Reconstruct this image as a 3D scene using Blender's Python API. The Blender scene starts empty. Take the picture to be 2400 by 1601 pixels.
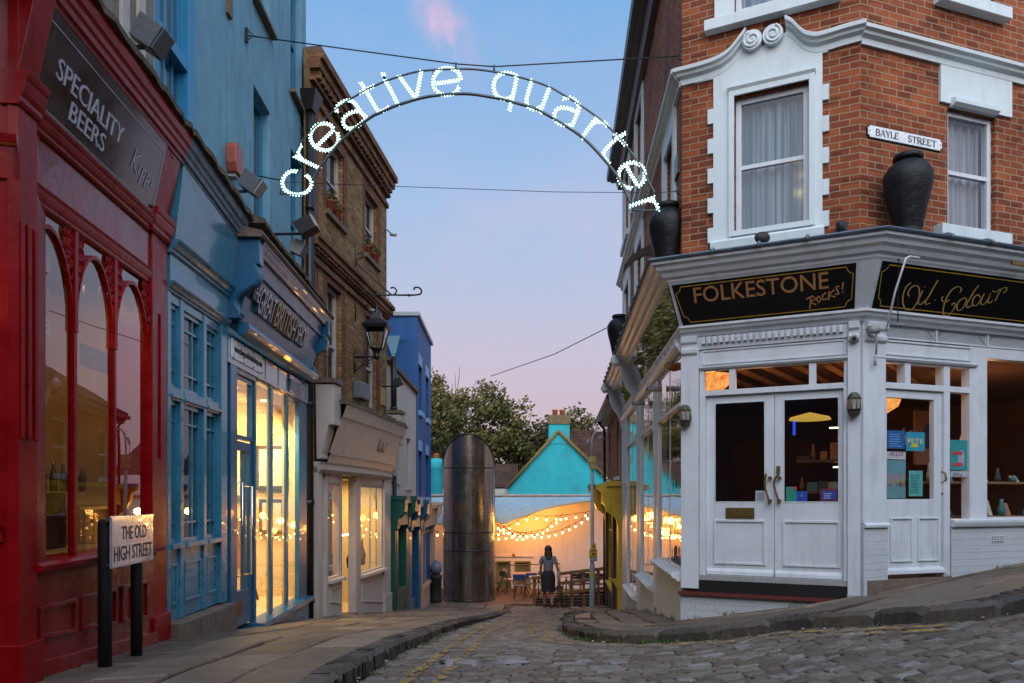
import bpy, bmesh, math, random
from mathutils import Vector, Matrix
sc = bpy.context.scene
R = math.radians
random.seed(7)
# ---------------------------------------------------------------- camera (eye at the origin, looking along +Y, horizon level)
F = 1800.0            # focal length measured on the 2400 px wide photograph
HX, HY = 1200.0, 1170.0
cd = bpy.data.cameras.new('camera'); cam = bpy.data.objects.new('camera', cd); sc.collection.objects.link(cam)
cam.location = (0, 0, 0); cam.rotation_euler = (R(90), 0, 0)
cd.sensor_width = 36.0; cd.lens = F / 2400 * 36; cd.shift_y = (HY - 800.5) / 2400
cd.clip_start = 0.05; cd.clip_end = 1000
sc.camera = cam
# ---------------------------------------------------------------- world: dusk sky, brighter towards the afterglow behind the camera
w = bpy.data.worlds.new('World'); sc.world = w; w.use_nodes = True
nt = w.node_tree; nd = nt.nodes; lk = nt.links
for n in list(nd): nd.remove(n)
def N(t, **k):
    n = nd.new(t)
    for a, b in k.items(): setattr(n, a, b)
    return n
tc = N('ShaderNodeTexCoord'); sp = N('ShaderNodeSeparateXYZ'); lk.new(tc.outputs['Generated'], sp.inputs[0])
ramp = N('ShaderNodeValToRGB'); lk.new(sp.outputs['Z'], ramp.inputs[0])
def lin(r, g, b):
    f = lambda c: (c / 255 / 12.92) if c / 255 <= .04045 else ((c / 255 + .055) / 1.055) ** 2.4
    return (f(r), f(g), f(b), 1)
stops = [(0.0, lin(165,148,168)), (.11, lin(184,164,186)), (.18, lin(184,172,198)), (.26, lin(170,178,208)), (.36, lin(150,178,216)), (.46, lin(134,172,218)), (.56, lin(112,164,216)), (1.0, lin(100,140,190))]
els = ramp.color_ramp.elements
els[0].position, els[0].color = stops[0]; els[1].position, els[1].color = stops[-1]
for p_, c_ in stops[1:-1]:
    e = els.new(p_); e.color = c_
# wisps of pink cloud
mp = N('ShaderNodeMapping'); mp.inputs['Scale'].default_value = (1.6, 1.0, 4.2); mp.inputs['Rotation'].default_value = (0, R(8), 0)
lk.new(tc.outputs['Generated'], mp.inputs[0])
no = N('ShaderNodeTexNoise'); no.inputs['Scale'].default_value = 3.1; no.inputs['Detail'].default_value = 6; no.inputs['Roughness'].default_value = .55
lk.new(mp.outputs[0], no.inputs[0])
cr = N('ShaderNodeValToRGB'); cr.color_ramp.elements[0].position = .5; cr.color_ramp.elements[1].position = .75
lk.new(no.outputs['Fac'], cr.inputs[0])
# one upright pink plume
def math_(op, a, b=None, c=None):
    m = N('ShaderNodeMath', operation=op)
    for i, v in enumerate((a, b, c)):
        if v is None: continue
        if isinstance(v, (int, float)): m.inputs[i].default_value = v
        else: lk.new(v, m.inputs[i])
    return m.outputs[0]
no2 = N('ShaderNodeTexNoise'); no2.inputs['Scale'].default_value = 7; no2.inputs['Detail'].default_value = 5
lk.new(tc.outputs['Generated'], no2.inputs[0])
wob = math_('MULTIPLY', math_('SUBTRACT', no2.outputs['Fac'], .5), .16)
lean = math_('MULTIPLY', math_('SUBTRACT', sp.outputs['Z'], .51), .45)
dx = math_('DIVIDE', math_('ADD', math_('ADD', math_('SUBTRACT', sp.outputs['X'], -.068), lean), wob), .026)
dz = math_('DIVIDE', math_('SUBTRACT', sp.outputs['Z'], .527), .036)
rr = math_('ADD', math_('MULTIPLY', dx, dx), math_('MULTIPLY', dz, dz))
plume = math_('MULTIPLY', math_('EXPONENT', math_('MULTIPLY', rr, -1.0)), math_('GREATER_THAN', sp.outputs['Y'], 0))
dx3 = math_('DIVIDE', math_('ADD', math_('SUBTRACT', sp.outputs['X'], .06), wob), .13)
dz3 = math_('DIVIDE', math_('ADD', math_('SUBTRACT', sp.outputs['Z'], .345), wob), .05)
rr3 = math_('ADD', math_('MULTIPLY', dx3, dx3), math_('MULTIPLY', dz3, dz3))
veil = math_('MULTIPLY', math_('EXPONENT', math_('MULTIPLY', rr3, -1.0)), no2.outputs['Fac'])
mp2 = N('ShaderNodeMapping'); mp2.inputs['Scale'].default_value = (30, 30, 9); mp2.inputs['Rotation'].default_value = (0, R(-16), 0); lk.new(tc.outputs['Generated'], mp2.inputs[0])
no3 = N('ShaderNodeTexNoise'); no3.inputs['Scale'].default_value = 1.0; no3.inputs['Detail'].default_value = 6; no3.inputs['Roughness'].default_value = .6; lk.new(mp2.outputs[0], no3.inputs[0])
wisp = math_('MAXIMUM', math_('MULTIPLY', math_('SUBTRACT', no3.outputs['Fac'], .36), 3.0), 0)
cf = math_('MINIMUM', math_('ADD', math_('ADD', math_('MULTIPLY', cr.outputs[0], .10), math_('MULTIPLY', math_('MULTIPLY', plume, wisp), 1.0)), math_('MULTIPLY', veil, .45)), 1.0)
mx = N('ShaderNodeMixRGB'); mx.inputs['Color2'].default_value = lin(226, 184, 206)
lk.new(cf, mx.inputs[0]); lk.new(ramp.outputs[0], mx.inputs[1])
# afterglow in the west, behind the camera
back = math_('MAXIMUM', math_('MULTIPLY', sp.outputs['Y'], -1.0), 0)
hi = math_('MAXIMUM', math_('SUBTRACT', sp.outputs['Z'], .62), 0)
gain = math_('ADD', 1.0, math_('MULTIPLY', hi, 2.2))
sky = N('ShaderNodeTexSky'); sky.sky_type = 'NISHITA'; sky.sun_disc = False; sky.sun_elevation = R(2); sky.sun_rotation = R(180)
b1 = N('ShaderNodeBackground'); lk.new(mx.outputs[0], b1.inputs[0]); lk.new(gain, b1.inputs[1])
b3 = N('ShaderNodeBackground'); b3.inputs[0].default_value = (.82, .79, .80, 1); lk.new(math_('MULTIPLY', back, 2.3), b3.inputs[1])
b2 = N('ShaderNodeBackground'); lk.new(sky.outputs[0], b2.inputs[0]); b2.inputs[1].default_value = .05
ad = N('ShaderNodeAddShader'); ad0 = N('ShaderNodeAddShader'); lk.new(b1.outputs[0], ad0.inputs[0]); lk.new(b3.outputs[0], ad0.inputs[1]); lk.new(ad0.outputs[0], ad.inputs[0]); lk.new(b2.outputs[0], ad.inputs[1])
wo = N('ShaderNodeOutputWorld'); lk.new(ad.outputs[0], wo.inputs[0])
# the soft last light of the western sky
sd = bpy.data.lights.new('sun', 'SUN'); sd.energy = 1.3; sd.angle = R(60); sd.color = (.96, .96, .98)
so = bpy.data.objects.new('sun', sd); sc.collection.objects.link(so); so.rotation_euler = (R(48), 0, R(10))
sc.view_settings.view_transform = 'Standard'; sc.view_settings.look = 'None'; sc.view_settings.gamma = 1.0
sc.view_settings.exposure = 0.08
sc.render.engine = 'CYCLES'
try:
    sc.cycles.use_denoising = True; sc.cycles.denoiser = 'OPENIMAGEDENOISE'
except Exception: pass
sc.cycles.max_bounces = 8; sc.cycles.transparent_max_bounces = 16; sc.cycles.sample_clamp_indirect = 6; sc.cycles.caustics_reflective = False; sc.cycles.caustics_refractive = False

# ---------------------------------------------------------------- mesh helpers
COL = sc.collection
class MB:
    "collects faces; build() links them as ONE mesh object"
    def __init__(self): self.f = []          # (pts, uvs, smooth)
    def face(self, pts, uvs=None, smooth=False):
        pts = [Vector(p) for p in pts]
        if uvs is None: uvs = [(p.x + p.y * .7, p.z) for p in pts]
        self.f.append((pts, uvs, smooth)); return self
    def hexa(self, p, uv=None):             # p: 8 points, bottom 0-3 then top 4-7
        for q in ((0,3,2,1),(4,5,6,7),(0,1,5,4),(1,2,6,5),(2,3,7,6),(3,0,4,7)):
            self.face([p[i] for i in q], [uv[i] for i in q] if uv else None)
        return self
    def box(self, x0, x1, y0, y1, z0, z1):
        return self.hexa([(x0,y0,z0),(x1,y0,z0),(x1,y1,z0),(x0,y1,z0),(x0,y0,z1),(x1,y0,z1),(x1,y1,z1),(x0,y1,z1)])
    def tube(self, pts, r, n=8, cap=True, smooth=True):
        pts = [Vector(p) for p in pts]; rs = r if isinstance(r, (list, tuple)) else [r] * len(pts)
        rings = []; up = None
        for i, p in enumerate(pts):
            d = (pts[min(i+1, len(pts)-1)] - pts[max(i-1, 0)]).normalized()
            if up is None:
                a = Vector((0,0,1)) if abs(d.z) < .9 else Vector((1,0,0)); up = d.cross(a).normalized()
            up = (up - d * up.dot(d)).normalized(); v = d.cross(up)
            rings.append([p + (up * math.cos(2*math.pi*k/n) + v * math.sin(2*math.pi*k/n)) * rs[i] for k in range(n)])
        for a, b in zip(rings, rings[1:]):
            for k in range(n): self.face([a[k], a[(k+1)%n], b[(k+1)%n], b[k]], None, smooth)
        if cap:
            self.face(rings[0][::-1]); self.face(rings[-1])
        return self
    def lathe(self, c, prof, n=20, a0=0, a1=2*math.pi):     # prof: (r, z)
        c = Vector(c); full = abs(a1 - a0 - 2*math.pi) < 1e-6
        for (r0, z0), (r1, z1) in zip(prof, prof[1:]):
            for k in range(n):
                t0 = a0 + (a1-a0)*k/n; t1 = a0 + (a1-a0)*(k+1)/n
                q = [c + Vector((r0*math.cos(t0), r0*math.sin(t0), z0)), c + Vector((r0*math.cos(t1), r0*math.sin(t1), z0)),
                     c + Vector((r1*math.cos(t1), r1*math.sin(t1), z1)), c + Vector((r1*math.cos(t0), r1*math.sin(t0), z1))]
                if r0 < 1e-6: q = [q[0], q[2], q[3]]
                elif r1 < 1e-6: q = [q[0], q[1], q[2]]
                self.face(q, None, True)
        return self
    def ball(self, c, r, n=8, m=6, sx=1, sy=1, sz=1):
        c = Vector(c)
        P = lambda i, j: c + Vector((r*sx*math.sin(math.pi*i/m)*math.cos(2*math.pi*j/n), r*sy*math.sin(math.pi*i/m)*math.sin(2*math.pi*j/n), r*sz*math.cos(math.pi*i/m)))
        for i in range(m):
            for j in range(n):
                q = [P(i,j), P(i+1,j), P(i+1,j+1), P(i,j+1)]
                if i == 0: q = [q[0], q[1], q[2]]
                elif i == m-1: q = [q[0], q[1], q[3]]
                self.face(q, None, True)
        return self
    def build(self, name, mat, parent=None, bevel=0, weld=True):
        o0 = root_loc(parent) if parent else Vector((0,0,0))
        vs = []; fs = []; uv = []; sm = []
        key = {}
        for pts, us, s in self.f:
            idx = []
            for p in pts:
                k = (round(p.x, 4), round(p.y, 4), round(p.z, 4))
                if weld:
                    if k not in key: key[k] = len(vs); vs.append(p - o0)
                    idx.append(key[k])
                else: idx.append(len(vs)); vs.append(p - o0)
            if len(set(idx)) < 3: continue
            if len(set(idx)) < len(idx):
                ii = []; uu = []
                for a, b in zip(idx, us):
                    if a not in ii: ii.append(a); uu.append(b)
                idx, us = ii, uu
            fs.append(idx); uv.extend(us); sm.append(s)
        me = bpy.data.meshes.new(name); me.from_pydata(vs, [], fs)
        ul = me.uv_layers.new(name='UVMap')
        if len(me.loops) == len(uv):
            ul.data.foreach_set('uv', [c for u in uv for c in (u[0], u[1])])
        me.polygons.foreach_set('use_smooth', sm)
        if weld:
            bm = bmesh.new(); bm.from_mesh(me); bmesh.ops.recalc_face_normals(bm, faces=bm.faces); bm.to_mesh(me); bm.free()
        me.materials.append(mat); me.update()
        o = bpy.data.objects.new(name, me); COL.objects.link(o)
        if parent: o.parent = parent
        if bevel:
            m = o.modifiers.new('bevel', 'BEVEL'); m.width = bevel; m.segments = 2; m.limit_method = 'ANGLE'; m.angle_limit = R(40)
        return o
def root_loc(o):
    while o.parent: o = o.parent
    return Vector(o.location)
def tag(o, label, cat=None, group=None, kind=None):
    if label: o['label'] = label
    if cat: o['category'] = cat
    if group: o['group'] = group
    if kind: o['kind'] = kind
    return o
def thing(name, label, cat, loc=(0,0,0), group=None):
    o = bpy.data.objects.new(name, None); COL.objects.link(o); o.location = loc; o.empty_display_size = .2
    return tag(o, label, cat, group)
def copy_tree(o, loc, label=None, rotz=None):
    c = o.copy(); COL.objects.link(c); c.location = loc
    if label: c['label'] = label
    if rotz is not None: c.rotation_euler = (0, 0, rotz)
    def rec(a, b):
        for ch in a.children:
            d = ch.copy(); COL.objects.link(d); d.parent = b; rec(ch, d)
    rec(o, c); return c
def pix(px, py, Y):                         # the point at depth Y seen at a pixel of the photograph
    return Vector(((px - HX) / F * Y, Y, (HY - py) / F * Y))

class Face:
    "a facade plane: s runs along it, off out of it towards the street, z up"
    def __init__(self, P0, d, out):
        L = math.hypot(*d); self.P = P0; self.d = (d[0]/L, d[1]/L); L = math.hypot(*out); self.n = (out[0]/L, out[1]/L)
    def s(self, px, off=0):
        t = (px - HX) / F; x0 = self.P[0] + self.n[0]*off; y0 = self.P[1] + self.n[1]*off
        return (t*y0 - x0) / (self.d[0] - t*self.d[1])
    def w(self, s, off, z): return Vector((self.P[0] + self.d[0]*s + self.n[0]*off, self.P[1] + self.d[1]*s + self.n[1]*off, z))
    def z(self, px, py, off=0):
        return (HY - py) / F * self.w(self.s(px, off), off, 0).y
    def oz(self, px, py, s):                # pixel -> (off, z) on the cross plane at s
        t = (px - HX) / F; b = self.w(s, 0, 0); off = (t*b.y - b.x) / (self.n[0] - t*self.n[1])
        return off, (HY - py) / F * self.w(s, off, 0).y
    def box(self, m, s0, s1, o0, o1, z0, z1, dz=0):   # dz: extra drop of z at s1 (sloping base)
        c = [(s0,o0,z0),(s1,o0,z0+dz),(s1,o1,z0+dz),(s0,o1,z0),(s0,o0,z1),(s1,o0,z1),(s1,o1,z1),(s0,o1,z1)]
        m.hexa([self.w(*q) for q in c], [(q[0]+q[1], q[2]) for q in c]); return m
    def hex8(self, m, c):
        m.hexa([self.w(*q) for q in c], [(q[0]+q[1], q[2]) for q in c]); return m
    def prism(self, m, prof, s0, s1, m0=0, m1=0, smooth=False):  # profile (off, z) swept along s; m0/m1: mitre factor
        a = [self.w(s0 - m0*o, o, z) for o, z in prof]; b = [self.w(s1 + m1*o, o, z) for o, z in prof]
        L = 0
        for i in range(len(prof)):
            j = (i+1) % len(prof); l = math.hypot(prof[j][0]-prof[i][0], prof[j][1]-prof[i][1])
            m.face([a[i], b[i], b[j], a[j]], [(s0, L), (s1, L), (s1, L+l), (s0, L+l)], smooth); L += l
        m.face(a[::-1], [(o, z) for o, z in prof][::-1]); m.face(b, [(o, z) for o, z in prof])
        return m
    def slab(self, m, poly, o0, o1):        # polygon (s, z) extruded from o0 to o1
        n = len(poly)
        m.face([self.w(s, o1, z) for s, z in poly], poly); m.face([self.w(s, o0, z) for s, z in poly][::-1], poly[::-1])
        for i in range(n):
            (a, b), (c, d) = poly[i], poly[(i+1) % n]
            m.face([self.w(a,o0,b), self.w(c,o0,d), self.w(c,o1,d), self.w(a,o1,b)], [(a,b),(c,d),(c,d+.05),(a,b+.05)])
        return m
    def side(self, m, poly, s0, s1):        # polygon (off, z) extruded along s
        return self.prism(m, poly, s0, s1)
    def frame(self, m, s0, s1, z0, z1, wd, o0, o1, wb=None, wt=None):
        wb = wd if wb is None else wb; wt = wd if wt is None else wt
        self.box(m, s0, s0+wd, o0, o1, z0, z1); self.box(m, s1-wd, s1, o0, o1, z0, z1)
        self.box(m, s0+wd, s1-wd, o0, o1-.002, z0, z0+wb); self.box(m, s0+wd, s1-wd, o0, o1-.002, z1-wt, z1); return m
    def quad(self, m, s0, s1, z0, z1, off):
        c = [(s0,z0),(s1,z0),(s1,z1),(s0,z1)]
        m.face([self.w(a, off, b) for a, b in c], c); return m
    def wall(self, m, s0, s1, z0f, z1f, holes, off=0, depth=.12, th=.3):
        "front skin with rectangular holes and reveals; z0f/z1f may be numbers or functions of s"
        f0 = z0f if callable(z0f) else (lambda s: z0f); f1 = z1f if callable(z1f) else (lambda s: z1f)
        ss = sorted({s0, s1, *[h[0] for h in holes], *[h[1] for h in holes]}); ss = [s for s in ss if s0 <= s <= s1]
        for a, b in zip(ss, ss[1:]):
            hs = sorted([h for h in holes if h[0] < (a+b)/2 < h[1]], key=lambda h: h[2])
            za, zb = f0(a), f0(b)
            for h in hs + [None]:
                ta, tb = (h[2], h[2]) if h else (f1(a), f1(b))
                if min(ta - za, tb - zb) > .001 or max(ta - za, tb - zb) > .001:
                    c = [(a,za),(b,zb),(b,tb),(a,ta)]
                    m.face([self.w(x, off, y) for x, y in c], c)
                if h: za = zb = h[3]
        for h in holes:
            a, b, z0, z1 = h[:4]; dp = h[4] if len(h) > 4 else depth
            for c in (((a,0,z0),(a,-dp,z0),(a,-dp,z1),(a,0,z1)), ((b,0,z0),(b,-dp,z0),(b,-dp,z1),(b,0,z1)),
                      ((a,0,z0),(b,0,z0),(b,-dp,z0),(a,-dp,z0)), ((a,0,z1),(b,0,z1),(b,-dp,z1),(a,-dp,z1))):
                m.face([self.w(x, off+y, z) for x, y, z in c], [(x-y, z) for x, y, z in c])
        return m
    def text(self, txt, fn, size_h, s_start, s_end, z0, th=.01, bold=0):
        "flat letters, box-fitted to s_start..s_end, base z0, height size_h, mapped through fn(s, off, z)"
        cu = bpy.data.curves.new('t', 'FONT'); cu.body = txt; cu.size = 1; cu.extrude = 0; cu.offset = bold; cu.resolution_u = 3
        ob = bpy.data.objects.new('t', cu); COL.objects.link(ob)
        dg = bpy.context.evaluated_depsgraph_get(); me = bpy.data.meshes.new_from_object(ob.evaluated_get(dg))
        bpy.data.objects.remove(ob); bpy.data.curves.remove(cu)
        xs = [v.co.x for v in me.vertices]; ys = [v.co.y for v in me.vertices]
        x0, x1, y0, y1 = min(xs), max(xs), min(ys), max(ys)
        k = (s_end - s_start) / (x1 - x0); ky = size_h / (y1 - y0)
        P = [(s_start + (v.co.x - x0)*k, z0 + (v.co.y - y0)*ky) for v in me.vertices]
        m = MB(); polys = [list(p.vertices) for p in me.polygons]
        cnt = {}
        for q in polys:
            for a, b in zip(q, q[1:] + q[:1]): cnt[(a, b)] = 1
            m.face([fn(P[i][0], th, P[i][1]) for i in q], [P[i] for i in q])
        for a, b in cnt:
            if (b, a) not in cnt:
                m.face([fn(P[a][0], 0, P[a][1]), fn(P[b][0], 0, P[b][1]), fn(P[b][0], th, P[b][1]), fn(P[a][0], th, P[a][1])])
        bpy.data.meshes.remove(me); return m
def strokes(m, lines, fn, th, wd, thin=None):
    "ribbon lettering: lines = list of polylines (u, v); width wd, or thin->wd by stroke angle for calligraphy"
    for pl in lines:
        pl = [Vector((a, b)) for a, b in pl]
        L = []; Rr = []
        for i, p in enumerate(pl):
            d = (pl[min(i+1, len(pl)-1)] - pl[max(i-1, 0)]); d = d.normalized() if d.length > 1e-9 else Vector((1,0))
            nrm = Vector((-d.y, d.x)); h = wd/2
            if thin is not None: h = (thin + (wd - thin) * max(0, abs(d.y) * (1 if d.y < .25 else .8))) / 2
            L.append(p + nrm*h); Rr.append(p - nrm*h)
        for i in range(len(pl)-1):
            m.face([fn(q.x, th, q.y) for q in (L[i], Rr[i], Rr[i+1], L[i+1])])
    return m
def spline(pts, n=6, closed=False):         # Catmull-Rom
    P = [Vector(p) for p in pts]; out = []
    m = len(P)
    for i in range(m if closed else m-1):
        a, b, c, d = (P[(i-1)%m], P[i], P[(i+1)%m], P[(i+2)%m]) if closed else (P[max(i-1,0)], P[i], P[i+1], P[min(i+2,m-1)])
        for k in range(n):
            t = k/n; out.append(.5*((2*b) + (c-a)*t + (2*a-5*b+4*c-d)*t*t + (3*b-a-3*c+d)*t**3))
    if not closed: out.append(P[-1])
    return out

# ---------------------------------------------------------------- materials
def newmat(name):
    m = bpy.data.materials.new(name); m.use_nodes = True; t = m.node_tree; b = t.nodes['Principled BSDF']; return m, t, b
def mnode(t, ty, **k):
    n = t.nodes.new(ty)
    for a, b in k.items(): setattr(n, a, b)
    return n
def noise(t, scale, detail=4, rough=.6, co='Object', sc3=None):
    c = mnode(t, 'ShaderNodeTexCoord'); n = mnode(t, 'ShaderNodeTexNoise'); n.inputs['Scale'].default_value = scale
    n.inputs['Detail'].default_value = detail; n.inputs['Roughness'].default_value = rough
    if sc3:
        mp = mnode(t, 'ShaderNodeMapping'); mp.inputs['Scale'].default_value = sc3
        t.links.new(c.outputs[co], mp.inputs[0]); t.links.new(mp.outputs[0], n.inputs[0])
    else: t.links.new(c.outputs[co], n.inputs[0])
    return n
def rampn(t, src, p0, c0, p1, c1):
    r = mnode(t, 'ShaderNodeValToRGB'); e = r.color_ramp.elements; e[0].position, e[0].color = p0, (*c0, 1); e[1].position, e[1].color = p1, (*c1, 1)
    t.links.new(src, r.inputs[0]); return r
def bump(t, b, src, strength, dist=.01, prev=None):
    n = mnode(t, 'ShaderNodeBump'); n.inputs['Strength'].default_value = strength; n.inputs['Distance'].default_value = dist
    t.links.new(src, n.inputs['Height'])
    if prev: t.links.new(prev.outputs[0], n.inputs['Normal'])
    t.links.new(n.outputs[0], b.inputs['Normal']); return n
def mixc(t, fac, a, b, mode='MIX'):
    m = mnode(t, 'ShaderNodeMixRGB', blend_type=mode)
    for i, v in enumerate((fac, a, b)):
        if hasattr(v, 'links'): t.links.new(v, m.inputs[i])
        elif isinstance(v, (int, float)): m.inputs[i].default_value = v
        else: m.inputs[i].default_value = (*v[:3], 1)
    return m.outputs[0]
def sc_(c, k): return tuple(min(1, x*k) for x in c)
def paint(name, c, rough=.35, var=.12, dirt=.25, bmp=.12, scale=6, streak=True, spec=.5, dirtc=(.06,.05,.04), coat=0):
    m, t, b = newmat(name)
    n1 = noise(t, scale, 5, .6); n2 = noise(t, 2.2, 6, .65, sc3=(3, 3, .45) if streak else None)
    r1 = rampn(t, n1.outputs['Fac'], .3, sc_(c, 1-var), .75, sc_(c, 1+var))
    r2 = rampn(t, n2.outputs['Fac'], .52, (0,0,0), .78, (dirt,)*3)
    t.links.new(mixc(t, r2.outputs[0], r1.outputs[0], dirtc), b.inputs['Base Color'])
    rr_ = rampn(t, n1.outputs['Fac'], .2, (max(0, rough-.08),)*3, .8, (rough+.14,)*3)
    t.links.new(rr_.outputs[0], b.inputs['Roughness']); b.inputs['Specular IOR Level'].default_value = spec
    b.inputs['Coat Weight'].default_value = coat
    n3 = noise(t, 60, 3, .6); b0 = mnode(t, 'ShaderNodeBump'); b0.inputs['Strength'].default_value = bmp; b0.inputs['Distance'].default_value = .004
    t.links.new(n3.outputs['Fac'], b0.inputs['Height']); bump(t, b, n1.outputs['Fac'], bmp, .02, b0)
    return m
def plain(name, c, rough=.5, metal=0, spec=.5):
    m, t, b = newmat(name); b.inputs['Base Color'].default_value = (*c, 1); b.inputs['Roughness'].default_value = rough
    b.inputs['Metallic'].default_value = metal; b.inputs['Specular IOR Level'].default_value = spec
    n = noise(t, 25, 3); r = rampn(t, n.outputs['Fac'], .3, sc_(c, .85), .7, sc_(c, 1.15)); t.links.new(r.outputs[0], b.inputs['Base Color'])
    return m
def emit(name, c, s):
    m, t, b = newmat(name); b.inputs['Base Color'].default_value = (*sc_(c, .5), 1); b.inputs['Emission Color'].default_value = (*c, 1)
    b.inputs['Emission Strength'].default_value = s; return m
def glass(name, tint=(.85,.88,.88), f0=.06, rough=.015, wav=.02, ws=3, pw=4.6):
    m, t, b = newmat(name); t.nodes.remove(b); out = t.nodes['Material Output']
    lw = mnode(t, 'ShaderNodeLayerWeight'); lw.inputs['Blend'].default_value = .5
    p = mnode(t, 'ShaderNodeMath', operation='POWER'); t.links.new(lw.outputs['Facing'], p.inputs[0]); p.inputs[1].default_value = pw
    q = mnode(t, 'ShaderNodeMath', operation='MULTIPLY_ADD'); t.links.new(p.outputs[0], q.inputs[0]); q.inputs[1].default_value = 1-f0; q.inputs[2].default_value = f0
    tr = mnode(t, 'ShaderNodeBsdfTransparent'); tr.inputs[0].default_value = (*tint, 1)
    gl = mnode(t, 'ShaderNodeBsdfGlossy'); gl.inputs['Roughness'].default_value = rough; gl.inputs['Color'].default_value = (.95,.95,.95,1)
    n = noise(t, ws, 2, .4); bp = mnode(t, 'ShaderNodeBump'); bp.inputs['Strength'].default_value = wav; bp.inputs['Distance'].default_value = .05
    t.links.new(n.outputs['Fac'], bp.inputs['Height']); t.links.new(bp.outputs[0], gl.inputs['Normal'])
    mx = mnode(t, 'ShaderNodeMixShader'); t.links.new(q.outputs[0], mx.inputs[0]); t.links.new(tr.outputs[0], mx.inputs[1]); t.links.new(gl.outputs[0], mx.inputs[2])
    t.links.new(mx.outputs[0], out.inputs[0]); return m
def brick(name, c1, c2, mortar, bw=.225, rh=.075, ms=.007, dark=.5, offx=.5, pale=0, burnt=.8):
    m, t, b = newmat(name)
    uv = mnode(t, 'ShaderNodeUVMap'); uv.uv_map = 'UVMap'
    nz = noise(t, 5, 3, .6, 'UV'); 
    ad = mnode(t, 'ShaderNodeVectorMath', operation='MULTIPLY_ADD'); t.links.new(nz.outputs['Color'], ad.inputs[0]); ad.inputs[1].default_value = (.012,.008,0); t.links.new(uv.outputs[0], ad.inputs[2])
    k = mnode(t, 'ShaderNodeTexBrick'); k.offset = offx; t.links.new(ad.outputs[0], k.inputs['Vector'])
    k.inputs['Scale'].default_value = 1; k.inputs['Brick Width'].default_value = bw; k.inputs['Row Height'].default_value = rh
    k.inputs['Mortar Size'].default_value = ms; k.inputs['Mortar Smooth'].default_value = .3; k.inputs['Bias'].default_value = 0
    k.inputs['Color1'].default_value = (*c1, 1); k.inputs['Color2'].default_value = (*c2, 1); k.inputs['Mortar'].default_value = (*mortar, 1)
    k2 = mnode(t, 'ShaderNodeTexBrick'); k2.offset = offx; t.links.new(ad.outputs[0], k2.inputs['Vector'])      # a second random tone per brick
    k2.inputs['Scale'].default_value = 1; k2.inputs['Brick Width'].default_value = bw; k2.inputs['Row Height'].default_value = rh; k2.inputs['Mortar Size'].default_value = 0
    k2.inputs['Color1'].default_value = (0,0,0,1); k2.inputs['Color2'].default_value = (1,1,1,1); k2.inputs['Bias'].default_value = 0
    n1 = noise(t, 1.3, 5, .6, 'UV'); n2 = noise(t, 40, 4, .7, 'UV')
    dk = rampn(t, n1.outputs['Fac'], .35, (dark,)*3, .65, (1,1,1))
    c = mixc(t, .75, k.outputs['Color'], dk.outputs[0], 'MULTIPLY')
    fine = rampn(t, n2.outputs['Fac'], .3, (.72,)*3, .7, (1.0,)*3); c = mixc(t, 1, c, fine.outputs[0], 'MULTIPLY')
    # scattered burnt and pale bricks (cell = one brick)
    vo = mnode(t, 'ShaderNodeTexVoronoi'); vo.inputs['Scale'].default_value = 1; vm = mnode(t, 'ShaderNodeMapping'); vm.inputs['Scale'].default_value = (1/bw*1.0, 1/rh*1.0, 1)
    t.links.new(uv.outputs[0], vm.inputs[0]); t.links.new(vm.outputs[0], vo.inputs['Vector']); vo.inputs['Randomness'].default_value = .15
    sv = mnode(t, 'ShaderNodeSeparateXYZ'); t.links.new(vo.outputs['Color'], sv.inputs[0])
    bt = rampn(t, sv.outputs[0], .0, (.45,)*3, .35, (1,1,1)); c = mixc(t, k.outputs['Fac'], mixc(t, burnt, c, bt.outputs[0], 'MULTIPLY'), c)
    if pale:
        n4 = noise(t, 1.7, 6, .75, 'UV', (1, .35, 1)); pr = rampn(t, n4.outputs['Fac'], .66, (0,0,0), .76, (pale,)*3)
        c = mixc(t, pr.outputs[0], c, (.5,.42,.38))
    t.links.new(c, b.inputs['Base Color']); b.inputs['Roughness'].default_value = .85; b.inputs['Specular IOR Level'].default_value = .25
    inv = mnode(t, 'ShaderNodeMath', operation='SUBTRACT'); inv.inputs[0].default_value = 1; t.links.new(k.outputs['Fac'], inv.inputs[1])
    b0 = mnode(t, 'ShaderNodeBump'); b0.inputs['Strength'].default_value = .8; b0.inputs['Distance'].default_value = .006; t.links.new(inv.outputs[0], b0.inputs['Height'])
    bump(t, b, n2.outputs['Fac'], .4, .004, b0); return m
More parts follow.
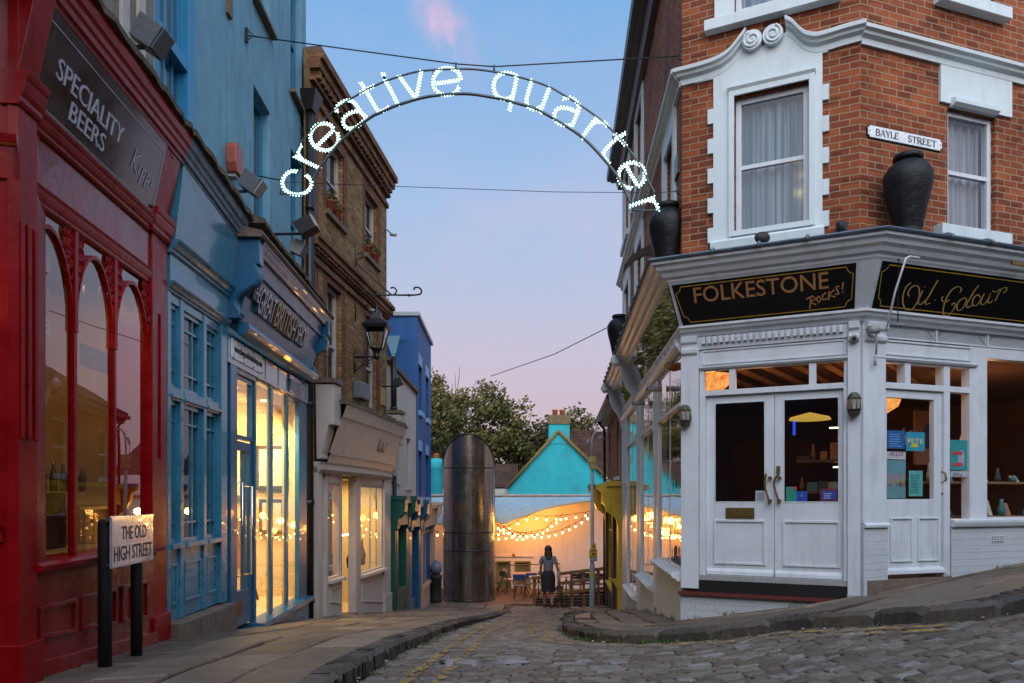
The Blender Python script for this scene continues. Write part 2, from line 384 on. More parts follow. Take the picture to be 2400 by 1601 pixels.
def attr_mat(name, stops, rough=.7, nscale=30, bmp=.3, dark=(.6,1.1), spec=.4, puddle=False, sub=0):
    "material whose tone comes from a per-piece colour attribute called tone"
    m, t, b = newmat(name); a = mnode(t, 'ShaderNodeAttribute'); a.attribute_name = 'tone'
    s = mnode(t, 'ShaderNodeSeparateXYZ'); t.links.new(a.outputs['Vector'], s.inputs[0])
    r = mnode(t, 'ShaderNodeValToRGB'); e = r.color_ramp.elements; e[0].position, e[0].color = stops[0][0], (*stops[0][1], 1); e[1].position, e[1].color = stops[-1][0], (*stops[-1][1], 1)
    for p_, c_ in stops[1:-1]: x = e.new(p_); x.color = (*c_, 1)
    t.links.new(s.outputs[0], r.inputs[0])
    n = noise(t, nscale, 5, .65); f = rampn(t, n.outputs['Fac'], .3, (dark[0],)*3, .7, (min(1, dark[1]),)*3)
    n2 = noise(t, 1.1, 5, .6); f2 = rampn(t, n2.outputs['Fac'], .3, (.62,)*3, .7, (1,1,1))
    c = mixc(t, 1, mixc(t, 1, r.outputs[0], f.outputs[0], 'MULTIPLY'), f2.outputs[0], 'MULTIPLY')
    t.links.new(c, b.inputs['Base Color']); b.inputs['Specular IOR Level'].default_value = spec
    rr_ = rampn(t, n2.outputs['Fac'], .3, (rough-.15,)*3, .7, (min(1, rough+.1),)*3); t.links.new(rr_.outputs[0], b.inputs['Roughness'])
    if bmp: bump(t, b, n.outputs['Fac'], bmp, .01)
    return m
def set_tone(o, vals):
    "vals: one value per vertex"
    a = o.data.color_attributes.new('tone', 'FLOAT_COLOR', 'POINT'); a.data.foreach_set('color', [c for v in vals for c in (v, v, v, 1)])

M = {}
M['red'] = paint('red_gloss', (.25,.003,.005), .28, .2, .5, .22, 5, spec=.22, coat=.05, dirtc=(.10,.008,.008))
M['red_frieze'] = paint('red_frieze_paint', (.22,.006,.009), .24, .22, .4, .25, 5, coat=.28)
M['white'] = paint('white_gloss', (.60,.64,.68), .35, .06, .38, .15, 4, dirtc=(.22,.21,.20))
M['white_wall'] = paint('white_masonry', (.58,.61,.63), .55, .06, .3, .5, 7)
M['trim'] = paint('pale_trim_paint', (.58,.66,.68), .5, .05, .18, .15, 4)
M['teal_wall'] = paint('teal_render', (.14,.32,.42), .6, .18, .75, .8, 2.5, dirtc=(.055,.13,.18))
M['blue_frame'] = paint('blue_window_paint', (.02,.22,.42), .35, .15, .3, .1, 4)
M['blue'] = paint('mid_blue_gloss', (.045,.21,.31), .26, .16, .4, .14, 5, coat=.45)
M['navy'] = paint('deep_blue_gloss', (.008,.10,.21), .32, .15, .2, .1, 5, coat=.25)
M['royal'] = paint('royal_blue_render', (.006,.085,.27), .6, .2, .6, .7, 3, dirtc=(.02,.05,.12))
M['cream'] = paint('cream_render', (.52,.47,.42), .7, .08, .5, .6, 4, dirtc=(.2,.16,.12))
M['pebble'] = paint('pebble_dash', (.34,.30,.26), .9, .5, .3, 1.5, 55, streak=False)
M['magnolia'] = paint('magnolia_paint', (.50,.45,.42), .45, .06, .35, .12, 4)
M['peach'] = paint('peach_paint', (.55,.38,.25), .5, .08, .35, .15, 4)
M['yellow'] = paint('mustard_paint', (.55,.37,.02), .4, .15, .3, .15, 4)
M['cyan'] = paint('cyan_render', (.02,.40,.45), .75, .22, .7, .8, 1.2, dirtc=(.05,.27,.28))
M['green'] = paint('bottle_green_paint', (.01,.10,.075), .35, .15, .3, .1, 4)
M['brown'] = paint('brown_timber', (.06,.035,.02), .6, .2, .4, .2, 4)
M['brick_red'] = brick('red_brick', (.42,.115,.042), (.22,.055,.026), (.42,.29,.18), dark=.5, pale=.45, bw=.20)
M['brick_stock'] = brick('stock_brick', (.50,.31,.12), (.32,.17,.07), (.15,.11,.07), dark=.5)
M['brick_quoin'] = brick('rubbed_red_brick', (.34,.12,.06), (.22,.08,.045), (.20,.15,.11), bw=.11)
M['brick_white'] = brick('painted_brick', (.58,.62,.65), (.57,.61,.64), (.56,.60,.63), ms=.004, dark=.86, burnt=0)
M['slate'] = paint('lead_flashing', (.10,.14,.18), .4, .35, .6, .6, 8, dirtc=(.2,.26,.32))
M['moss'] = paint('mossy_slate', (.11,.085,.055), .9, .5, .6, 1.5, 18, streak=False, dirtc=(.10,.085,.03))
M['tile'] = brick('clay_tiles', (.16,.075,.045), (.10,.055,.035), (.03,.02,.015), bw=.17, rh=.11, ms=.014, dark=.4)
M['stone'] = paint('sill_stone', (.16,.12,.09), .85, .3, .5, .8, 9, streak=False)
M['black'] = plain('black_iron', (.012,.012,.013), .4)
M['black_matt'] = plain('black_plastic', (.015,.015,.016), .65)
M['urn'] = paint('glazed_black_urn', (.006,.007,.008), .45, .4, .10, .6, 9, spec=.3, dirtc=(.15,.15,.14))
M['grey'] = plain('grey_powder_coat', (.10,.115,.13), .5)
M['ltgrey'] = plain('light_grey_plastic', (.30,.31,.31), .5)
M['galv'] = paint('painted_steel_post', (.33,.38,.38), .5, .15, .7, .3, 8, dirtc=(.12,.13,.11))
M['chrome'] = plain('polished_steel', (.6,.6,.6), .18, 1)
M['brass'] = plain('old_brass', (.22,.15,.05), .4, .9)
M['glass'] = glass('window_glass')
M['glass_dark'] = glass('dark_window_glass', (.55,.58,.58), .07)
M['glass_clear'] = glass('clear_glass', (.94,.95,.94), .04, .01, .003, pw=5.2)
M['glass_wavy'] = glass('old_wavy_glass', (.8,.83,.83), .14, .012, .035, 5, pw=2.5)
M['dark_room'] = plain('unlit_room', (.035,.035,.038), .9)
M['room_amber'] = paint('amber_room_wall', (.34,.20,.07), .9, .3, .5, .2, 1.5, dirtc=(.06,.035,.02))
M['room_cream'] = plain('cream_room_wall', (.62,.50,.27), .9)
M['wood'] = paint('weathered_wood', (.22,.12,.05), .6, .3, .3, .4, 12)
M['deck'] = paint('deck_timber', (.14,.065,.04), .55, .3, .3, .4, 9)
M['orange_pot'] = plain('terracotta', (.38,.11,.045), .8)
M['gold'] = plain('gold_leaf_lettering', (.50,.27,.085), .45)
M['copper'] = plain('copper_lettering', (.42,.19,.075), .5)
M['sign_black'] = plain('black_signboard', (.004,.004,.005), .12)
M['signwhite'] = plain('white_sign_enamel', (.70,.74,.76), .35)
M['lettering_black'] = plain('black_lettering', (.01,.01,.01), .5)
M['lettering_pale'] = plain('pale_vinyl_lettering', (.42,.40,.48), .5)
M['led'] = emit('led_rope', (.66,1.0,.88), 3.8)
M['bulb'] = emit('warm_bulb', (1.0,.58,.17), 26)
M['warm'] = emit('warm_lamp', (1.0,.72,.35), 9)
# ================================================================ THE SETTING
def interp(x, T):
    if x <= T[0][0]: return T[0][1]
    for (a, b), (c, d) in zip(T, T[1:]):
        if x <= c: return b + (d-b)*(x-a)/(c-a)
    return T[-1][1]
PROF = [(-8,-1.0),(0,-1.0),(3,-1.03),(4.8,-1.09),(6.9,-1.25),(8.6,-1.47),(12.73,-1.957),(17.66,-2.58),(22.7,-3.18),(25.6,-3.44),(60,-3.6)]
def soft(x, k=.5): return k * math.log1p(math.exp(max(-30, min(30, x/k))))
def gp(X, Y):                                   # pavement height
    return interp(Y, PROF) + .17*soft(X-1.45, .3) * max(0, min(1, (19-Y)/6))
def kh(Y): return interp(Y, [(0,.13),(12,.12),(16,.06),(19,.012),(60,.012)])
def gr(X, Y): return gp(X, Y) - kh(Y)           # road height
def ground_at(px, py, h=gp):
    t = (px-HX)/F; v = (HY-py)/F; lo, hi = 1.0, 60.0
    f = lambda Y: v*Y - h(t*Y, Y)
    Y = lo
    while Y < hi and f(Y) > 0: Y += .05
    return t*Y, Y
KL = [ground_at(*p) for p in ((783,1587),(837,1549),(906,1515),(959,1492),(1024,1469),(1093,1450),(1150,1441),(1190,1433))]
KL = [(-.95,2.0),(-1.0,3.2)] + KL
KL += [(KL[-1][0]+.05, KL[-1][1]+1.6), (KL[-1][0]+.05, 24.9)]
KR = [ground_at(*p) for p in ((1361,1433),(1328,1440),(1319,1457),(1356,1473),(1440,1480),(1534,1479),(1628,1473),(1744,1461),(1862,1445),(1978,1436),(2095,1429),(2259,1417),(2400,1396))]
e = KR[-1]; KR += [(e[0]+1.2, e[1]+.55), (e[0]+3.2, e[1]+1.4)]
KR = [(KR[0][0]-.02, 22.3), (KR[0][0]-.02, 19.5)] + KR
KLs = [(p.x, p.y) for p in spline([(a, b) for a, b in KL], 8)]
KRs = [(p.x, p.y) for p in spline([(a, b) for a, b in KR], 8)]
def resample(P, step):
    out = [P[0]]; acc = 0
    for a, b in zip(P, P[1:]):
        l = math.hypot(b[0]-a[0], b[1]-a[1]); d = step - acc
        while d <= l and l > 0:
            out.append((a[0]+(b[0]-a[0])*d/l, a[1]+(b[1]-a[1])*d/l)); d += step
        acc = l - (d - step)
    return out
def length(P): return sum(math.hypot(b[0]-a[0], b[1]-a[1]) for a, b in zip(P, P[1:]))
def along(P, u):
    L = length(P)*u
    for a, b in zip(P, P[1:]):
        l = math.hypot(b[0]-a[0], b[1]-a[1])
        if L <= l and l > 0: return (a[0]+(b[0]-a[0])*L/l, a[1]+(b[1]-a[1])*L/l)
        L -= l
    return P[-1]
# facade base lines
FR = Face((-3.133,6.9), (-.0722,1), (1,.0722)); FR.d = (-.0720,.9974)
FB = Face((-3.133,6.9), (-.033,1), (1,.033))
FK = Face((-3.325,12.73), (.094,1), (1,-.094))
FU = Face((-2.57,20.74), (-.010,1), (1,.010))
FC = Face((1.981,8.956), (1.706,-.831), (-.831,-1.706))
FY = Face((3.687,8.125), (.9417,.336), (.336,-.9417))
FW = Face((1.981,8.956), (.0639,.998), (-.998,.0639))
LBASE = [(-2.78,1.2),(-3.133,6.9),(-3.325,12.73),(-2.57,20.74),(-2.61,24.9)]
LBASE = [(-2.72-.02,1.2),(-3.12,6.9),(-3.31,12.73),(-2.56,20.74),(-2.6,24.9)]
RBASE = [(2.95,24.0),(2.5,16.9),(1.981,8.956),(3.687,8.125),(7.4,9.45),(12,11.1)]

# base sheet under everything, out to the horizon
m = MB(); xs = [-300,-60,-20,-10,-6,-4]+[-3.5+.5*i for i in range(26)]+[11,14,20,60,300]; ys = [-60,-20,-8,-4]+[-2+.7*i for i in range(44)]+[32,40,60,120,400]
def gz(x, y): return gr(max(-6,min(11,x)), y) - .09 + (0 if y < 40 else 0)
for x0, x1 in zip(xs, xs[1:]):
    for y0, y1 in zip(ys, ys[1:]):
        m.face([(a, b, gz(a, b)) for a, b in ((x0,y0),(x1,y0),(x1,y1),(x0,y1))], [(a, b) for a, b in ((x0,y0),(x1,y0),(x1,y1),(x0,y1))])
MG = paint('jointing_earth', (.035,.028,.02), .95, .4, .4, 1, 30, streak=False)
tag(m.build('ground', MG), 'dark earth and mortar under the street paving', kind='structure')

def pip(x, y, P):
    c = False
    for (a, b), (d, e_) in zip(P, P[1:]+P[:1]):
        if (b > y) != (e_ > y) and x < (d-a)*(y-b)/(e_-b)+a: c = not c
    return c
def lean_block(vs, fs, tn, quad, zf, h, inset, tone, tilt, dome=0, drop=.03):
    "a paving block: quad of 4 (x,y) corners, top bevelled by inset"
    cx = sum(q[0] for q in quad)/4; cy = sum(q[1] for q in quad)/4
    i0 = len(vs); ta, tb = tilt
    for k, (x, y) in enumerate(quad):
        vs.append((x, y, zf(x, y) + h - drop - .05))
    for (x, y) in quad: vs.append((x, y, zf(x, y) + h - drop + ta*(x-cx) + tb*(y-cy)))
    for (x, y) in quad:
        dx_, dy_ = cx-x, cy-y; l = math.hypot(dx_, dy_); X, Y = x+dx_/l*inset, y+dy_/l*inset
        vs.append((X, Y, zf(X, Y) + h + ta*(X-cx) + tb*(Y-cy)))
    for k in range(4):
        j = (k+1) % 4
        fs.append((i0+k, i0+j, i0+4+j, i0+4+k)); fs.append((i0+4+k, i0+4+j, i0+8+j, i0+8+k))
    if dome:
        vs.append((cx, cy, zf(cx, cy)+h+dome)); c = len(vs)-1
        for k in range(4): fs.append((i0+8+k, i0+8+(k+1)%4, c))
        tn += [tone]*13
    else:
        fs.append((i0+8, i0+9, i0+10, i0+11)); tn += [tone]*12
def raw(name, vs, fs, tn, mat, smooth=False):
    me = bpy.data.meshes.new(name); me.from_pydata(vs, [], fs); me.materials.append(mat)
    if smooth: me.polygons.foreach_set('use_smooth', [True]*len(fs))
    o = bpy.data.objects.new(name, me); COL.objects.link(o); set_tone(o, tn); return o
rnd = random.Random(3)
# ---- cobbled carriageway
poly = [p for p in KLs if p[1] > 0] + [(KRs[0][0], KRs[0][1])] + KRs[1:] + [(e[0]+3.2, 2.0)]
MS = attr_mat('granite_setts', [(0,(.15,.112,.08)),(.35,(.21,.165,.122)),(.7,(.265,.218,.17)),(.92,(.31,.275,.235)),(1.0,(.34,.32,.30))], .6, 26, .8, (.45,1.0), .3)
vs, fs, tn = [], [], []
def warp(x, y): return y + .30*soft(x-.9, .5)*max(0, min(1, (15-y)/4)) + .03*math.sin(x*2.1+y)
v = 1.5
while v < 23.5:
    rh = .088 + .022*rnd.random(); u = -1.8 + rnd.random()*.2
    while u < 10:
        L = .12 + .12*rnd.random()
        q = [(u+.004, v+.004), (u+L-.004, v+.004+rnd.uniform(-.006,.006)), (u+L-.004, v+rh-.004), (u+.004, v+rh-.004+rnd.uniform(-.006,.006))]
        q = [(x+rnd.uniform(-.006,.006), warp(x, y)) for x, y in q]
        cx, cy = sum(a[0] for a in q)/4, sum(a[1] for a in q)/4
        if cy < 24 and abs(cx) < cy*.75 and pip(cx, cy, poly):
            far = cy > 13
            lean_block(vs, fs, tn, q, gr, rnd.uniform(-.007,.005), .016, rnd.random()**1.2, (rnd.uniform(-.02,.02), rnd.uniform(-.035,.035)), .003, .010)
        u += L
    v += rh
o = raw('cobbled_road', vs, fs, tn, MS, False); tag(o, 'worn granite sett carriageway running down the hill', kind='structure')
# ---- flagstone pavements
MF = attr_mat('york_flagstones', [(0,(.13,.096,.064)),(.5,(.205,.155,.108)),(1,(.29,.225,.16))], .6, 7, .5, (.55,1.0), .4)
def pavement(name, A, B, label, nrows, mat=MF, gk=1.0, seed=1, lmin=.55, lmax=1.05, u1=1.0):
    "flags between curve A (kerb) and curve B (building line)"
    r = random.Random(seed); vs, fs, tn = [], [], []
    LA, LB = length(A), length(B); LM = (LA+LB)/2
    for j in range(nrows):
        v0, v1 = j/nrows, (j+1)/nrows; u = -r.random()*.5/LM
        while u < u1:
            L = r.uniform(lmin, lmax)/LM; a, b = max(0, u), min(1, u+L)
            if b > a + .002:
                g = .013*gk/LM
                def P(uu, vv):
                    p, q = along(A, uu), along(B, uu); return (p[0]+(q[0]-p[0])*vv, p[1]+(q[1]-p[1])*vv)
                gv = .009*gk
                q = [P(a+g, v0+gv), P(b-g, v0+gv), P(b-g, v1-gv), P(a+g, v1-gv)]
                lean_block(vs, fs, tn, q, gp, r.uniform(-.012,.007)*gk, .016, r.random(), (r.uniform(-.010,.010)*gk, r.uniform(-.010,.010)*gk), 0, .014)
            u += L
    o = raw(name, vs, fs, tn, mat); tag(o, label, kind='structure'); return o
def offset(P, d):
    out = []
    for i, p in enumerate(P):
        a, b = P[max(0,i-1)], P[min(len(P)-1,i+1)]; dx_, dy_ = b[0]-a[0], b[1]-a[1]; l = math.hypot(dx_, dy_) or 1
        out.append((p[0]-dy_/l*d, p[1]+dx_/l*d))
    return out
KLi = offset(KLs, .17); KRi = offset(KRs, .17)
pavement('left_pavement', resample(KLi, .3), resample(LBASE, .3), 'brown flagstone pavement in front of the blue shops', 4, seed=2)
pavement('right_pavement', resample(KRi, .25), resample(RBASE, .25), 'dark flagstone pavement wrapping round the corner shop', 4, seed=5, gk=1.9)
# ---- kerbs
MK = attr_mat('kerb_stone', [(0,(.06,.05,.04)),(.6,(.10,.082,.066)),(1,(.145,.12,.095))], .65, 18, .5, (.55,1.0), .4)
def kerb(name, P, d, label, seed):
    r = random.Random(seed); vs, fs, tn = [], [], []; Q = resample(P, .055); i = 0
    while i < len(Q)-2:
        n = r.randint(6, 10); j = min(i+n, len(Q)-1); seg = Q[i:j+1]; tone = r.random(); hh = r.uniform(-.008,.006)
        for a, b in zip(range(len(seg)-1), range(1, len(seg))):
            p, q = seg[a], seg[b]; l = math.hypot(q[0]-p[0], q[1]-p[1]); nx, ny = -(q[1]-p[1])/l*d, (q[0]-p[0])/l*d
            i0 = len(vs); e0 = .035 if a == 0 else 0; e1 = .035 if b == len(seg)-1 else 0
            for (x, y), e_ in ((p, e0), (q, e1)):
                for w_, dz_ in ((0,-.22),(0,-.035-e_),(.035,-e_*.6),(.17,-e_*.6),(.17,-.2)):
                    jj = r.uniform(-.007,.007); vs.append((x+nx*(w_+jj), y+ny*(w_+jj), gp(x, y)+hh+dz_+jj*.6*(dz_ > -.1)))
            for k in range(4): fs.append((i0+k, i0+5+k, i0+6+k, i0+1+k))
            tn += [tone]*10
        i = j
    o = raw(name, vs, fs, tn, MK); tag(o, label, kind='structure'); return o
kerb('left_kerb', KLs, 1, 'rounded kerb stones along the left pavement', 4)
kerb('right_kerb', KRs, 1, 'rounded kerb stones curving round the corner pavement', 8)
# ---- broken double yellow lines, worn onto the setts
m2, t2, b2_ = newmat('worn_yellow_paint'); n_ = noise(t2, 9, 6, .75); r_ = rampn(t2, n_.outputs['Fac'], .47, (0,0,0), .56, (.8,.8,.8))
b2_.inputs['Base Color'].default_value = (.42,.25,.035,1); b2_.inputs['Roughness'].default_value = .7; t2.links.new(r_.outputs[0], b2_.inputs['Alpha'])
def stripes(name, P, offs, d, label, seg):
    m = MB()
    for of in offs:
        A = resample(offset(P, -d*of), .12); B = resample(offset(P, -d*(of+.075)), .12)
        for i in range(min(len(A), len(B))-1):
            if any(a <= i/len(A) <= b for a, b in seg):
                m.face([(x, y, gr(x, y)+.0155) for x, y in (A[i], B[i], B[i+1], A[i+1])])
    return tag(m.build(name, m2, weld=False), label, kind='structure')
stripes('left_road_marking', KLs, (.34,.56), 1, 'worn double yellow lines beside the left kerb', ((.08,.5),))
stripes('right_road_marking', KRs, (.22,.42), 1, 'faded double yellow lines under the corner kerb', ((.35,.8),))
# puddle
m = MB(); c0 = ground_at(1125, 1556, gr); pts = []
for k in range(22):
    a = 2*math.pi*k/22; rr0 = 1+.25*math.sin(3*a)+.15*math.cos(5*a); pts.append((c0[0]+.33*rr0*math.cos(a)+.1*math.sin(a), c0[1]+.17*rr0*math.sin(a), gr(*c0)+.006))
m.face(pts); tag(m.build('puddle', plain('puddle_water', (.01,.01,.012), .05), weld=False), 'small puddle reflecting the sky in the setts', kind='structure')
# weeds and litter in the gutter
mg = MB(); rg = random.Random(11)
def tuft(x, y, z, r, n, h):
    for _ in range(n):
        a = rg.uniform(0, 6.28); d = rg.random()*r; bx, by = x+math.cos(a)*d, y+math.sin(a)*d; b = rg.uniform(0, 6.28); hh = h*rg.uniform(.4,1); w_ = .006
        tip = (bx+math.cos(b)*hh*.7, by+math.sin(b)*hh*.7, z+hh)
        mg.face([(bx-w_*math.sin(b), by+w_*math.cos(b), z), (bx+w_*math.sin(b), by-w_*math.cos(b), z), tip])
KRg = offset(KRs, -.05)
for i in range(90):
    u = rg.choice([rg.uniform(.36,.40), rg.uniform(.62,.72), rg.uniform(.45,.85)]); x, y = along(KRg, u); tuft(x, y, gr(x, y), .05, 9, .05)
for i in range(40):
    x, y = along(offset(KRs, -.02), rg.uniform(.30,.36)); tuft(x, y, gr(x, y)+.03, .06, 14, .09)
KLg = offset(KLs, -.06)
for i in range(50): x, y = along(KLg, rg.uniform(.15,.5)); tuft(x, y, gr(x, y), .05, 6, .03)
for s in [FC.s(p) for p in (1640,1720,1860,1990)]+[.1,.5]: q = FC.w(s, .05, 0); tuft(q.x, q.y, gp(q.x, q.y), .08, 20, .06)
for s in (.2,1.2,2.0,3.1,4.2): q = FY.w(s, .04, 0); tuft(q.x, q.y, gp(q.x, q.y), .08, 14, .07)
for s in (.4,1.4,3.2,5.1,7): q = FW.w(s, .05, 0); tuft(q.x, q.y, gp(q.x, q.y), .08, 14, .07)
mt = plain('gutter_weed', (.05,.09,.02), .8); mo = mg.build('gutter_weeds', mt, weld=False); tag(mo, 'moss and small weeds growing along the gutters', 'weeds', kind='stuff')

# scraps of litter and fallen leaves in the gutters
ml = MB(); rl_ = random.Random(21)
for P_, n0 in ((KRg, 60), (KLg, 60)):
    for i in range(n0):
        x, y = along(P_, rl_.uniform(.12,.85)); x += rl_.uniform(-.12,.05); z = gr(x, y)+.012; a = rl_.uniform(0,6.28); l_ = rl_.uniform(.008,.028); w_ = l_*rl_.uniform(.3,.8)
        c_, s_ = math.cos(a), math.sin(a); ml.face([(x-l_*c_,y-l_*s_,z),(x+w_*s_,y-w_*c_,z+rl_.uniform(0,.015)),(x+l_*c_,y+l_*s_,z+.004),(x-w_*s_,y+w_*c_,z+.01)])
o = ml.build('gutter_litter', plain('litter_scraps', (.35,.30,.22), .8), weld=False); tag(o, 'pale scraps and fallen leaves lying in the gutters', 'litter', kind='stuff')
# ================================================================ shared builders
def sash(f, root, s0, s1, z0, z1, off, mf, mg, fw=.05, rail=.5, bars=(), vbars=(), sill=None, room=True, curtain=None, rev=.0, name='window', depth=.35, pd=.03, fd=.07):
    "sash window: frame mesh = part, panes / room / sill as sub-parts"
    m = MB(); f.frame(m, s0, s1, z0, z1, fw, off-fd, off)
    if rail: zr = z0 + (z1-z0)*rail; f.box(m, s0+fw, s1-fw, off-.06, off-.006, zr-.022, zr+.022)
    for b in bars: zb = z0 + (z1-z0)*b; f.box(m, s0+fw, s1-fw, off-.05, off-.012, zb-.010, zb+.010)
    for b in vbars: sb = s0 + (s1-s0)*b; f.box(m, sb-.010, sb+.010, off-pd-.018, off-min(.014, pd*.5), z0+fw, z1-fw)
    fr = m.build(name, mf, root)
    g = MB(); f.quad(g, s0+fw*.9, s1-fw*.9, z0+fw*.9, z1-fw*.9, off-pd); g.build('pane', mg, fr)
    if room:
        r = MB(); a, b, c, d = s0+.01, s1-.01, z0+.01, z1-.01; o1 = off-.075; o0 = off-depth
        W = lambda s, o, z: f.w(s, o, z)
        r.face([W(a,o0,c), W(b,o0,c), W(b,o0,d), W(a,o0,d)]); r.face([W(a,o0,c), W(a,o1,c), W(a,o1,d), W(a,o0,d)]); r.face([W(b,o0,c), W(b,o1,c), W(b,o1,d), W(b,o0,d)])
        r.face([W(a,o0,c), W(b,o0,c), W(b,o1,c), W(a,o1,c)]); r.face([W(a,o0,d), W(b,o0,d), W(b,o1,d), W(a,o1,d)])
        r.build('room', M['dark_room'], fr)
    if curtain:
        c = MB(); n = 60; rr_ = random.Random(int(abs(s0*1000)))
        ph = [rr_.uniform(0, 6.28) for _ in range(4)]
        def co(u): return off-.13 + .022*math.sin(u*n*.55+ph[0]) + .012*math.sin(u*n*1.3+ph[1])*math.sin(u*7+ph[2])
        for k in range(n):
            for (ua, ub) in ((k/n, (k+1)/n),):
                sa, sb = s0+.02+(s1-s0-.04)*ua, s0+.02+(s1-s0-.04)*ub
                c.face([f.w(sa, co(ua), z0+fw), f.w(sb, co(ub), z0+fw), f.w(sb, co(ub), z1-fw), f.w(sa, co(ua), z1-fw)], None, True)
        c.build('curtain', curtain, fr)
    if sill:
        m = MB(); f.box(m, s0-.08, s1+.08, off-.02, sill[0], z0-sill[1], z0); m.build('sill', sill[2], fr)
    return fr
def room(f, root, s0, s1, o0, o1, z0, z1, mat, name='interior', open_front=True):
    r = MB(); W = f.w
    r.face([W(s0,o0,z0), W(s1,o0,z0), W(s1,o0,z1), W(s0,o0,z1)], [(s0,z0),(s1,z0),(s1,z1),(s0,z1)])
    for s in (s0, s1): r.face([W(s,o0,z0), W(s,o1,z0), W(s,o1,z1), W(s,o0,z1)])
    for z in (z0, z1): r.face([W(s0,o0,z), W(s1,o0,z), W(s1,o1,z), W(s0,o1,z)])
    return r.build(name, mat, root)
def lamp(root, p, e, col, size=.3, name='ceiling_lamp', kind='AREA'):
    ld = bpy.data.lights.new(name, kind); ld.energy = e; ld.color = col
    if kind == 'AREA': ld.size = size
    else: ld.shadow_soft_size = size
    o = bpy.data.objects.new(name, ld); COL.objects.link(o); o.parent = root; o.location = Vector(p) - root_loc(root); return o
def panel(f, m, s0, s1, z0, z1, off, wd=.03, h=.015, dz0=0):
    "a raised moulding frame round a recessed panel; dz0 = extra drop of the bottom at s1"
    f.hex8(m, [(s0,off,z0),(s0+wd,off,z0),(s0+wd,off+h,z0),(s0,off+h,z0),(s0,off,z1),(s0+wd,off,z1),(s0+wd,off+h,z1),(s0,off+h,z1)])
    f.hex8(m, [(s1-wd,off,z0+dz0),(s1,off,z0+dz0),(s1,off+h,z0+dz0),(s1-wd,off+h,z0+dz0),(s1-wd,off,z1),(s1,off,z1),(s1,off+h,z1),(s1-wd,off+h,z1)])
    f.box(m, s0+wd, s1-wd, off, off+h*1.1, z1-wd, z1)
    f.hex8(m, [(s0+wd,off,z0),(s1-wd,off,z0+dz0),(s1-wd,off+h*1.1,z0+dz0),(s0+wd,off+h*1.1,z0),(s0+wd,off,z0+wd),(s1-wd,off,z0+dz0+wd),(s1-wd,off+h*1.1,z0+dz0+wd),(s0+wd,off+h*1.1,z0+wd)])
    return m
def gnd(f, s, off=0, d=.06): p = f.w(s, off, 0); return gp(p.x, p.y) - d
def base(f, s, off=0): p = f.w(s, off, 0); return (p.x, p.y, gp(p.x, p.y))
def moulding(z0, h, p0, p1):     # classical profile, closed, from off p0 growing to p1 over height h
    return [(0, z0), (p0, z0), (p0+.2*(p1-p0), z0+.12*h), (p0+.2*(p1-p0), z0+.25*h), (p0+.45*(p1-p0), z0+.38*h), (p0+.62*(p1-p0), z0+.6*h), (p0+.68*(p1-p0), z0+.72*h), (p1-.01, z0+.8*h), (p1, z0+h), (0, z0+h)]

# ================================================================ RED BEER SHOP (left)
T = thing('red_beer_shop', 'glossy dark red Victorian shopfront with three arched windows beside the pale blue one', 'shop', base(FR, -1.5))
ZG = lambda s: gnd(FR, s)
sL, sR = FR.s(88), -.01
# upper storey wall, pebble dash panels framed in smooth cream
m = MB(); FR.wall(m, -4.2, FR.s(361,-.12), 3.2, 9.0, [], off=-.12); upw = m.build('wall', M['pebble'], T)
m = MB()
for s in (FR.s(250), FR.s(300,-.1), FR.s(338,-.1)): FR.box(m, s-.13, s+.02, -.119, -.09, 3.2, 9.0)
FR.box(m, -4.2, FR.s(361,-.12), -.118, -.095, 5.2, 5.4)
m.build('wall_band', M['cream'], T, .004)
# pilasters with flutes
def pilaster(s0, s1, z1, root, name='pilaster', off=.10, flutes=2, mt='red'):
    m = MB(); zb = min(ZG(s0), ZG(s1)) - .05
    FR.box(m, s0, s1, -.3, off, zb, z1)
    FR.box(m, s0-.02, s1+.02, -.3, off+.03, zb, zb+.35)
    n = flutes; w_ = (s1-s0)
    for k in range(n+1):      # fillets standing proud between the flutes
        c = s0 + w_*(k+.35)/(n+.7); FR.box(m, c-.018, c+.018, off, off+.014, .35, 1.62)
    return m.build(name, M[mt], root, .006)
pl1 = pilaster(FR.s(44,.1), FR.s(88,.1), 2.30, T)
p1s, p1e = FR.s(44,.1), FR.s(88,.1)
pR = FR.s(343,-.01)
pl2 = pilaster(pR, -.015, 2.30, T, flutes=0, off=.04)
for a, b, o_, pl_ in ((p1s, p1e, .10, pl1), (FR.s(360,.07), -.015, .05, pl2)):     # capitals and upper blocks
    m = MB(); FR.prism(m, moulding(2.28, .20, o_+.01, o_+.07), a-.02, b+.02)
    FR.hex8(m, [(a,-.3,2.48),(b,-.3,2.48),(b,o_+.0,2.48),(a,o_+.0,2.48),(a,-.3,3.02),(b,-.3,3.02),(b,o_+.11,3.02),(a,o_+.11,3.02)])
    m.build('capital', M['red'], pl_, .005)
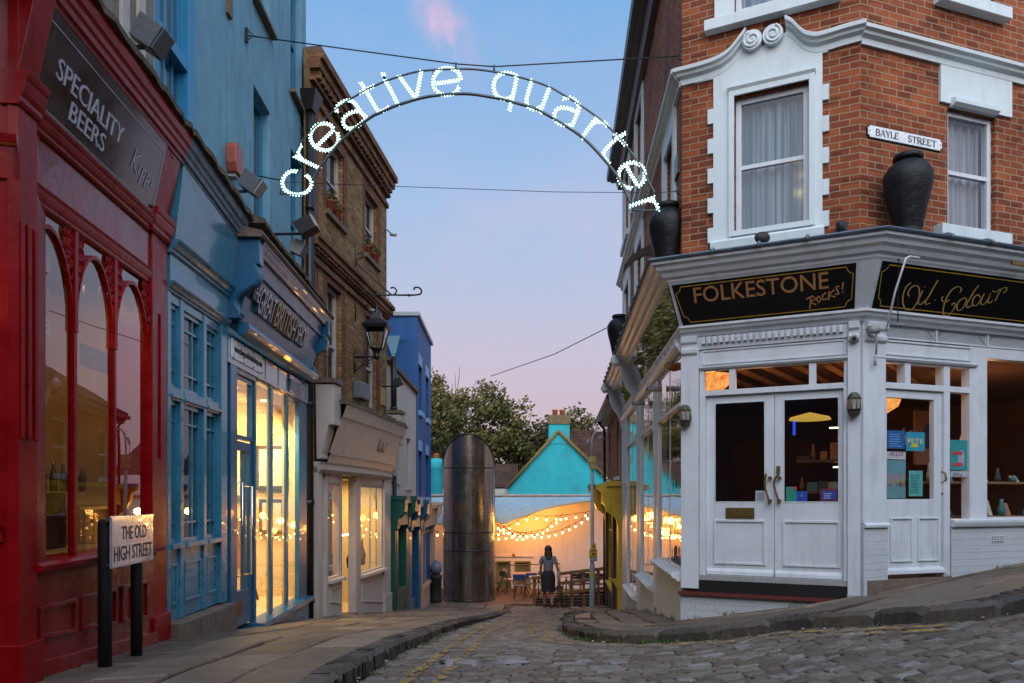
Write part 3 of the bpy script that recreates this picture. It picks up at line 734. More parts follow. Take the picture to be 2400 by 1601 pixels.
# fascia: leaning glass signboard
zb, zt = 2.40, 2.90; slope = .10/(zt-zb)
fnR = lambda s, o, z: FR.w(s, .06 + (z-zb)*slope + o, z)
a, b = p1e+.02, FR.s(358,.06)
m = MB(); m.hexa([fnR(a,-.12,zb), fnR(b,-.12,zb), fnR(b,0,zb), fnR(a,0,zb), fnR(a,-.12,zt+.1), fnR(b,-.12,zt+.1), fnR(b,0,zt+.1), fnR(a,0,zt+.1)])
fb = m.build('fascia', paint('brown_glass_sign', (.05,.026,.018), .06, .6, .5, .02, 2, dirtc=(.12,.09,.075)), T)
m = MB()
for z0_, z1_ in ((zb+.012, zb+.02), (zb+.028, zb+.033), (zt+.02, zt+.026)):
    m.face([fnR(a+.01,.004,z0_), fnR(b-.03,.004,z0_), fnR(b-.03,.004,z1_), fnR(a+.01,.004,z1_)])
m.face([fnR(b-.036,.004,zb+.02), fnR(b-.03,.004,zb+.02), fnR(b-.03,.004,zt+.02), fnR(b-.036,.004,zt+.02)])
m.build('border_line', M['lettering_pale'], fb)
def sR_(px): return FR.s(px, .12)
z1_ = FR.z(139, 191, .12); z2_ = FR.z(139, 143, .12); hS = (z2_-z1_)
FR.text('SPECIALITY', fnR, hS, sR_(133), sR_(286), z1_+.01, .006).build('lettering', M['lettering_pale'], fb)
z1_ = FR.z(174, 289, .10); z2_ = FR.z(174, 246, .10)
FR.text('BEERS', fnR, z2_-z1_, FR.s(167,.10), FR.s(247,.10), z1_+.005, .006).build('lettering', M['lettering_pale'], fb)
m = MB(); u0 = FR.s(306,.10); zk = FR.z(312, 403, .10); k_ = .17
kp = [[(.10,1.25),(.0,.0)],[(.30,1.15),(.06,.62),(.20,.05),(.30,-.05)],[(.36,.60),(.33,.05),(.40,.05)],[(.38,.85),(.39,.86)],[(.50,.62),(.42,-.42)],[(.48,.45),(.58,.62),(.62,.35),(.52,.08),(.47,.15)],[(.72,.62),(.64,-.42)],[(.70,.45),(.80,.62),(.84,.35),(.74,.08),(.69,.15)],[(.98,.60),(.90,.52),(.97,.28),(.90,.05)]]
strokes(m, [[(u0+a_*.42, zk+.02+b_*k_*.75) for a_, b_ in L_] for L_ in kp], fnR, .005, .014)
m.build('lettering', M['lettering_pale'], fb)
# cornice + gutter of the red shop
def big_cornice(f, root, s0, s1, mt, nm='cornice', dz=0, up=0):
    prof = [(-.1,3.02),(.17,3.02),(.175,3.05),(.195,3.06),(.20,3.10),(.215,3.12),(.22,3.16),(.24,3.18),(.25,3.23),(.25,3.27),(.22,3.285),(-.1,3.285)]
    L = [(o_, z_+up) for o_, z_ in prof]; m = MB()
    for (oa, za), (ob, zb_) in zip(L, L[1:]+L[:1]): m.face([f.w(s0,oa,za), f.w(s1,oa,za+dz), f.w(s1,ob,zb_+dz), f.w(s0,ob,zb_)])
    m.face([f.w(s0,o_,z_) for o_, z_ in L]); m.face([f.w(s1,o_,z_+dz) for o_, z_ in L]); o = m.build(nm, M[mt], root)
    n = int((s1-s0)/.42)
    for k in range(n):
        s = s0 + (k+.5)*(s1-s0)/n; d_ = up+dz*(k+.5)/n; m = MB(); f.side(m, [(.05,3.03+d_),(.16,3.03+d_),(.16,2.98+d_),(.12,2.96+d_),(.09,2.92+d_),(.05,2.90+d_)], s-.025, s+.025); m.build('bracket', M[mt], o)
    return o
big_cornice(FR, T, -4.0, .0, 'red')
def ledge(f, root, s0, s1, zf=3.29, oz=.28, zw=3.50, wob=.015, mt='moss', seed=1, dz=0):
    "old slated ledge above a cornice, wavy front edge"
    m = MB(); r = random.Random(seed); n = int((s1-s0)/.12)+1
    pts = [(s0+(s1-s0)*i/n, oz+r.uniform(-wob, wob), zf+.035+dz*i/n+r.uniform(-wob, wob)*.8) for i in range(n+1)]
    for (a, oa, za), (b, ob, zb_) in zip(pts, pts[1:]):
        da, db_ = dz*(a-s0)/(s1-s0), dz*(b-s0)/(s1-s0); f.hex8(m, [(a,-.13,zf-.01+da),(b,-.13,zf-.01+db_),(b,ob,zb_-.05),(a,oa,za-.05),(a,-.13,zw+da),(b,-.13,zw+db_),(b,ob,zb_),(a,oa,za)])
    return m.build('slate_ledge', M[mt], root)
ledge(FR, T, -4.0, 0, seed=3)
# mouldings below the sign, frieze, window head moulding
m = MB(); FR.prism(m, moulding(2.27, .12, .04, .10), p1e-.0, FR.s(352,.04)); FR.prism(m, moulding(1.84, .12, .015, .05), p1e, pR); m.build('moulding', M['red'], T, .004)
m = MB(); FR.box(m, p1e, pR, -.2, .02, 1.955, 2.275); m.build('frieze', M['red_frieze'], T)
# arched windows
e0, e1 = p1e, pR+.03
mul = [FR.s(165,-.012), FR.s(181,.014), FR.s(260,-.012), FR.s(273,.014)]
bays = [(e0, mul[0]), (mul[1], mul[2]), (mul[3], e1-.03)]
zsill, zhead = -.39, 1.84
wf = MB()
for a, b in ((mul[0], mul[1]), (mul[2], mul[3])): FR.box(wf, a, b, -.03, .014, zsill, 1.15)
zsp = 1.13     # springing
for a, b in bays:
    c = (a+b)/2; r = (b-a)/2; zr_ = zhead-.10-zsp; n = 14
    L = mul[0] if a == e0 else None
    arc = [(c - r*math.cos(math.pi*k/n), zsp + zr_*math.sin(math.pi*k/n)) for k in range(n+1)]
    for (s_a, z_a), (s_b, z_b) in zip(arc, arc[1:]):
        FR.hex8(wf, [(s_a,-.02,z_a),(s_b,-.02,z_b),(s_b,.014,z_b),(s_a,.014,z_a),(s_a,-.02,z_a+.03),(s_b,-.02,z_b+.03),(s_b,.014,z_b+.03),(s_a,.014,z_a+.03)])
# spandrels: pierced fretwork between arches
for a, b in ((mul[0], mul[1]), (mul[2], mul[3])):
    c = (a+b)/2
    FR.box(wf, c-.022, c+.022, -.03, .022, 1.15, zhead)
frw = wf.build('window', M['red'], T, .003)
for i, (a, b) in enumerate(bays):
    c = (a+b)/2; r = (b-a)/2; zr_ = zhead-.10-zsp
    for sgn in (-1, 1):
        fm = MB()
        for q in range(4):
            for w_ in range(3):
                s_ = c + sgn*r*(.97-.10*w_-.0*q); z_ = zhead-.04-.085*q
                arch_z = zsp + zr_*math.sqrt(max(0, 1-((s_-c)/r)**2))
                if z_ - .04 > arch_z:
                    pts = [FR.w(s_+.048*math.cos(t*math.pi/4), .002, z_+.046*math.sin(t*math.pi/4)) for t in range(9)]
                    fm.tube(pts, .009, 4, False)
        if fm.f: fm.build('fretwork', M['red'], frw)
g = MB(); FR.quad(g, e0, e1, zsill, zhead, -.012); g.build('pane', glass('pub_glass', (.88,.85,.8), .10, .012, .01, 2, 3.4), frw)
m = MB(); FR.prism(m, [(-.2,zsill-.09),(.06,zsill-.09),(.07,zsill-.06),(.13,zsill-.05),(.14,zsill-.015),(.09,zsill),(-.2,zsill+.005)], e0, e1+.0); m.build('sill', M['red'], frw, .004)
# amber interior with a papered back wall
rm = room(FR, T, e0-.1, e1+.1, -1.1, -.08, zsill, zhead+.1, M['room_amber'], 'interior')
lamp(T, FR.w(-1.2, -.5, 1.8), 10, (1,.66,.30), .4)
pr = random.Random(5)
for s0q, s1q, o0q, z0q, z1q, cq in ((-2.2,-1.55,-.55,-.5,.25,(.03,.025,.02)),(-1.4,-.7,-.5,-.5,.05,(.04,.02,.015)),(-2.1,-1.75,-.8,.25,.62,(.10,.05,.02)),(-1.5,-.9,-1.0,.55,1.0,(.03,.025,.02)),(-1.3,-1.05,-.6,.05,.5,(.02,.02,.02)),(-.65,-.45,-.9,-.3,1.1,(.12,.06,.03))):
    m = MB(); FR.box(m, s0q, s1q, o0q-.05, o0q, z0q, z1q); m.build('dark_bar_panel', plain('dark_bar_wood', cq, .4), rm)  # dark counter-like panels added to darken the interior behind the glass
m = MB()
for k in range(11): q = FR.w(-2.1+k*.15, -.42, .26 if k < 4 else .06); m.lathe(q, [(0,0),(.028,0),(.03,.12),(.012,.17),(.012,.22),(0,.22)], 8)
m.build('bottle', plain('brown_bottle', (.05,.03,.015), .15), rm)
def poster(f, s0, s1, z0, z1, off, col, root, nm='poster', detail=None, seed=1, em=0):
    m = MB(); f.box(m, s0, s1, off, off+.006, z0, z1); mt = plain(nm, col, .6) if not em else emit(nm, col, em); o = m.build(nm, mt, root)
    if detail:
        d = MB(); r = random.Random(seed)
        for k in range(6):
            a = s0+(s1-s0)*r.uniform(.08,.6); zz = z0+(z1-z0)*(.12+.13*k); f.box(d, a, min(s1-.01, a+(s1-s0)*r.uniform(.15,.4)), off+.006, off+.009, zz, zz+(z1-z0)*r.uniform(.03,.09))
        d.build('print', plain('poster_print', detail, .6), o)
    return o
for (a, b, c, d, col, de) in ((90,117,560,640,(.6,.45,.2),(.1,.08,.05)),(90,115,665,705,(.45,.10,.05),(.05,.03,.02)),(91,116,740,788,(.5,.5,.42),(.06,.05,.05)),
                              (186,255,802,880,(.05,.04,.035),(.3,.25,.15)),(306,338,650,690,(.5,.38,.1),(.04,.04,.03)),(306,336,694,728,(.4,.03,.02),(.2,.02,.02)),(148,163,668,702,(.07,.2,.05),(.3,.3,.1))):
    poster(FR, FR.s(a,-.2), FR.s(b,-.2), FR.z(b,d,-.2), FR.z(a,c,-.2), -.2, col, rm, 'poster', de, a)
m = MB()
for (px_, py_, r_) in ((203,600,.055),(236,575,.06),(198,640,.05),(240,685,.055),(205,682,.055),(290,680,.06),(300,755,.065),(283,720,.05)):
    c = (FR.s(px_,-.25), FR.z(px_,py_,-.25)); FR.slab(m, [(c[0]+r_*math.cos(t*math.pi/8), c[1]+r_*.8*math.sin(t*math.pi/8)) for t in range(16)], -.26, -.25)
m.build('beer_badge', plain('round_badge', (.30,.25,.2), .6), rm)
# stall riser with sunk panels down to the sloping pavement
m = MB(); n = 10
for k in range(n):
    a, b = e0+(e1-e0)*k/n, e0+(e1-e0)*(k+1)/n
    FR.box(m, a, b, -.2, .045, ZG(a)-.05, zsill-.09, ZG(b)-ZG(a))
zt_ = -.62
for a, b in ((FR.s(90,.05), FR.s(178,.05)), (FR.s(190,.05), FR.s(272,.05)), (FR.s(284,.05), FR.s(312,.05)), (FR.s(320,.05), FR.s(345,.05))):
    panel(FR, m, a, b, ZG(a)+.28, zt_-.05, .045, .028, .02, ZG(b)-ZG(a))
FR.hex8(m, [(e0,.045,ZG(e0)-.02),(e1,.045,ZG(e1)-.02),(e1,.085,ZG(e1)-.02),(e0,.085,ZG(e0)-.02),(e0,.045,ZG(e0)+.15),(e1,.045,ZG(e1)+.15),(e1,.075,ZG(e1)+.15),(e0,.075,ZG(e0)+.15)])
m.build('stall_riser', M['red_frieze'], T, .003)
# return side of the shop, turned towards the lane: black signboard, lit red recess
c0 = FR.w(p1s, .1, 0); FL = Face((c0.x, c0.y), (-.96,-.27), (.27,-.96))
m = MB(); FL.box(m, 0, 2.0, -.5, -.22, -1.4, 6); FL.box(m, .10, .6, -.22, -.12, -1.4, 1.95); FL.prism(m, moulding(1.85, .25, -.1, .04), .0, 1.6); FL.prism(m, moulding(-.25, .1, -.1, .02), .08, 1.6)
FL.box(m, .0, .06, -.3, .0, -1.3, 3.0)
m.build('return_wall', M['red'], T, .004)
m = MB(); FL.box(m, .17, 1.4, -.22, -.10, 2.30, 3.4); sb = m.build('signboard', M['sign_black'], T)
m = MB()
for d_, w_ in ((.045,.012),(.07,.005)):
    FL.frame(m, .17+d_, 1.4-d_, 2.30+d_, 3.4-d_, w_, -.10, -.096)
for t in range(5):
    a = R(20+35*t); cx_, cz_ = .25, 2.38
    m.tube([FL.w(cx_, -.095, cz_), FL.w(cx_+.05*math.cos(a), -.095, cz_+.05*math.sin(a)), FL.w(cx_+.075*math.cos(a+.3), -.095, cz_+.075*math.sin(a+.3))], .004, 4)
m.build('border_ornament', M['lettering_pale'], sb)
lamp(T, FL.w(.30, -.05, 1.2), 5.0, (1,.35,.12), .05, 'porch_lamp', 'POINT')
m = MB(); q = FL.w(.12, -.06, 1.3); m.ball(q, .018, 8, 6, sz=2.2); m.build('porch_bulb', emit('porch_bulb', (1,.5,.12), 14), T)
m = MB(); n_ = 0
FR.box(m, -4.0, p1s-.6, -.3, -.2, -1.4, 3.2); m.build('side_panel', M['red'], T)

# ================================================================ TEAL HOUSE with the pale blue shopfront and the deep blue shopfront
T = thing('teal_house', 'tall teal rendered house above the mid blue and deep blue shopfronts', 'house', base(FB, 3))
ZB = lambda s: gnd(FB, s)
ow = -.12; Ls = FB.s(361, ow); Rs = FB.s(717, ow)
uA = (FB.s(594,ow), FB.s(633,ow)); uB = (FB.s(681,ow), FB.s(707,ow)); bay = (FB.s(361,ow)+.03, FB.s(437,ow))
zA1 = FB.z(633, 269, ow); zA0 = 3.35; zAu = FB.z(645, 100, ow)+.03
zB1 = FB.z(700, 380, ow); zB0 = 3.4; zBu = FB.z(714, 276, ow)+.06
zA1 = 5.15; zAu = 6.1; 
holes = [(*uA, zA0, FB.z(590,190,ow)), (*uB, zB0, FB.z(690,362,ow)), (*uA, FB.z(633,80,ow), 8.3), (*uB, FB.z(703,258,ow), 8.3), (bay[0], bay[1], 3.25, 8.2)]
m = MB(); FB.wall(m, Ls, Rs, 3.0, 10.5, holes, off=ow, depth=.14)
FB.quad(m, Ls, Rs, 3.0, 10.5, ow-.5); W = FB.w
m.face([W(Rs,ow,-2.3), W(Rs,ow-5,-2.3), W(Rs,ow-5,10.5), W(Rs,ow,10.5)]); m.face([W(Ls,ow,3), W(Ls,ow-.5,3), W(Ls,ow-.5,10.5), W(Ls,ow,10.5)])
m.build('wall', M['teal_wall'], T)
for h in holes[:4]:
    sash(FB, T, h[0]+.01, h[1]-.01, h[2], h[3], ow-.10, M['blue_frame'], M['glass_dark'], .055, .5, (), (.5,), sill=(ow+.09, .05, M['stone']) if h[2] > 3.5 else None)
f_ = sash(FB, T, bay[0]+.02, bay[1]-.02, 3.25, 8.2, ow-.02, M['blue_frame'], M['glass_dark'], .10, None, (.12,.62), (.38,.66))
m = MB(); FB.box(m, bay[0], bay[1]+.02, ow-.03, ow+.05, 4.25, 4.37); FB.box(m, bay[1]-.10, bay[1]+.06, ow-.05, ow+.06, 3.2, 8.4); m.build('transom', M['blue_frame'], f_, .004)
cm = plain('pale_curtain', (.5,.52,.56), .9)
m = MB(); FB.quad(m, bay[0]+.05, bay[0]+.32, 3.3, 8.1, ow-.10); FB.quad(m, bay[0]+.42, bay[0]+.62, 3.3, 8.1, ow-.10); m.build('blind', cm, f_)
m = MB(); s_ = FB.s(533, ow); FB.box(m, s_-.07, s_+.07, ow, ow+.04, FB.z(533,38,ow), FB.z(533,38,ow)+.6); m.build('vent', M['stone'], T)
# ---- mid blue shopfront (s 0..1.5)
bR = FB.s(533, .05)
big_cornice(FB, T, 0, bR+.10, 'slate', dz=-.16)
ledge(FB, T, 0, bR+.12, zf=3.29, oz=.30, zw=3.50, seed=9, dz=-.15); ledge(FB, T, bR+.12, FB.s(768,.42), zf=3.10, oz=.42, zw=3.34, seed=19, dz=-.08)
m = MB()
FB.hex8(m, [(0.03,-.2,2.33),(bR,-.2,2.33),(bR,.09,2.33),(.03,.09,2.33),(.03,-.2,3.03),(bR,-.2,2.90),(bR,.17,2.90),(.03,.17,3.03)])
FB.box(m, .03, bR, -.2, .05, 1.97, 2.24)
m.build('fascia', M['blue'], T)
m = MB(); FB.prism(m, moulding(2.22, .12, .06, .15), .0, bR+.02); FB.prism(m, moulding(1.88, .09, .03, .10), 0, bR+.02); m.build('moulding', M['blue'], T, .003)
x = [FB.s(p) for p in (391,416,424,471,478,508,533)]
m = MB()
FB.box(m, 0.0, x[0], -.1, .04, -1.12, 1.88); FB.box(m, x[1], x[2], -.1, .03, -1.12, 1.88); FB.box(m, x[3], x[4], -.1, .03, -1.12, 1.88); FB.box(m, x[5], bR, -.1, .05, -1.12, 1.88)
FB.box(m, x[0], x[5], -.09, .02, 1.80, 1.88)
m.build('pilaster', M['blue'], T, .005)
zr0 = FB.z(391,905); zr1 = FB.z(391,935)
for a, b in ((x[0],x[1]),(x[2],x[3]),(x[4],x[5])):
    fr = sash(FB, T, a, b, zr0, 1.80, .0, M['blue'], M['glass'], .04, None, (.22,.78), (.62,), room=False)
    fr = sash(FB, T, a, b, -.41, zr1, .0, M['blue'], M['glass'], .04, None, (.14,.86), (.62,), room=False)
    m = MB(); FB.box(m, a, b, -.08, .035, zr1, zr0); FB.box(m, a-.01, b+.01, -.05, .06, zr1+.02, zr1+.05); m.build('rail', M['blue'], fr, .004)
    m = MB(); FB.box(m, a-.01, b+.01, -.05, .07, -.46, -.41); m.build('sill', M['blue'], fr, .004)
    m = MB(); FB.box(m, a, b, -.1, .01, -1.12, -.46); panel(FB, m, a+.05, b-.05, -.98, -.60, .01, .02, .014); m.build('lower_panel', M['blue'], T, .003)
for a, b in ((x[0],x[1]),(x[2],x[3]),(x[4],x[5])): m = MB(); FB.quad(m, a, a+(b-a)*.5, -.4, 1.78, -.16); m.build('blind', plain('pale_blind', (.34,.36,.42), .9), T)
room(FB, T, .02, bR-.02, -1.2, -.1, -1.1, 1.85, M['dark_room'])
m = MB(); FB.hex8(m, [(0,-.3,ZB(0)-.1),(bR+.0,-.3,ZB(bR)-.1),(bR+.0,.16,ZB(bR)-.1),(0,.16,ZB(0)-.1),(0,-.3,-1.12),(bR,-.3,-1.14),(bR,.16,-1.14),(0,.16,-1.12)]); m.build('step', M['stone'], T, .01)
# ---- deep blue shopfront (s bR..Rs)
g0, g1 = FB.s(536,.02), FB.s(718,.02)
def console(f, s0, s1, pts_px, root, mt, name='console', z_extra=None, bev=.006):
    "bracket seen from the side: outline given at its near face"
    pts = [f.oz(px_, py_, s0) for px_, py_ in pts_px]
    m = MB(); f.side(m, pts, s0, s1); return m.build(name, M[mt], root, bev)
arcpx = [(528,745),(528,542),(608,548),(609,618),(597,619),(604,630),(606,640),(604,655),(597,665),(585,671),(578,676),(572,680),(562,685),(553,695),(550,705),(552,716),(556,722),(560,728),(563,738),(560,745)]
cs = FB.s(533,.05)
cons = console(FB, cs, cs+.14, arcpx, T, 'navy')
m = MB()
for d_ in (.0, .05, .10):
    pp = [FB.oz(px_+1.5, py_, cs) for px_, py_ in arcpx[4:19]]
    m.tube([FB.w(cs+.02+d_, o, z) for o, z in pp], .012, 6)
m.build('scroll', M['navy'], cons)
shift = [FB.oz(px_, py_, cs) for px_, py_ in arcpx]
m = MB(); FB.side(m, [(o, z) for o, z in shift], g1-.16, g1); m.build('console', M['navy'], T, .006)
zf0, zf1 = 1.96, 2.74
fnB = lambda s, o, z: FB.w(s, .12 + (z-zf0)*.26 + o, z)
a, b = cs+.13, g1-.15
m = MB(); m.hexa([fnB(a,-.15,zf0), fnB(b,-.15,zf0), fnB(b,0,zf0), fnB(a,0,zf0), fnB(a,-.15,zf1), fnB(b,-.15,zf1), fnB(b,0,zf1), fnB(a,0,zf1)])
fb = m.build('fascia', M['navy'], T)
m = MB(); m.hexa([fnB(a,.0,2.55), fnB(b,.0,2.55), fnB(b,.03,2.56), fnB(a,.03,2.56), fnB(a,.0,2.60), fnB(b,.0,2.60), fnB(b,.03,2.60), fnB(a,.03,2.60)])
FB.prism(m, [(.12,1.84),(.16,1.84),(.22,1.87),(.25,1.92),(.24,1.97),(.16,1.99),(.12,1.99)], a, b)
FB.prism(m, moulding(2.74, .14, .36, .43), cs+.10, g1)
m.build('moulding', M['navy'], fb, .003)
m = MB(); FB.side(m, [(-.1,2.88),(.44,2.88),(.46,2.91),(.44,2.95),(-.1,3.06)], cs-.06, g1+.05); m.build('canopy_ledge', M['stone'], T)
gilt = plain('gilt_letter', (.20,.16,.09), .25, .6); stl = plain('steel_letter', (.26,.29,.33), .22, .8)
FB.text('THE', fnB, .17, a+.10, a+.34, 2.28, .05).build('lettering', stl, fb)
FB.text('GREAT', fnB, .30, a+.36, a+.98, 2.18, .05).build('lettering', stl, fb)
FB.text('BRITISH', fnB, .30, a+1.06, a+2.02, 2.18, .05).build('lettering', gilt, fb)
FB.text('SHOP', fnB, .26, a+2.12, a+2.66, 2.2, .05).build('lettering', stl, fb)
# frieze with white web address plate
zs0 = 1.52
m = MB(); FB.box(m, cs+.02, g1, -.2, .05, zs0, 1.845)
for p_ in (622, 652, 676): s_ = FB.s(p_,.05); FB.box(m, s_-.006, s_+.006, .05, .056, zs0+.03, 1.82)
m.build('frieze', paint('frieze_gloss', (.05,.15,.22), .25, .1, .1, .06, 4, coat=.8), T)
pa, pb = FB.s(546,.07), FB.s(617,.07)
m = MB(); FB.box(m, pa, pb, .05, .065, 1.585, 1.80); pt = m.build('web_plate', M['signwhite'], T)
fnP = lambda s, o, z: FB.w(s, .065+o, z)
FB.text('www.thegreatbritishshop.com', fnP, .10, pa+.06, pb-.05, 1.64, .006).build('lettering', M['lettering_black'], pt)
m = MB()
for u in (.03,.35,.65,.97):
    for zz in (1.60, 1.785): q = FB.w(pa+(pb-pa)*u, .07, zz); m.ball(q, .009, 6, 4)
m.build('screw', M['black'], pt)
m = MB(); fnQ = lambda s, o, z: FB.w(s, .06+o, z)
for k in range(9): u_ = FB.s(680,.07)+(FB.s(706,.07)-FB.s(680,.07))*k/9; FB.box(m, u_, u_+.03, .07, .09, 1.58, 1.74)
FB.box(m, FB.s(679,.07), FB.s(707,.07), .06, .07, 1.555, 1.80); m.build('small_plate', stl, fb)
# glazing
d0, d1 = FB.s(546), FB.s(594); tz0 = FB.z(594,1037); 
m = MB(); FB.box(m, g0-.02, d0, -.15, .05, ZB(g0)-.05, zs0); FB.box(m, d1, FB.s(601,.016), -.05, .016, ZB(d1)-.05, zs0)
for p, q in ((631,640),(668,676)): FB.box(m, FB.s(p,-.004), FB.s(q,.016), -.02, .016, -1.53, zs0)
FB.box(m, FB.s(697,.0), g1, -.04, .03, ZB(g1)-.05, zs0); FB.box(m, d0, d1, -.1, .03, zs0-.06, zs0-.001); FB.box(m, FB.s(601), FB.s(697), -.1, .02, zs0-.03, zs0-.001)
wf = m.build('shop_window', M['navy'], T, .005); wf['label'] = 'deep blue window framing'
m = MB()
for p, q in ((601,631),(640,668),(676,697)): FB.quad(m, FB.s(p), FB.s(q,.01), -1.53, zs0-.03, -.004)
m.build('pane', M['glass_clear'], wf)
m = MB(); ss = [FB.s(597,.02), FB.s(716,.1)]
FB.hex8(m, [(ss[0],-.1,-1.60),(g1,-.1,-1.60),(g1,.15,-1.61),(ss[0],.15,-1.61),(ss[0],-.1,-1.53),(g1,-.1,-1.53),(g1,.14,-1.545),(ss[0],.14,-1.545)]); m.build('sill', M['navy'], wf, .005)
m = MB(); FB.hex8(m, [(d1,-.3,ZB(d1)-.1),(g1,-.3,ZB(g1)-.1),(g1,.06,ZB(g1)-.1),(d1,.06,ZB(d1)-.1),(d1,-.3,-1.60),(g1,-.3,-1.60),(g1,.06,-1.60),(d1,.06,-1.60)]); m.build('plinth', M['blue'], T)
# transom light and door
tz1 = zs0-.07
fr = sash(FB, T, d0, d1, tz0, tz1, .0, M['navy'], M['glass_clear'], .05, None, room=False, name='transom_light')
dz1 = tz0-.02; dz0 = ZB(d0)+.05
m = MB(); FB.frame(m, d0+.005, d1-.005, dz0, dz1, .11, -.08, -.01, wb=.42); FB.box(m, (d0+d1)/2+.10, (d0+d1)/2+.15, -.075, -.012, dz0+.42, dz1-.11)
dr = m.build('door', M['navy'], T, .004)
m = MB(); FB.quad(m, d0+.1, d1-.1, dz0+.4, dz1-.1, -.04); m.build('pane', M['glass_clear'], dr)
m = MB(); hs = d0+.42; zz = (-.9, .15)
m.tube([FB.w(hs,-.01,zz[1]), FB.w(hs,.09,zz[1]), FB.w(hs,.09,zz[0]), FB.w(hs,-.01,zz[0])], .014, 8); m.tube([FB.w(hs-.3,-.01,zz[1]+.04), FB.w(hs-.3,.07,zz[1]+.04), FB.w(hs-.3,.07,zz[0]), FB.w(hs-.3,-.01,zz[0])], .012, 8)
m.build('handle', M['chrome'], dr)
m = MB(); FB.box(m, d0+.13, d0+.33, -.01, .0, dz0+.14, dz0+.30); m.build('letter_plate', M['brass'], dr)
# warm interior
rm = room(FB, T, g0, g1-.02, -2.6, -.13, -1.55, 1.50, M['room_cream'])
for s_ in (2.2, 3.2, 4.3): lamp(T, FB.w(s_, -1.0, 1.42), 32, (1,.78,.45), .5)
lamp(T, FB.w(4.5, -.30, 1.3), 16, (1,.70,.36), .3)
for s_ in (3.9, 4.75): L_ = lamp(T, FB.w(s_, -.22, 1.2), 60, (1,.58,.22), .25, 'window_lamp'); L_.rotation_euler = (0, R(42), 0)
for p in (636, 672, 698):
    m = MB(); s_ = FB.s(p); FB.box(m, s_-.01, s_+.02, -.065, -.021, -1.52, 1.47); m.build('reveal', M['room_cream'], T)
m = MB()
for s_ in (2.0, 2.6, 3.3, 4.1, 4.7):
    for o_ in (-.45, -1.3): q = FB.w(s_, o_, 1.485); m.lathe(q, [(0,0),(.05,0),(.05,-.01),(0,-.01)], 10)
m.build('downlight', M['warm'], rm)
for i, (a_, z0_, z1_, col) in enumerate(((2.35,-.4,.3,(.1,.3,.35)),(3.0,0,.7,(.5,.45,.4)),(3.9,-.2,.6,(.25,.1,.06)),(4.5,-.9,.0,(.08,.2,.3)),(4.55,.2,.9,(.35,.3,.2)))):
    poster(FB, a_, a_+.45, z0_, z1_, -2.58, col, rm, 'picture', (.7,.65,.5), i)
m = MB()
for s_ in (2.5, 3.35, 4.2):        # display easels and a table
    p = [FB.w(s_, -.5, -1.5), FB.w(s_+.12, -.75, -.3), FB.w(s_+.35, -.5, -1.5)]; m.tube([p[0], p[1]], .02, 5); m.tube([p[2], p[1]], .02, 5)
FB.box(m, 2.9, 4.0, -1.9, -1.3, -.85, -.8)
for s_ in (2.95, 3.95):
    for o_ in (-1.35, -1.85): FB.box(m, s_-.02, s_+.02, o_-.02, o_+.02, -1.54, -.85)
m.build('display_stand', M['brown'], rm)
for k, (o0_, o1_, z0_, z1_, col) in enumerate(((-.75,-.25,.15,.85,(.04,.03,.03)),(-.7,-.3,-.55,.0,(.03,.03,.04)),(-1.5,-.95,.0,.9,(.12,.10,.08)),(-2.3,-1.7,-.4,.8,(.05,.16,.2)),(-1.4,-1.0,-1.1,-.3,(.25,.08,.05)))):
    m = MB(); FB.box(m, g1-.10, g1-.06, o0_, o1_, z0_, z1_); pf = m.build('picture_frame', plain('dark_picture_frame', col, .5), rm); m = MB(); FB.box(m, g1-.104, g1-.10, o0_+.05, o1_-.05, z0_+.06, z1_-.06); m.build('print', plain('picture_print', (.5,.45,.36), .6), pf)
for k in range(7):
    s0q = 2.5+k*.34; hq = (.25,.6,.35,.8,.3,.5,.4)[k]; m = MB(); FB.box(m, s0q, s0q+.16, -1.15-.1*(k%3), -.95-.1*(k%3), -1.5, -1.1+hq); m.build('display_stand', plain('stock_display', ((.10,.05,.03),(.03,.12,.16),(.2,.06,.04),(.06,.06,.06),(.3,.26,.2),(.02,.08,.14),(.15,.1,.05))[k], .6), rm)
# the body of the terrace behind (roofline, never seen but real)
m = MB(); FB.box(m, -5.5, Rs, -6, -3, -2.5, 9.5); m.build('rear_body', M['teal_wall'], T)
# ================================================================ STOCK BRICK HOUSE with the magnolia shopfront
T = thing('brick_house', 'yellow stock brick house with corbelled cornice above a magnolia shopfront', 'house', base(FK, 2.4))
ZK = lambda s: gnd(FK, s)
kR = FK.s(906)
wA = (FK.s(765), FK.s(806)); wB = (FK.s(856), FK.s(886)); wC = (FK.s(767), FK.s(801)); wD = (FK.s(858), FK.s(884))
zA = (FK.z(784,512), FK.z(784,340)); zBw = (FK.z(872,622)+.1, FK.z(872,425)); zC = (1.95, FK.z(790,680)); zD = (FK.z(868,940)-.0, FK.z(868,742))
zBw = (zA[0], zA[1]); zD = (1.75, zC[1]); zCc = (1.75, zC[1])
wins = [(*wA,*zA),(*wB,*zBw),(*wC,*zCc),(*wD,*zD)]
m = MB(); FK.wall(m, -.35, kR, -2.9, 7.3, [(a,b,c,d) for a,b,c,d in wins]+[(FK.s(745),FK.s(914),-3.0,.6)], depth=.13)
W = FK.w; m.face([W(kR,0,-2.9), W(kR,-5,-2.9), W(kR,-5,7.3), W(kR,0,7.3)], [(0,0),(5,0),(5,10.2),(0,10.2)])
m.face([W(.14,-.01,-2.9), W(.14,-5,-2.9), W(.14,-5,7.3), W(.14,-.01,7.3)], [(0,0),(5,0),(5,10.2),(0,10.2)])
m.build('wall', M['brick_stock'], T)
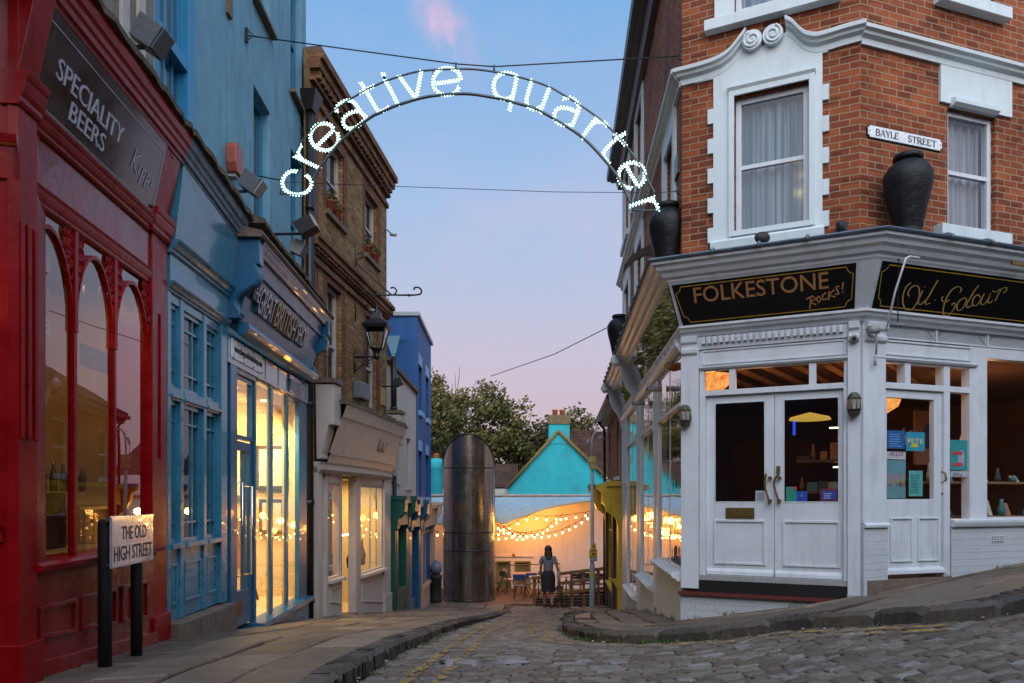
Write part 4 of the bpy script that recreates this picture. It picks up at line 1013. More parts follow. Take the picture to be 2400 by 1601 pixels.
for a, b, c, d in wins:
    fr = sash(FK, T, a+.02, b-.02, c, d, -.10, M['magnolia'], M['glass'], .06, .5, sill=(.06, .09, M['stone']), curtain=None)
    m = MB(); w_ = .20      # rubbed brick jambs and segmental arch
    for u0, u1 in ((a-w_, a), (b, b+w_)): FK.box(m, u0, u1, -.02, .004, c, d+.02)
    n = 8; cx_ = (a+b)/2; hw = (b-a)/2+w_
    for k in range(n):
        u0, u1 = a-w_+2*hw*k/n, a-w_+2*hw*(k+1)/n; h0 = .10*(1-((u0-cx_)/hw)**2); h1 = .10*(1-((u1-cx_)/hw)**2)
        FK.slab(m, [(u0, d+.0), (u1, d+.0), (u1, d+.32+h1), (u0, d+.32+h0)], -.02, .006)
    m.build('brick_surround', M['brick_quoin'], fr)
m = MB(); FK.box(m, -.02, .35, -.01, .003, .6, 7.0); m.build('quoin_strip', M['brick_quoin'], T)
# corbelled cornice and string course
M['brick_corbel'] = brick('corbel_brick', (.36,.19,.09), (.24,.11,.055), (.14,.10,.07), dark=.5)
def corbel_band(z0, z1, proj, root, name, n=26):
    m = MB(); FK.box(m, -.1, kR+.02, -.05, .05, z0, z0+.10); h = z1-z0
    FK.box(m, -.1, kR+.08, -.05, proj*.75, z1-.30*h-.06, z1-.18*h); FK.box(m, -.1, kR+.10, -.05, proj, z1-.18*h, z1); FK.box(m, -.1, kR+.05, -.05, proj*.35, z0+.34*h, z0+.44*h)
    for k in range(n):
        s = -.05 + (kR+.05)*(k+.5)/n
        FK.box(m, s-.055, s+.055, .0, proj*.62, z0+.44*h, z1-.30*h-.06)
    return m.build(name, M['brick_corbel'], root)
corbel_band(6.65, 7.38, .24, T, 'cornice'); corbel_band(3.95, 4.40, .18, T, 'string_course')
m = MB(); FK.box(m, -.1, kR+.1, -.1, .20, 7.381, 7.45); m.build('coping', M['stone'], T)
# flower boxes on the sills
def flower_pot(f, s, off, z, root_label, grp):
    c = f.w(s, off, z); t = thing('flower_pot', root_label, 'flower pot', c, grp)
    m = MB(); m.lathe(c, [(0,0),(.075,0),(.10,.17),(.108,.17),(.108,.20),(.09,.20),(.085,.17),(0,.16)], 14); m.build('pot', M['orange_pot'], t)
    r = random.Random(int(s*997)); vs, fs, tn = [], [], []
    for _ in range(220):
        a, h, d = r.uniform(0, 6.28), r.random(), r.random()
        p = Vector((math.cos(a)*d*.16, math.sin(a)*d*.16, .16+h*.20*(1.2-d)+.02)); q = Vector((r.uniform(-1,1), r.uniform(-1,1), r.uniform(-.3,1))).normalized()*.028; u = q.orthogonal().normalized()*.014
        i0 = len(vs); vs += [p-q, p+u, p+q, p-u]; fs.append((i0,i0+1,i0+2,i0+3)); tn += [r.random()]*4
    o = raw('plant', vs, fs, tn, M['leaf']); o.parent = t
M['leaf'] = attr_mat('tree_leaves', [(0,(.055,.06,.016)),(.5,(.12,.12,.03)),(.85,(.20,.17,.05)),(1,(.29,.20,.06))], .6, 3, 0, (.8,1.0), .3)
for k, (s_, zz, lb) in enumerate(((wA[0]+.15, zA[0], 'terracotta flower pot with trailing plant at the near end of the upper near sill'), (wA[0]+.55, zA[0], 'terracotta flower pot with orange blooms in the middle of the upper near sill'), (wB[0]+.2, zBw[0], 'terracotta flower pot with bushy green plant on the upper far sill'), (wB[0]+.7, zBw[0], 'smaller terracotta pot at the far end of the upper far sill'))):
    flower_pot(FK, s_, .0, zz, lb, 'flower pots on the upper sills of the brick house')
# ---- magnolia shopfront
k0, k1 = FK.s(745), FK.s(914)
ap = [FK.s(p,.06) for p in (742,753,768,771,799,801,833,845,847,890,899,914)]
m = MB()
FK.box(m, ap[0], ap[1], -.1, .08, ZK(ap[0])-.1, .55); m2_ = m
m.build('pilaster', M['magnolia'], T, .005)
m = MB(); FK.box(m, ap[10], ap[11], -.1, .08, ZK(ap[11])-.1, .55); FK.box(m, ap[10]-.02, ap[11]+.02, -.1, .11, ZK(ap[11])-.1, ZK(ap[11])+.5); m.build('pilaster', M['magnolia'], T, .005)
def bow(u): return .10*math.sin(math.pi*max(0,min(1,u)))       # the front bows gently outwards
m = MB(); n = 12
for (z0_, z1_, e0_, e1_) in ((.44,.50,.08,.14),(.50,.60,.09,.10),(.60,.63,.11,.13)):
    for k in range(n):
        a_, b_ = ap[0]+(ap[11]-ap[0])*k/n, ap[0]+(ap[11]-ap[0])*(k+1)/n; o1, o2 = bow(k/n), bow((k+1)/n)
        FK.hex8(m, [(a_,-.1,z0_),(b_,-.1,z0_),(b_,e0_+o2,z0_),(a_,e0_+o1,z0_),(a_,-.1,z1_),(b_,-.1,z1_),(b_,e1_+o2,z1_),(a_,e1_+o1,z1_)])
m.build('cornice', M['magnolia'], T)
fnK = lambda s, o, z: FK.w(s, .10 + (z-.63)*.36 + bow((s-ap[0])/(ap[11]-ap[0]))*(1.0-(z-.63)*.6) + o, z)
m = MB()
for k in range(n):
    a_, b_ = ap[0]+.3+(ap[11]-ap[0]-.35)*k/n, ap[0]+.3+(ap[11]-ap[0]-.35)*(k+1)/n
    for z0_, z1_, e in ((.63,.76,.02),(.76,.79,.035),(.79,1.40,0),(1.40,1.62,.02)):
        m.face([fnK(a_,e,z0_), fnK(b_,e,z0_), fnK(b_,e,z1_), fnK(a_,e,z1_)]); m.face([fnK(a_,e,z1_), fnK(b_,e,z1_), fnK(b_,-.2,z1_), fnK(a_,-.2,z1_)]); m.face([fnK(a_,e,z0_), fnK(b_,e,z0_), fnK(b_,-.2,z0_), fnK(a_,-.2,z0_)])
fk = m.build('fascia', M['magnolia'], T)
m = MB(); u0 = FK.s(877,.25); zz = FK.z(880,1058,.25); k_ = .115
sc1 = [[(0,0),(.35,.9),(.30,1.9),(.12,2.0),(.1,.8),(.25,.05),(.5,.1)],[(.62,.55),(.5,.25),(.65,.02),(.82,.3),(.62,.55),(1.0,.45)],[(1.35,.5),(1.1,.3),(1.2,.0),(1.5,.15)],[(1.5,.1),(1.75,1.2),(1.6,1.6),(1.6,.0)],[(1.65,.5),(2.0,.75),(1.75,.45),(2.1,0)],[(2.2,.3),(2.5,.5),(2.3,.0),(2.6,.1),(2.85,.4),(3.0,1.3),(3.3,1.6),(3.5,1.4)]]
strokes(m, [[(u0+a_*k_*1.7, zz+b_*k_) for a_, b_ in [(p.x,p.y) for p in spline(L_, 4)]] for L_ in sc1], fnK, .012, .035)
m.build('lettering', M['lettering_black'], fk)
m = MB(); r = random.Random(4)
for k in range(26):
    a_, b_ = ap[0]+.28+(ap[11]-ap[0]-.3)*k/26, ap[0]+.28+(ap[11]-ap[0]-.3)*(k+1)/26
    z_ = 1.62; o1 = .50+bow(k/26)*.4; h = r.uniform(.06,.12)
    FK.hex8(m, [(a_,-.02,z_),(b_,-.02,z_),(b_,o1,z_),(a_,o1,z_),(a_,-.02,z_+.16),(b_,-.02,z_+.16),(b_,o1-.02,z_+h-.02),(a_,o1-.02,z_+h-.02)])
m.build('mossy_ledge', M['moss'], T)
mg_ = MB(); rg.seed(9)
for k in range(260):
    s_ = rg.uniform(ap[0], ap[11]); q = FK.w(s_, rg.uniform(.1,.5), 1.72); b = rg.uniform(0,6.28); h = rg.uniform(.04,.13)
    mg_.face([(q.x-.004,q.y,q.z),(q.x+.004,q.y,q.z),(q.x+.05*math.cos(b),q.y+.05*math.sin(b),q.z+h)])
for zz_, o_ in ((4.4,.12),(7.45,.1)):
    for k in range(260):
        s_ = rg.uniform(0, kR); q = FK.w(s_, rg.uniform(o_-.05,o_+.08), zz_-.01); b = rg.uniform(0,6.28); h = rg.uniform(.05,.17)
        mg_.face([(q.x-.004,q.y,q.z),(q.x+.004,q.y,q.z),(q.x+.05*math.cos(b),q.y+.05*math.sin(b),q.z+h)])
o = mg_.build('ledge_grass', plain('dry_grass', (.16,.13,.07), .9), weld=False); tag(o, 'dry grass sprouting from the ledges of the brick house', 'dry grass', kind='stuff')
ptsA = [(739,900),(783,900),(783,994),(769,996),(768,1003),(753,1062),(753,1074),(742,1076)]
console(FK, ap[0]-.0, ap[0]+.36, ptsA, T, 'magnolia')
m = MB(); q0 = [FK.oz(px_, py_, ap[0]) for px_, py_ in ((739,886),(786,886),(788,897),(739,897))]; FK.side(m, q0, ap[0]-.04, ap[0]+.4); m.build('console_cap', M['stone'], T)
poly_ = [FK.oz(px_, py_, ap[0]) for px_, py_ in ptsA]
m = MB(); FK.side(m, poly_, ap[11]-.25, ap[11]+.1); m.build('console', M['magnolia'], T, .005)
m = MB(); FK.side(m, q0, ap[11]-.29, ap[11]+.14); m.build('console_cap', M['stone'], T)
# windows
ws = -1.42
def kwin(a, b, nm, vb, zs_a, zs_b):
    fr = sash(FK, T, a, b, zs_a, .28, .03, M['magnolia'], M['glass_clear'], .035, None, (), vb, room=False, name=nm)
    m = MB(); FK.hex8(m, [(a-.03,-.05,zs_a-.06),(b+.03,-.05,zs_a-.06),(b+.03,.16,zs_a-.06),(a-.03,.13,zs_a-.06),(a-.03,-.05,zs_a),(b+.03,-.05,zs_a),(b+.03,.15,zs_a),(a-.03,.12,zs_a)]); m.build('sill', M['magnolia'], fr, .004)
    m = MB(); FK.box(m, a, b, -.05, .05, .28, .46); panel(FK, m, a+.03, b-.03, .30, .44, .05, .012, .012); m.build('head_panel', M['magnolia'], fr)
    m = MB(); FK.hex8(m, [(a,-.1,ZK(a)-.1),(b,-.1,ZK(b)-.1),(b,.05,ZK(b)-.1),(a,.05,ZK(a)-.1),(a,-.1,zs_a-.05),(b,-.1,zs_a-.05),(b,.05,zs_a-.05),(a,.05,zs_a-.05)])
    panel(FK, m, a+.08, b-.06, ZK(a)+.28, zs_a-.16, .05, .028, .02, ZK(b)-ZK(a)); m.build('lower_panel', M['magnolia'], fr, .003)
    return fr
kwin(ap[3], ap[4]+.02, 'shop_window', (), -1.42, -1.42)
kwin(ap[7]+.02, ap[10]-.01, 'shop_window', (.5,), -1.52, -1.6)
m = MB(); FK.box(m, ap[1], ap[3], -.12, .0, ZK(ap[2])-.05, .46); FK.box(m, ap[2]-.05, ap[3], -.1, .05, ZK(ap[2])-.05, .46); m.build('side_door', M['magnolia'], T, .005)
m = MB(); FK.box(m, ap[4]+.02, ap[5]+.06, -.1, .05, ZK(ap[5])-.1, .46); FK.box(m, ap[6]+.05, ap[7]+.02, -.1, .06, ZK(ap[7])-.1, .46); m.build('door_frame', M['magnolia'], T, .005)
a, b = ap[5]+.06, ap[6]+.05; dz0 = ZK(b)+.10
m = MB(); FK.frame(m, a, b, dz0, .22, .07, -.32, -.26, wb=.95); panel(FK, m, a+.16, b-.16, dz0+.25, dz0+.75, -.26, .02, .014)
FK.box(m, a, b, -.34, -.26, .22, .46)
dr = m.build('door', M['magnolia'], T, .004)
m = MB(); FK.quad(m, a+.06, b-.06, dz0+.9, .16, -.29); m.build('pane', M['glass_clear'], dr)
m = MB(); FK.box(m, a+.08, b-.1, -.285, -.28, dz0+.96, dz0+1.16); nt_ = m.build('door_notice', plain('teal_notice', (.01,.14,.15), .5), dr)
FK.text('OPEN', lambda s, o, z: FK.w(s, -.278+o, z), .06, a+.22, b-.22, dz0+1.0, .003).build('lettering', plain('pale_teal_print', (.1,.4,.4), .6), nt_)
m = MB(); FK.box(m, a, b, -.34, .1, ZK(a)-.15, dz0-.01); m.build('step', M['stone'], T)
rm = room(FK, T, ap[1], ap[10], -2.4, -.12 , -2.3, .40, M['room_cream'])
lamp(T, FK.w(3.4, -.6, .34), 50, (1,.66,.27), .4); L_ = lamp(T, FK.w(1.2, -.35, .2), 26, (1,.58,.22), .2, 'window_lamp'); L_.rotation_euler = (0, R(42), 0); lamp(T, FK.w(1.4, -.9, .34), 22, (1,.58,.22), .3)
m = MB(); FK.box(m, ap[5]+.30, ap[6]+.3, -1.1, -.5, -2.2, .2); m.build('dark_curtain', plain('maroon_curtain', (.04,.008,.008), .8), rm)
m = MB(); q = FK.w(2.0, -.5, -.75); m.tube([q, FK.w(2.25,-.5,-.75)], .018, 6); m.tube([FK.w(3.0,-.5,-.75), FK.w(3.6,-.5,-.75)], .018, 6); m.build('tube_lamp', emit('cool_tube', (.8,1,.75), 7), rm)
m = MB()
for s_, h in ((1.25,.35),(1.5,.5),(3.1,.45),(3.5,.3),(3.9,.55)):
    q = FK.w(s_, -.3, -1.42); m.lathe(q, [(.0,0),(.07,0),(.09,h*.4),(.03,h*.75),(.035,h),(0,h)], 10)
m.build('ornament', M['brown'], rm)
for i, (s_, z_) in enumerate(((1.2,-.3),(1.6,-.9),(3.3,-.5),(3.9,-.2))): poster(FK, s_, s_+.35, z_, z_+.5, -2.38, (.2,.12,.05), rm, 'picture', (.05,.03,.02), i+20)

# ================================================================ CREAM HOUSE with green and navy shopfronts
T = thing('cream_house', 'low cream rendered house between the brick house and the royal blue house', 'house', base(FK, 6.5))
c0_, c1_ = kR, FK.s(978)
zt = lambda s: 3.18 + (2.85-3.18)*(s-c0_)/(c1_-c0_)
cw = [(FK.s(955,0), FK.s(964,0), FK.z(960,1142), FK.z(960,1028)), (FK.s(922), FK.s(936), FK.z(930,1128), FK.z(930,1020))]
m = MB(); FK.wall(m, c0_+.01, c1_, lambda s: ZK(s)-.3, zt, [(a,b,c,d) for a,b,c,d in cw]+[(FK.s(920), FK.s(976), -3.6, .0)], depth=.12, off=-.02)
m.face([W(c0_,-.02,zt(c0_)), W(c1_,-.02,zt(c1_)), W(c1_,-4,4.2), W(c0_,-4,4.4)]); m.build('wall', M['cream'], T)
m = MB(); FK.hex8(m, [(c0_,-.2,zt(c0_)),(c1_,-.2,zt(c1_)),(c1_,.06,zt(c1_)),(c0_,.06,zt(c0_)),(c0_,-.2,zt(c0_)+.09),(c1_,-.2,zt(c1_)+.09),(c1_,.06,zt(c1_)+.09),(c0_,.06,zt(c0_)+.09)]); m.build('coping', M['stone'], T)
for a, b, c, d in cw: sash(FK, T, a+.01, b-.01, c, d, -.10, M['cream'], M['glass_dark'], .05, None, sill=(.04,.07,M['cream']))
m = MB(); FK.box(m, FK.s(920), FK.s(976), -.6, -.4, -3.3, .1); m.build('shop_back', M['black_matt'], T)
def small_front(f, T, sa, sb, zt_, mt, caps, fas, nm):
    m = MB(); g = gnd(f, sa); g2 = gnd(f, sb)
    f.box(m, sa, sa+.30, -.1, .12, g-.05, zt_); m.build('pilaster', M[mt], T, .006)
    m = MB(); f.box(m, sb-.30, sb, -.1, .12, g2-.05, zt_); m.build('pilaster', M[mt], T, .006)
    for s_ in (sa, sb-.30):
        m = MB(); f.side(m, [(.1,zt_-.75),(.16,zt_-.7),(.20,zt_-.45),(.34,zt_-.3),(.36,zt_-.02),(.1,zt_-.02)], s_, s_+.30); f.box(m, s_-.03, s_+.33, -.05, .40, zt_-.02, zt_+.08); m.build('console', M[mt], T, .006)
    m = MB(); f.box(m, sa+.3, sb-.3, -.1, .16, zt_-.62, zt_-.10); f.box(m, sa+.3, sb-.3, -.1, .26, zt_-.10, zt_); m.build('fascia', M[fas], T, .004)
sg0, sg1, sg2 = FK.s(914), FK.s(948), FK.s(977)
small_front(FK, T, sg0+.02, sg1, FK.z(935,1168,.2)-.02, 'green', 0, 'peach', 'green')
small_front(FK, T, sg1+.03, sg2, FK.z(960,1170,.2)-.1, 'navy', 0, 'peach', 'navy')
m = MB(); FK.frame(m, sg0+.32, sg1-.3, ZK(5.8)+.6, -.55, .06, -.1, .0); FK.hex8(m, [(sg0+.3,-.1,-3.2),(sg1-.3,-.1,-3.3),(sg1-.3,.06,-3.3),(sg0+.3,.06,-3.2),(sg0+.3,-.1,ZK(5.8)+.6),(sg1-.3,-.1,ZK(5.8)+.6),(sg1-.3,.12,ZK(5.8)+.6),(sg0+.3,.12,ZK(5.8)+.6)])
fr = m.build('shop_window', M['green'], T, .004); m = MB(); FK.quad(m, sg0+.35, sg1-.33, ZK(5.8)+.6, -.6, -.05); m.build('pane', M['glass'], fr)
m = MB(); FK.frame(m, sg1+.33, sg2-.3, ZK(7.4)+.35, -.6, .06, -.1, .0, wb=.2); FK.box(m, sg1+.33, sg2-.3, -.1, .05, -3.4, ZK(7.4)+.35)
fr = m.build('shop_window', M['navy'], T, .004); m = MB(); FK.quad(m, sg1+.36, sg2-.33, ZK(7.4)+.5, -.65, -.05); m.build('pane', M['glass'], fr)

# ================================================================ ROYAL BLUE HOUSE
T = thing('royal_blue_house', 'tall royal blue painted house with pale blue lintels and flat roof', 'house', base(FU, 2))
uR = FU.s(1010); zT = 4.95
wn = [(FU.s(981), FU.s(988.5), FU.z(984,965), FU.z(984,857)), (FU.s(998), FU.s(1004.5), FU.z(1001,985), FU.z(1001,878)), (FU.s(981), FU.s(988.5), FU.z(984,1165), FU.z(984,1057)), (FU.s(998), FU.s(1004.5), FU.z(1001,1168), FU.z(1001,1066))]
zu1, zu0 = wn[0][3], wn[0][2]; zl1, zl0 = wn[2][3], wn[2][2]
wn = [(a, b, (zu0 if i < 2 else zl0), (zu1 if i < 2 else zl1)) for i, (a, b, c, d) in enumerate(wn)]
m = MB(); FU.wall(m, 0, uR, -4, zT, wn, depth=.15); W = FU.w
m.face([W(0,0,-4), W(0,-5,-4), W(0,-5,zT), W(0,0,zT)], [(0,0),(5,0),(5,9),(0,9)]); m.face([W(uR,0,-4), W(uR,-5,-4), W(uR,-5,zT), W(uR,0,zT)]); m.face([W(0,0,zT), W(uR,0,zT), W(uR,-5,zT), W(0,-5,zT)])
m.build('wall', M['royal'], T)
lt = paint('pale_blue_lintel', (.22,.42,.62), .6, .08, .3, .2, 4)
for a, b, c, d in wn:
    fr = sash(FU, T, a+.02, b-.02, c, d, -.1, M['blue_frame'], M['glass_dark'], .06, .5, sill=(.08,.14,lt))
    m = MB(); FU.box(m, a-.04, b+.04, -.01, .012, d, d+.30); m.build('lintel', lt, fr)
m = MB(); FU.box(m, -.06, uR+.06, -5, .07, zT, zT+.10); m.build('coping', plain('grey_coping', (.35,.40,.40), .7), T)
FE = Face((FU.P[0], FU.P[1]), (-1,-.01), (.01,-1))       # gable end facing up the hill
m = MB(); sx = .62; FE.box(m, sx-.05, sx+.05, .0, .10, 1.0, 3.9); FE.hex8(m, [(sx-.06,0,3.9),(sx+.06,0,3.9),(sx+.06,.12,3.9),(sx-.06,.12,3.9),(sx-.2,0,4.35),(sx+.2,0,4.35),(sx+.2,.28,4.35),(sx-.2,.28,4.35)]); m.build('rainwater_pipe', plain('pale_pipe', (.25,.50,.62), .5), T, .004)
m = MB(); FE.box(m, -.02, 1.6, .0, .02, 4.28, 4.32); FE.box(m, -.02, .25, .0, .03, 3.0, 4.9); m.build('wall_band', M['royal'], T)
pk0 = FU.s(979); small_front(FU, T, pk0, uR, FU.z(1000,1185,.2), 'peach', 0, 'peach', 'peach')
m = MB(); g_ = gnd(FU, 2.5)
FU.frame(m, pk0+.32, uR-.32, g_+.75, -.95, .06, -.05, .02); FU.box(m, (pk0+uR)/2-.03, (pk0+uR)/2+.03, -.05, .02, g_+.75, -.95); FU.box(m, pk0+.3, uR-.3, -.05, .05, g_-.3, g_+.75); FU.box(m, pk0+.3, uR-.3, 0, .1, g_+.70, g_+.76)
fr = m.build('shop_window', M['peach'], T, .004); m = MB(); FU.quad(m, pk0+.36, uR-.36, g_+.8, -1.0, -.02); m.build('pane', plain('tan_blind', (.55,.38,.18), .8), fr)  # opaque warm tan blind in place of glass

# ================================================================ STEEL TOWER
Y = 25.9; cx_ = (1039+1159.5)/2; rad = (1159.5-1039)/2/F*Y; c = pix(cx_, 1170, Y+rad*.0); zb = -3.36
T = thing('steel_tower', 'dark ribbed stainless steel half round tower with a slanted top', 'tower', (c.x, c.y, zb))
mt_, t_, b_ = newmat('brushed_dark_steel'); b_.inputs['Metallic'].default_value = .92; n1 = noise(t_, 6, 5, .6, sc3=(6,6,.15)); rc = rampn(t_, n1.outputs['Fac'], .3, (.15,.125,.10), .7, (.36,.31,.25)); t_.links.new(rc.outputs[0], b_.inputs['Base Color'])
n2_ = noise(t_, 3, 4, .6); rr2 = rampn(t_, n2_.outputs['Fac'], .3, (.20,)*3, .7, (.34,)*3); t_.links.new(rr2.outputs[0], b_.inputs['Roughness']); n3_ = noise(t_, 2.5, 3, .5, sc3=(2,2,.4)); bump(t_, b_, n3_.outputs['Fac'], .25, .05)
zc = (HY-1095)/F*Y; hh = (HY-1022)/F*Y - zc
nn = 64; bands = [zb, (HY-1288)/F*Y, (HY-1246)/F*Y, (HY-1098)/F*Y]
def ztop(a): return zc + hh*max(0, -math.sin(a))**1.0 if math.sin(a) < 0 else zc - hh*.5*math.sin(a)
for bi in range(4):
    m = MB()
    for k in range(nn):
        a0, a1 = 2*math.pi*k/nn, 2*math.pi*(k+1)/nn; seam = (k % 5 == 0)
        P = lambda a, r, z: (c.x+r*math.cos(a), c.y+r*math.sin(a), z)
        z0_ = bands[bi]+.015; z1a, z1b = (bands[bi+1]-.015,)*2 if bi < 3 else (ztop(a0), ztop(a1))
        ga = 0
        if z1a > z0_+.002 and z1b > z0_+.002: m.face([P(a0+ga,rad,z0_), P(a1,rad,z0_), P(a1,rad,z1b), P(a0+ga,rad,z1a)], None, True)
    m.build('steel_panel', mt_, T)
m = MB(); m.lathe((c.x,c.y,0), [(rad-.02,zb),(rad-.02,zc-hh*.4)], 48)
for z_ in bands[1:]: m.lathe((c.x,c.y,z_), [(rad-.02,-.025),(rad+.012,-.02),(rad+.012,.02),(rad-.02,.025)], 48)
m.lathe((c.x,c.y,zb), [(rad-.02,0),(rad+.03,0),(rad+.03,.05),(rad-.02,.05)], 48)
for k in range(0, nn, 5):
    a = 2*math.pi*k/nn; p = lambda z: (c.x+(rad+.001)*math.cos(a), c.y+(rad+.001)*math.sin(a), z); m.tube([p(zb), p(ztop(a)-.02)], .006, 4)
m.build('seam', M['black'], T)
m = MB(); ring = [(c.x+rad*math.cos(2*math.pi*k/nn), c.y+rad*math.sin(2*math.pi*k/nn), ztop(2*math.pi*k/nn)) for k in range(nn+1)]; m.tube(ring, .028, 6, False)
m.face(ring[:-1]); m.build('slanted_lid', M['black'], T)

# ================================================================ DECK
zd = -3.36; YD = 25.0
m = MB(); fr_ = [(-3.2,25.4),(-1.6,24.75),(.3,24.6),(1.1,25.1)]
n = 40
for k in range(34):
    y0_ = 24.7+k*.13
    a_ = -3.4 if y0_ > 25.4 else -2.4; 
    m.box(a_, 4.2, y0_, y0_+.122, zd-.03, zd)
m.box(-2.6, 4.2, 24.60, 24.69, zd-.30, zd+.002)
m.box(-3.4,4.4,24.7,29.2,zd-.3,zd-.04)
tag(m.build('deck', M['deck']), 'brown timber deck at the foot of the lane', kind='structure')
# ================================================================ CORNER BUILDING (red brick over a white shopfront)
T = thing('corner_building', 'red brick corner building over a white shopfront with black and gold fascia boards', 'building', base(FC, .95))
LC = math.hypot(1.706, .831); LW = 8.7; LY = 6.5
tWC, tCY = .67, .42
gC = lambda s: gnd(FC, s); gY = lambda s: gnd(FY, s); gW = lambda s: gnd(FW, s)
ZT = 9.5
def curtain_mat(a, b):
    m_, t_, b_ = newmat('striped_curtain'); n_ = noise(t_, 9, 2, .5, sc3=(2.2,2.2,.03)); r_ = rampn(t_, n_.outputs['Fac'], .40, a, .60, b); t_.links.new(r_.outputs[0], b_.inputs['Base Color']); b_.inputs['Roughness'].default_value = .9; return m_
# --- upper brick walls
cw = (FC.s(1722), FC.s(1897), 2.98, 4.53); cw2 = (FC.s(1722), FC.s(1897), 5.50, 7.2)
yw = (FY.s(2221), FY.s(2332), 2.98, FY.z(2250,258)); yw2 = (FY.s(2221), FY.s(2332), FY.z(2240,12)+.06, 7.0)
ww = [(FW.s(1581), FW.s(1581)+.8), (FW.s(1507), FW.s(1507)+1.1), (FW.s(1476), FW.s(1476)+1.1)]
m = MB()
FC.wall(m, 0, LC, 2.4, ZT, [cw, cw2], depth=.10); FY.wall(m, 0, LY, 2.4, ZT, [yw, yw2], depth=.10)
wh = [(a, b, 2.98, 4.55) for a, b in ww] + [(a, b, 5.5, 7.0) for a, b in ww[1:]]
FW.wall(m, 0, LW, 2.4, lambda s: 7.34+.0*s, wh, depth=.10)
q = FW.w(LW, 0, 0); q2 = FW.w(LW, -6, 0)
m.face([(q.x,q.y,-3.2),(q2.x,q2.y,-3.2),(q2.x,q2.y,9),(q.x,q.y,7.34)], [(0,0),(6,0),(6,12),(0,10.5)])
m.build('wall', M['brick_red'], T)
m = MB(); q = FW.w(0,.24,7.34); 
FW.hex8(m, [(-.02,-.3,7.30),(LW+.1,-.3,7.30),(LW+.1,.26,7.30),(-.02,.26,7.30),(-.02,-.3,7.42),(LW+.1,-.3,7.42),(LW+.1,.28,7.42),(-.02,.28,7.42)])
FW.hex8(m, [(-.02,-.1,7.12),(LW+.05,-.1,7.12),(LW+.05,.10,7.12),(-.02,.10,7.12),(-.02,-.1,7.30),(LW+.05,-.1,7.30),(LW+.05,.16,7.30),(-.02,.16,7.30)])
FW.hex8(m, [(-.02,.26,7.34),(LW+.12,.26,7.34),(LW+.12,.34,7.34),(-.02,.34,7.34),(-.02,.26,7.44),(LW+.12,.26,7.44),(LW+.12,.36,7.44),(-.02,.36,7.44)])
m.build('eaves_gutter', M['black'], T)
m = MB(); FW.hex8(m, [(-.02,-3,10.5),(LW+.1,-3,10.5),(LW+.1,.28,7.42),(-.02,.28,7.42),(-.02,-3,10.6),(LW+.1,-3,10.6),(LW+.1,.28,7.46),(-.02,.28,7.46)]); m.build('roof', M['moss'], T)
# --- string course mitred round the corners, with the two scrolls over the corner window
prof = [(0,4.80),(.035,4.80),(.04,4.86),(.09,4.88),(.10,4.905),(.14,4.92),(.145,4.955),(.10,4.985),(0,4.99)]
pathpx = [(1597,173),(1625,166),(1653,158),(1675,150),(1696,139),(1716,122),(1733,100),(1748,80)]
path2 = [(1840,53),(1856,61),(1870,76),(1888,89),(1912,93),(1940,87),(1975,76),(2016,65)]
def pth(L_): return [(FC.s(a,.1), FC.z(a,b,.1)) for a, b in L_]
m = MB()
FY.prism(m, prof, 0, LY, m0=tCY); FW.prism(m, prof, 0, LW+.05, m0=tWC)
for L_, e_ in ((pth(pathpx), 0), (pth(path2), 1)):
    L_ = [(p.x, p.y) for p in spline(L_, 3)]; L_ = [(s_, z_) for s_, z_ in L_]
    for (sa, za), (sb, zb_) in zip(L_, L_[1:]):
        for (o0, a0), (o1, a1) in zip(prof, prof[1:]):
            fa = lambda s_, o: s_ - (tWC*o if (e_ == 0 and s_ <= L_[0][0]+1e-6) else 0) + (tCY*o if (e_ == 1 and s_ >= L_[-1][0]-1e-6) else 0)
            m.face([FC.w(fa(sa,o0),o0,a0-4.9+za), FC.w(fa(sb,o0),o0,a0-4.9+zb_), FC.w(fa(sb,o1),o1,a1-4.9+zb_), FC.w(fa(sa,o1),o1,a1-4.9+za)], None, False)
sc0 = m.build('string_course', M['trim'], T)
for cxp, cyp, sg in ((1762,92,-1), (1811,79,1)):
    m = MB(); cs_, cz_ = FC.s(cxp,.1), FC.z(cxp,cyp,.1); r0 = .108
    FC.slab(m, [(cs_+r0*math.cos(t*math.pi/14), cz_+r0*math.sin(t*math.pi/14)) for t in range(28)], .0, .10)
    sp_ = [(cs_+sg*(r0*.9*(1-t/40))*math.cos(math.pi*.6+sg*0+t*.34)*-1, cz_+(r0*.9*(1-t/40))*math.sin(math.pi*.6+t*.34)) for t in range(36)]
    m.tube([FC.w(a, .105, b) for a, b in sp_], .014, 6)
    m.build('scroll', M['trim'], sc0)
# gable infill between the scrolls and the window surround
m = MB()
top = [p for p in pth(pathpx)[1:]] + [(FC.s(1762,.1), FC.z(1762,92,.1)), (FC.s(1811,.1), FC.z(1811,79,.1))] + [p for p in pth(path2)[:6]]
top = [(s_, z_-.06) for s_, z_ in top]
for (sa, za), (sb, zb_) in zip(top, top[1:]): FC.slab(m, [(sa, 4.80), (sb, 4.80), (sb, zb_), (sa, za)], -.02, .03)
s0_, s1_ = FC.s(1673), FC.s(1928); 
FC.box(m, s0_, s1_, -.02, .034, cw[3]+.05, 4.80)
for sa, sb in ((s0_, cw[0]-.03), (cw[1]+.03, s1_)): FC.box(m, sa, sb, -.02, .034, 2.93, cw[3]+.05)
h_ = (4.80-2.93)/11
for k in range(0, 11, 2): 
    z_ = 2.93+h_*k
    if k < 10: FC.box(m, s0_-.065, s0_, -.02, .034, z_, z_+h_); FC.box(m, s1_, s1_+.065, -.02, .034, z_, z_+h_)
m.build('window_surround', M['trim'], T, .003)
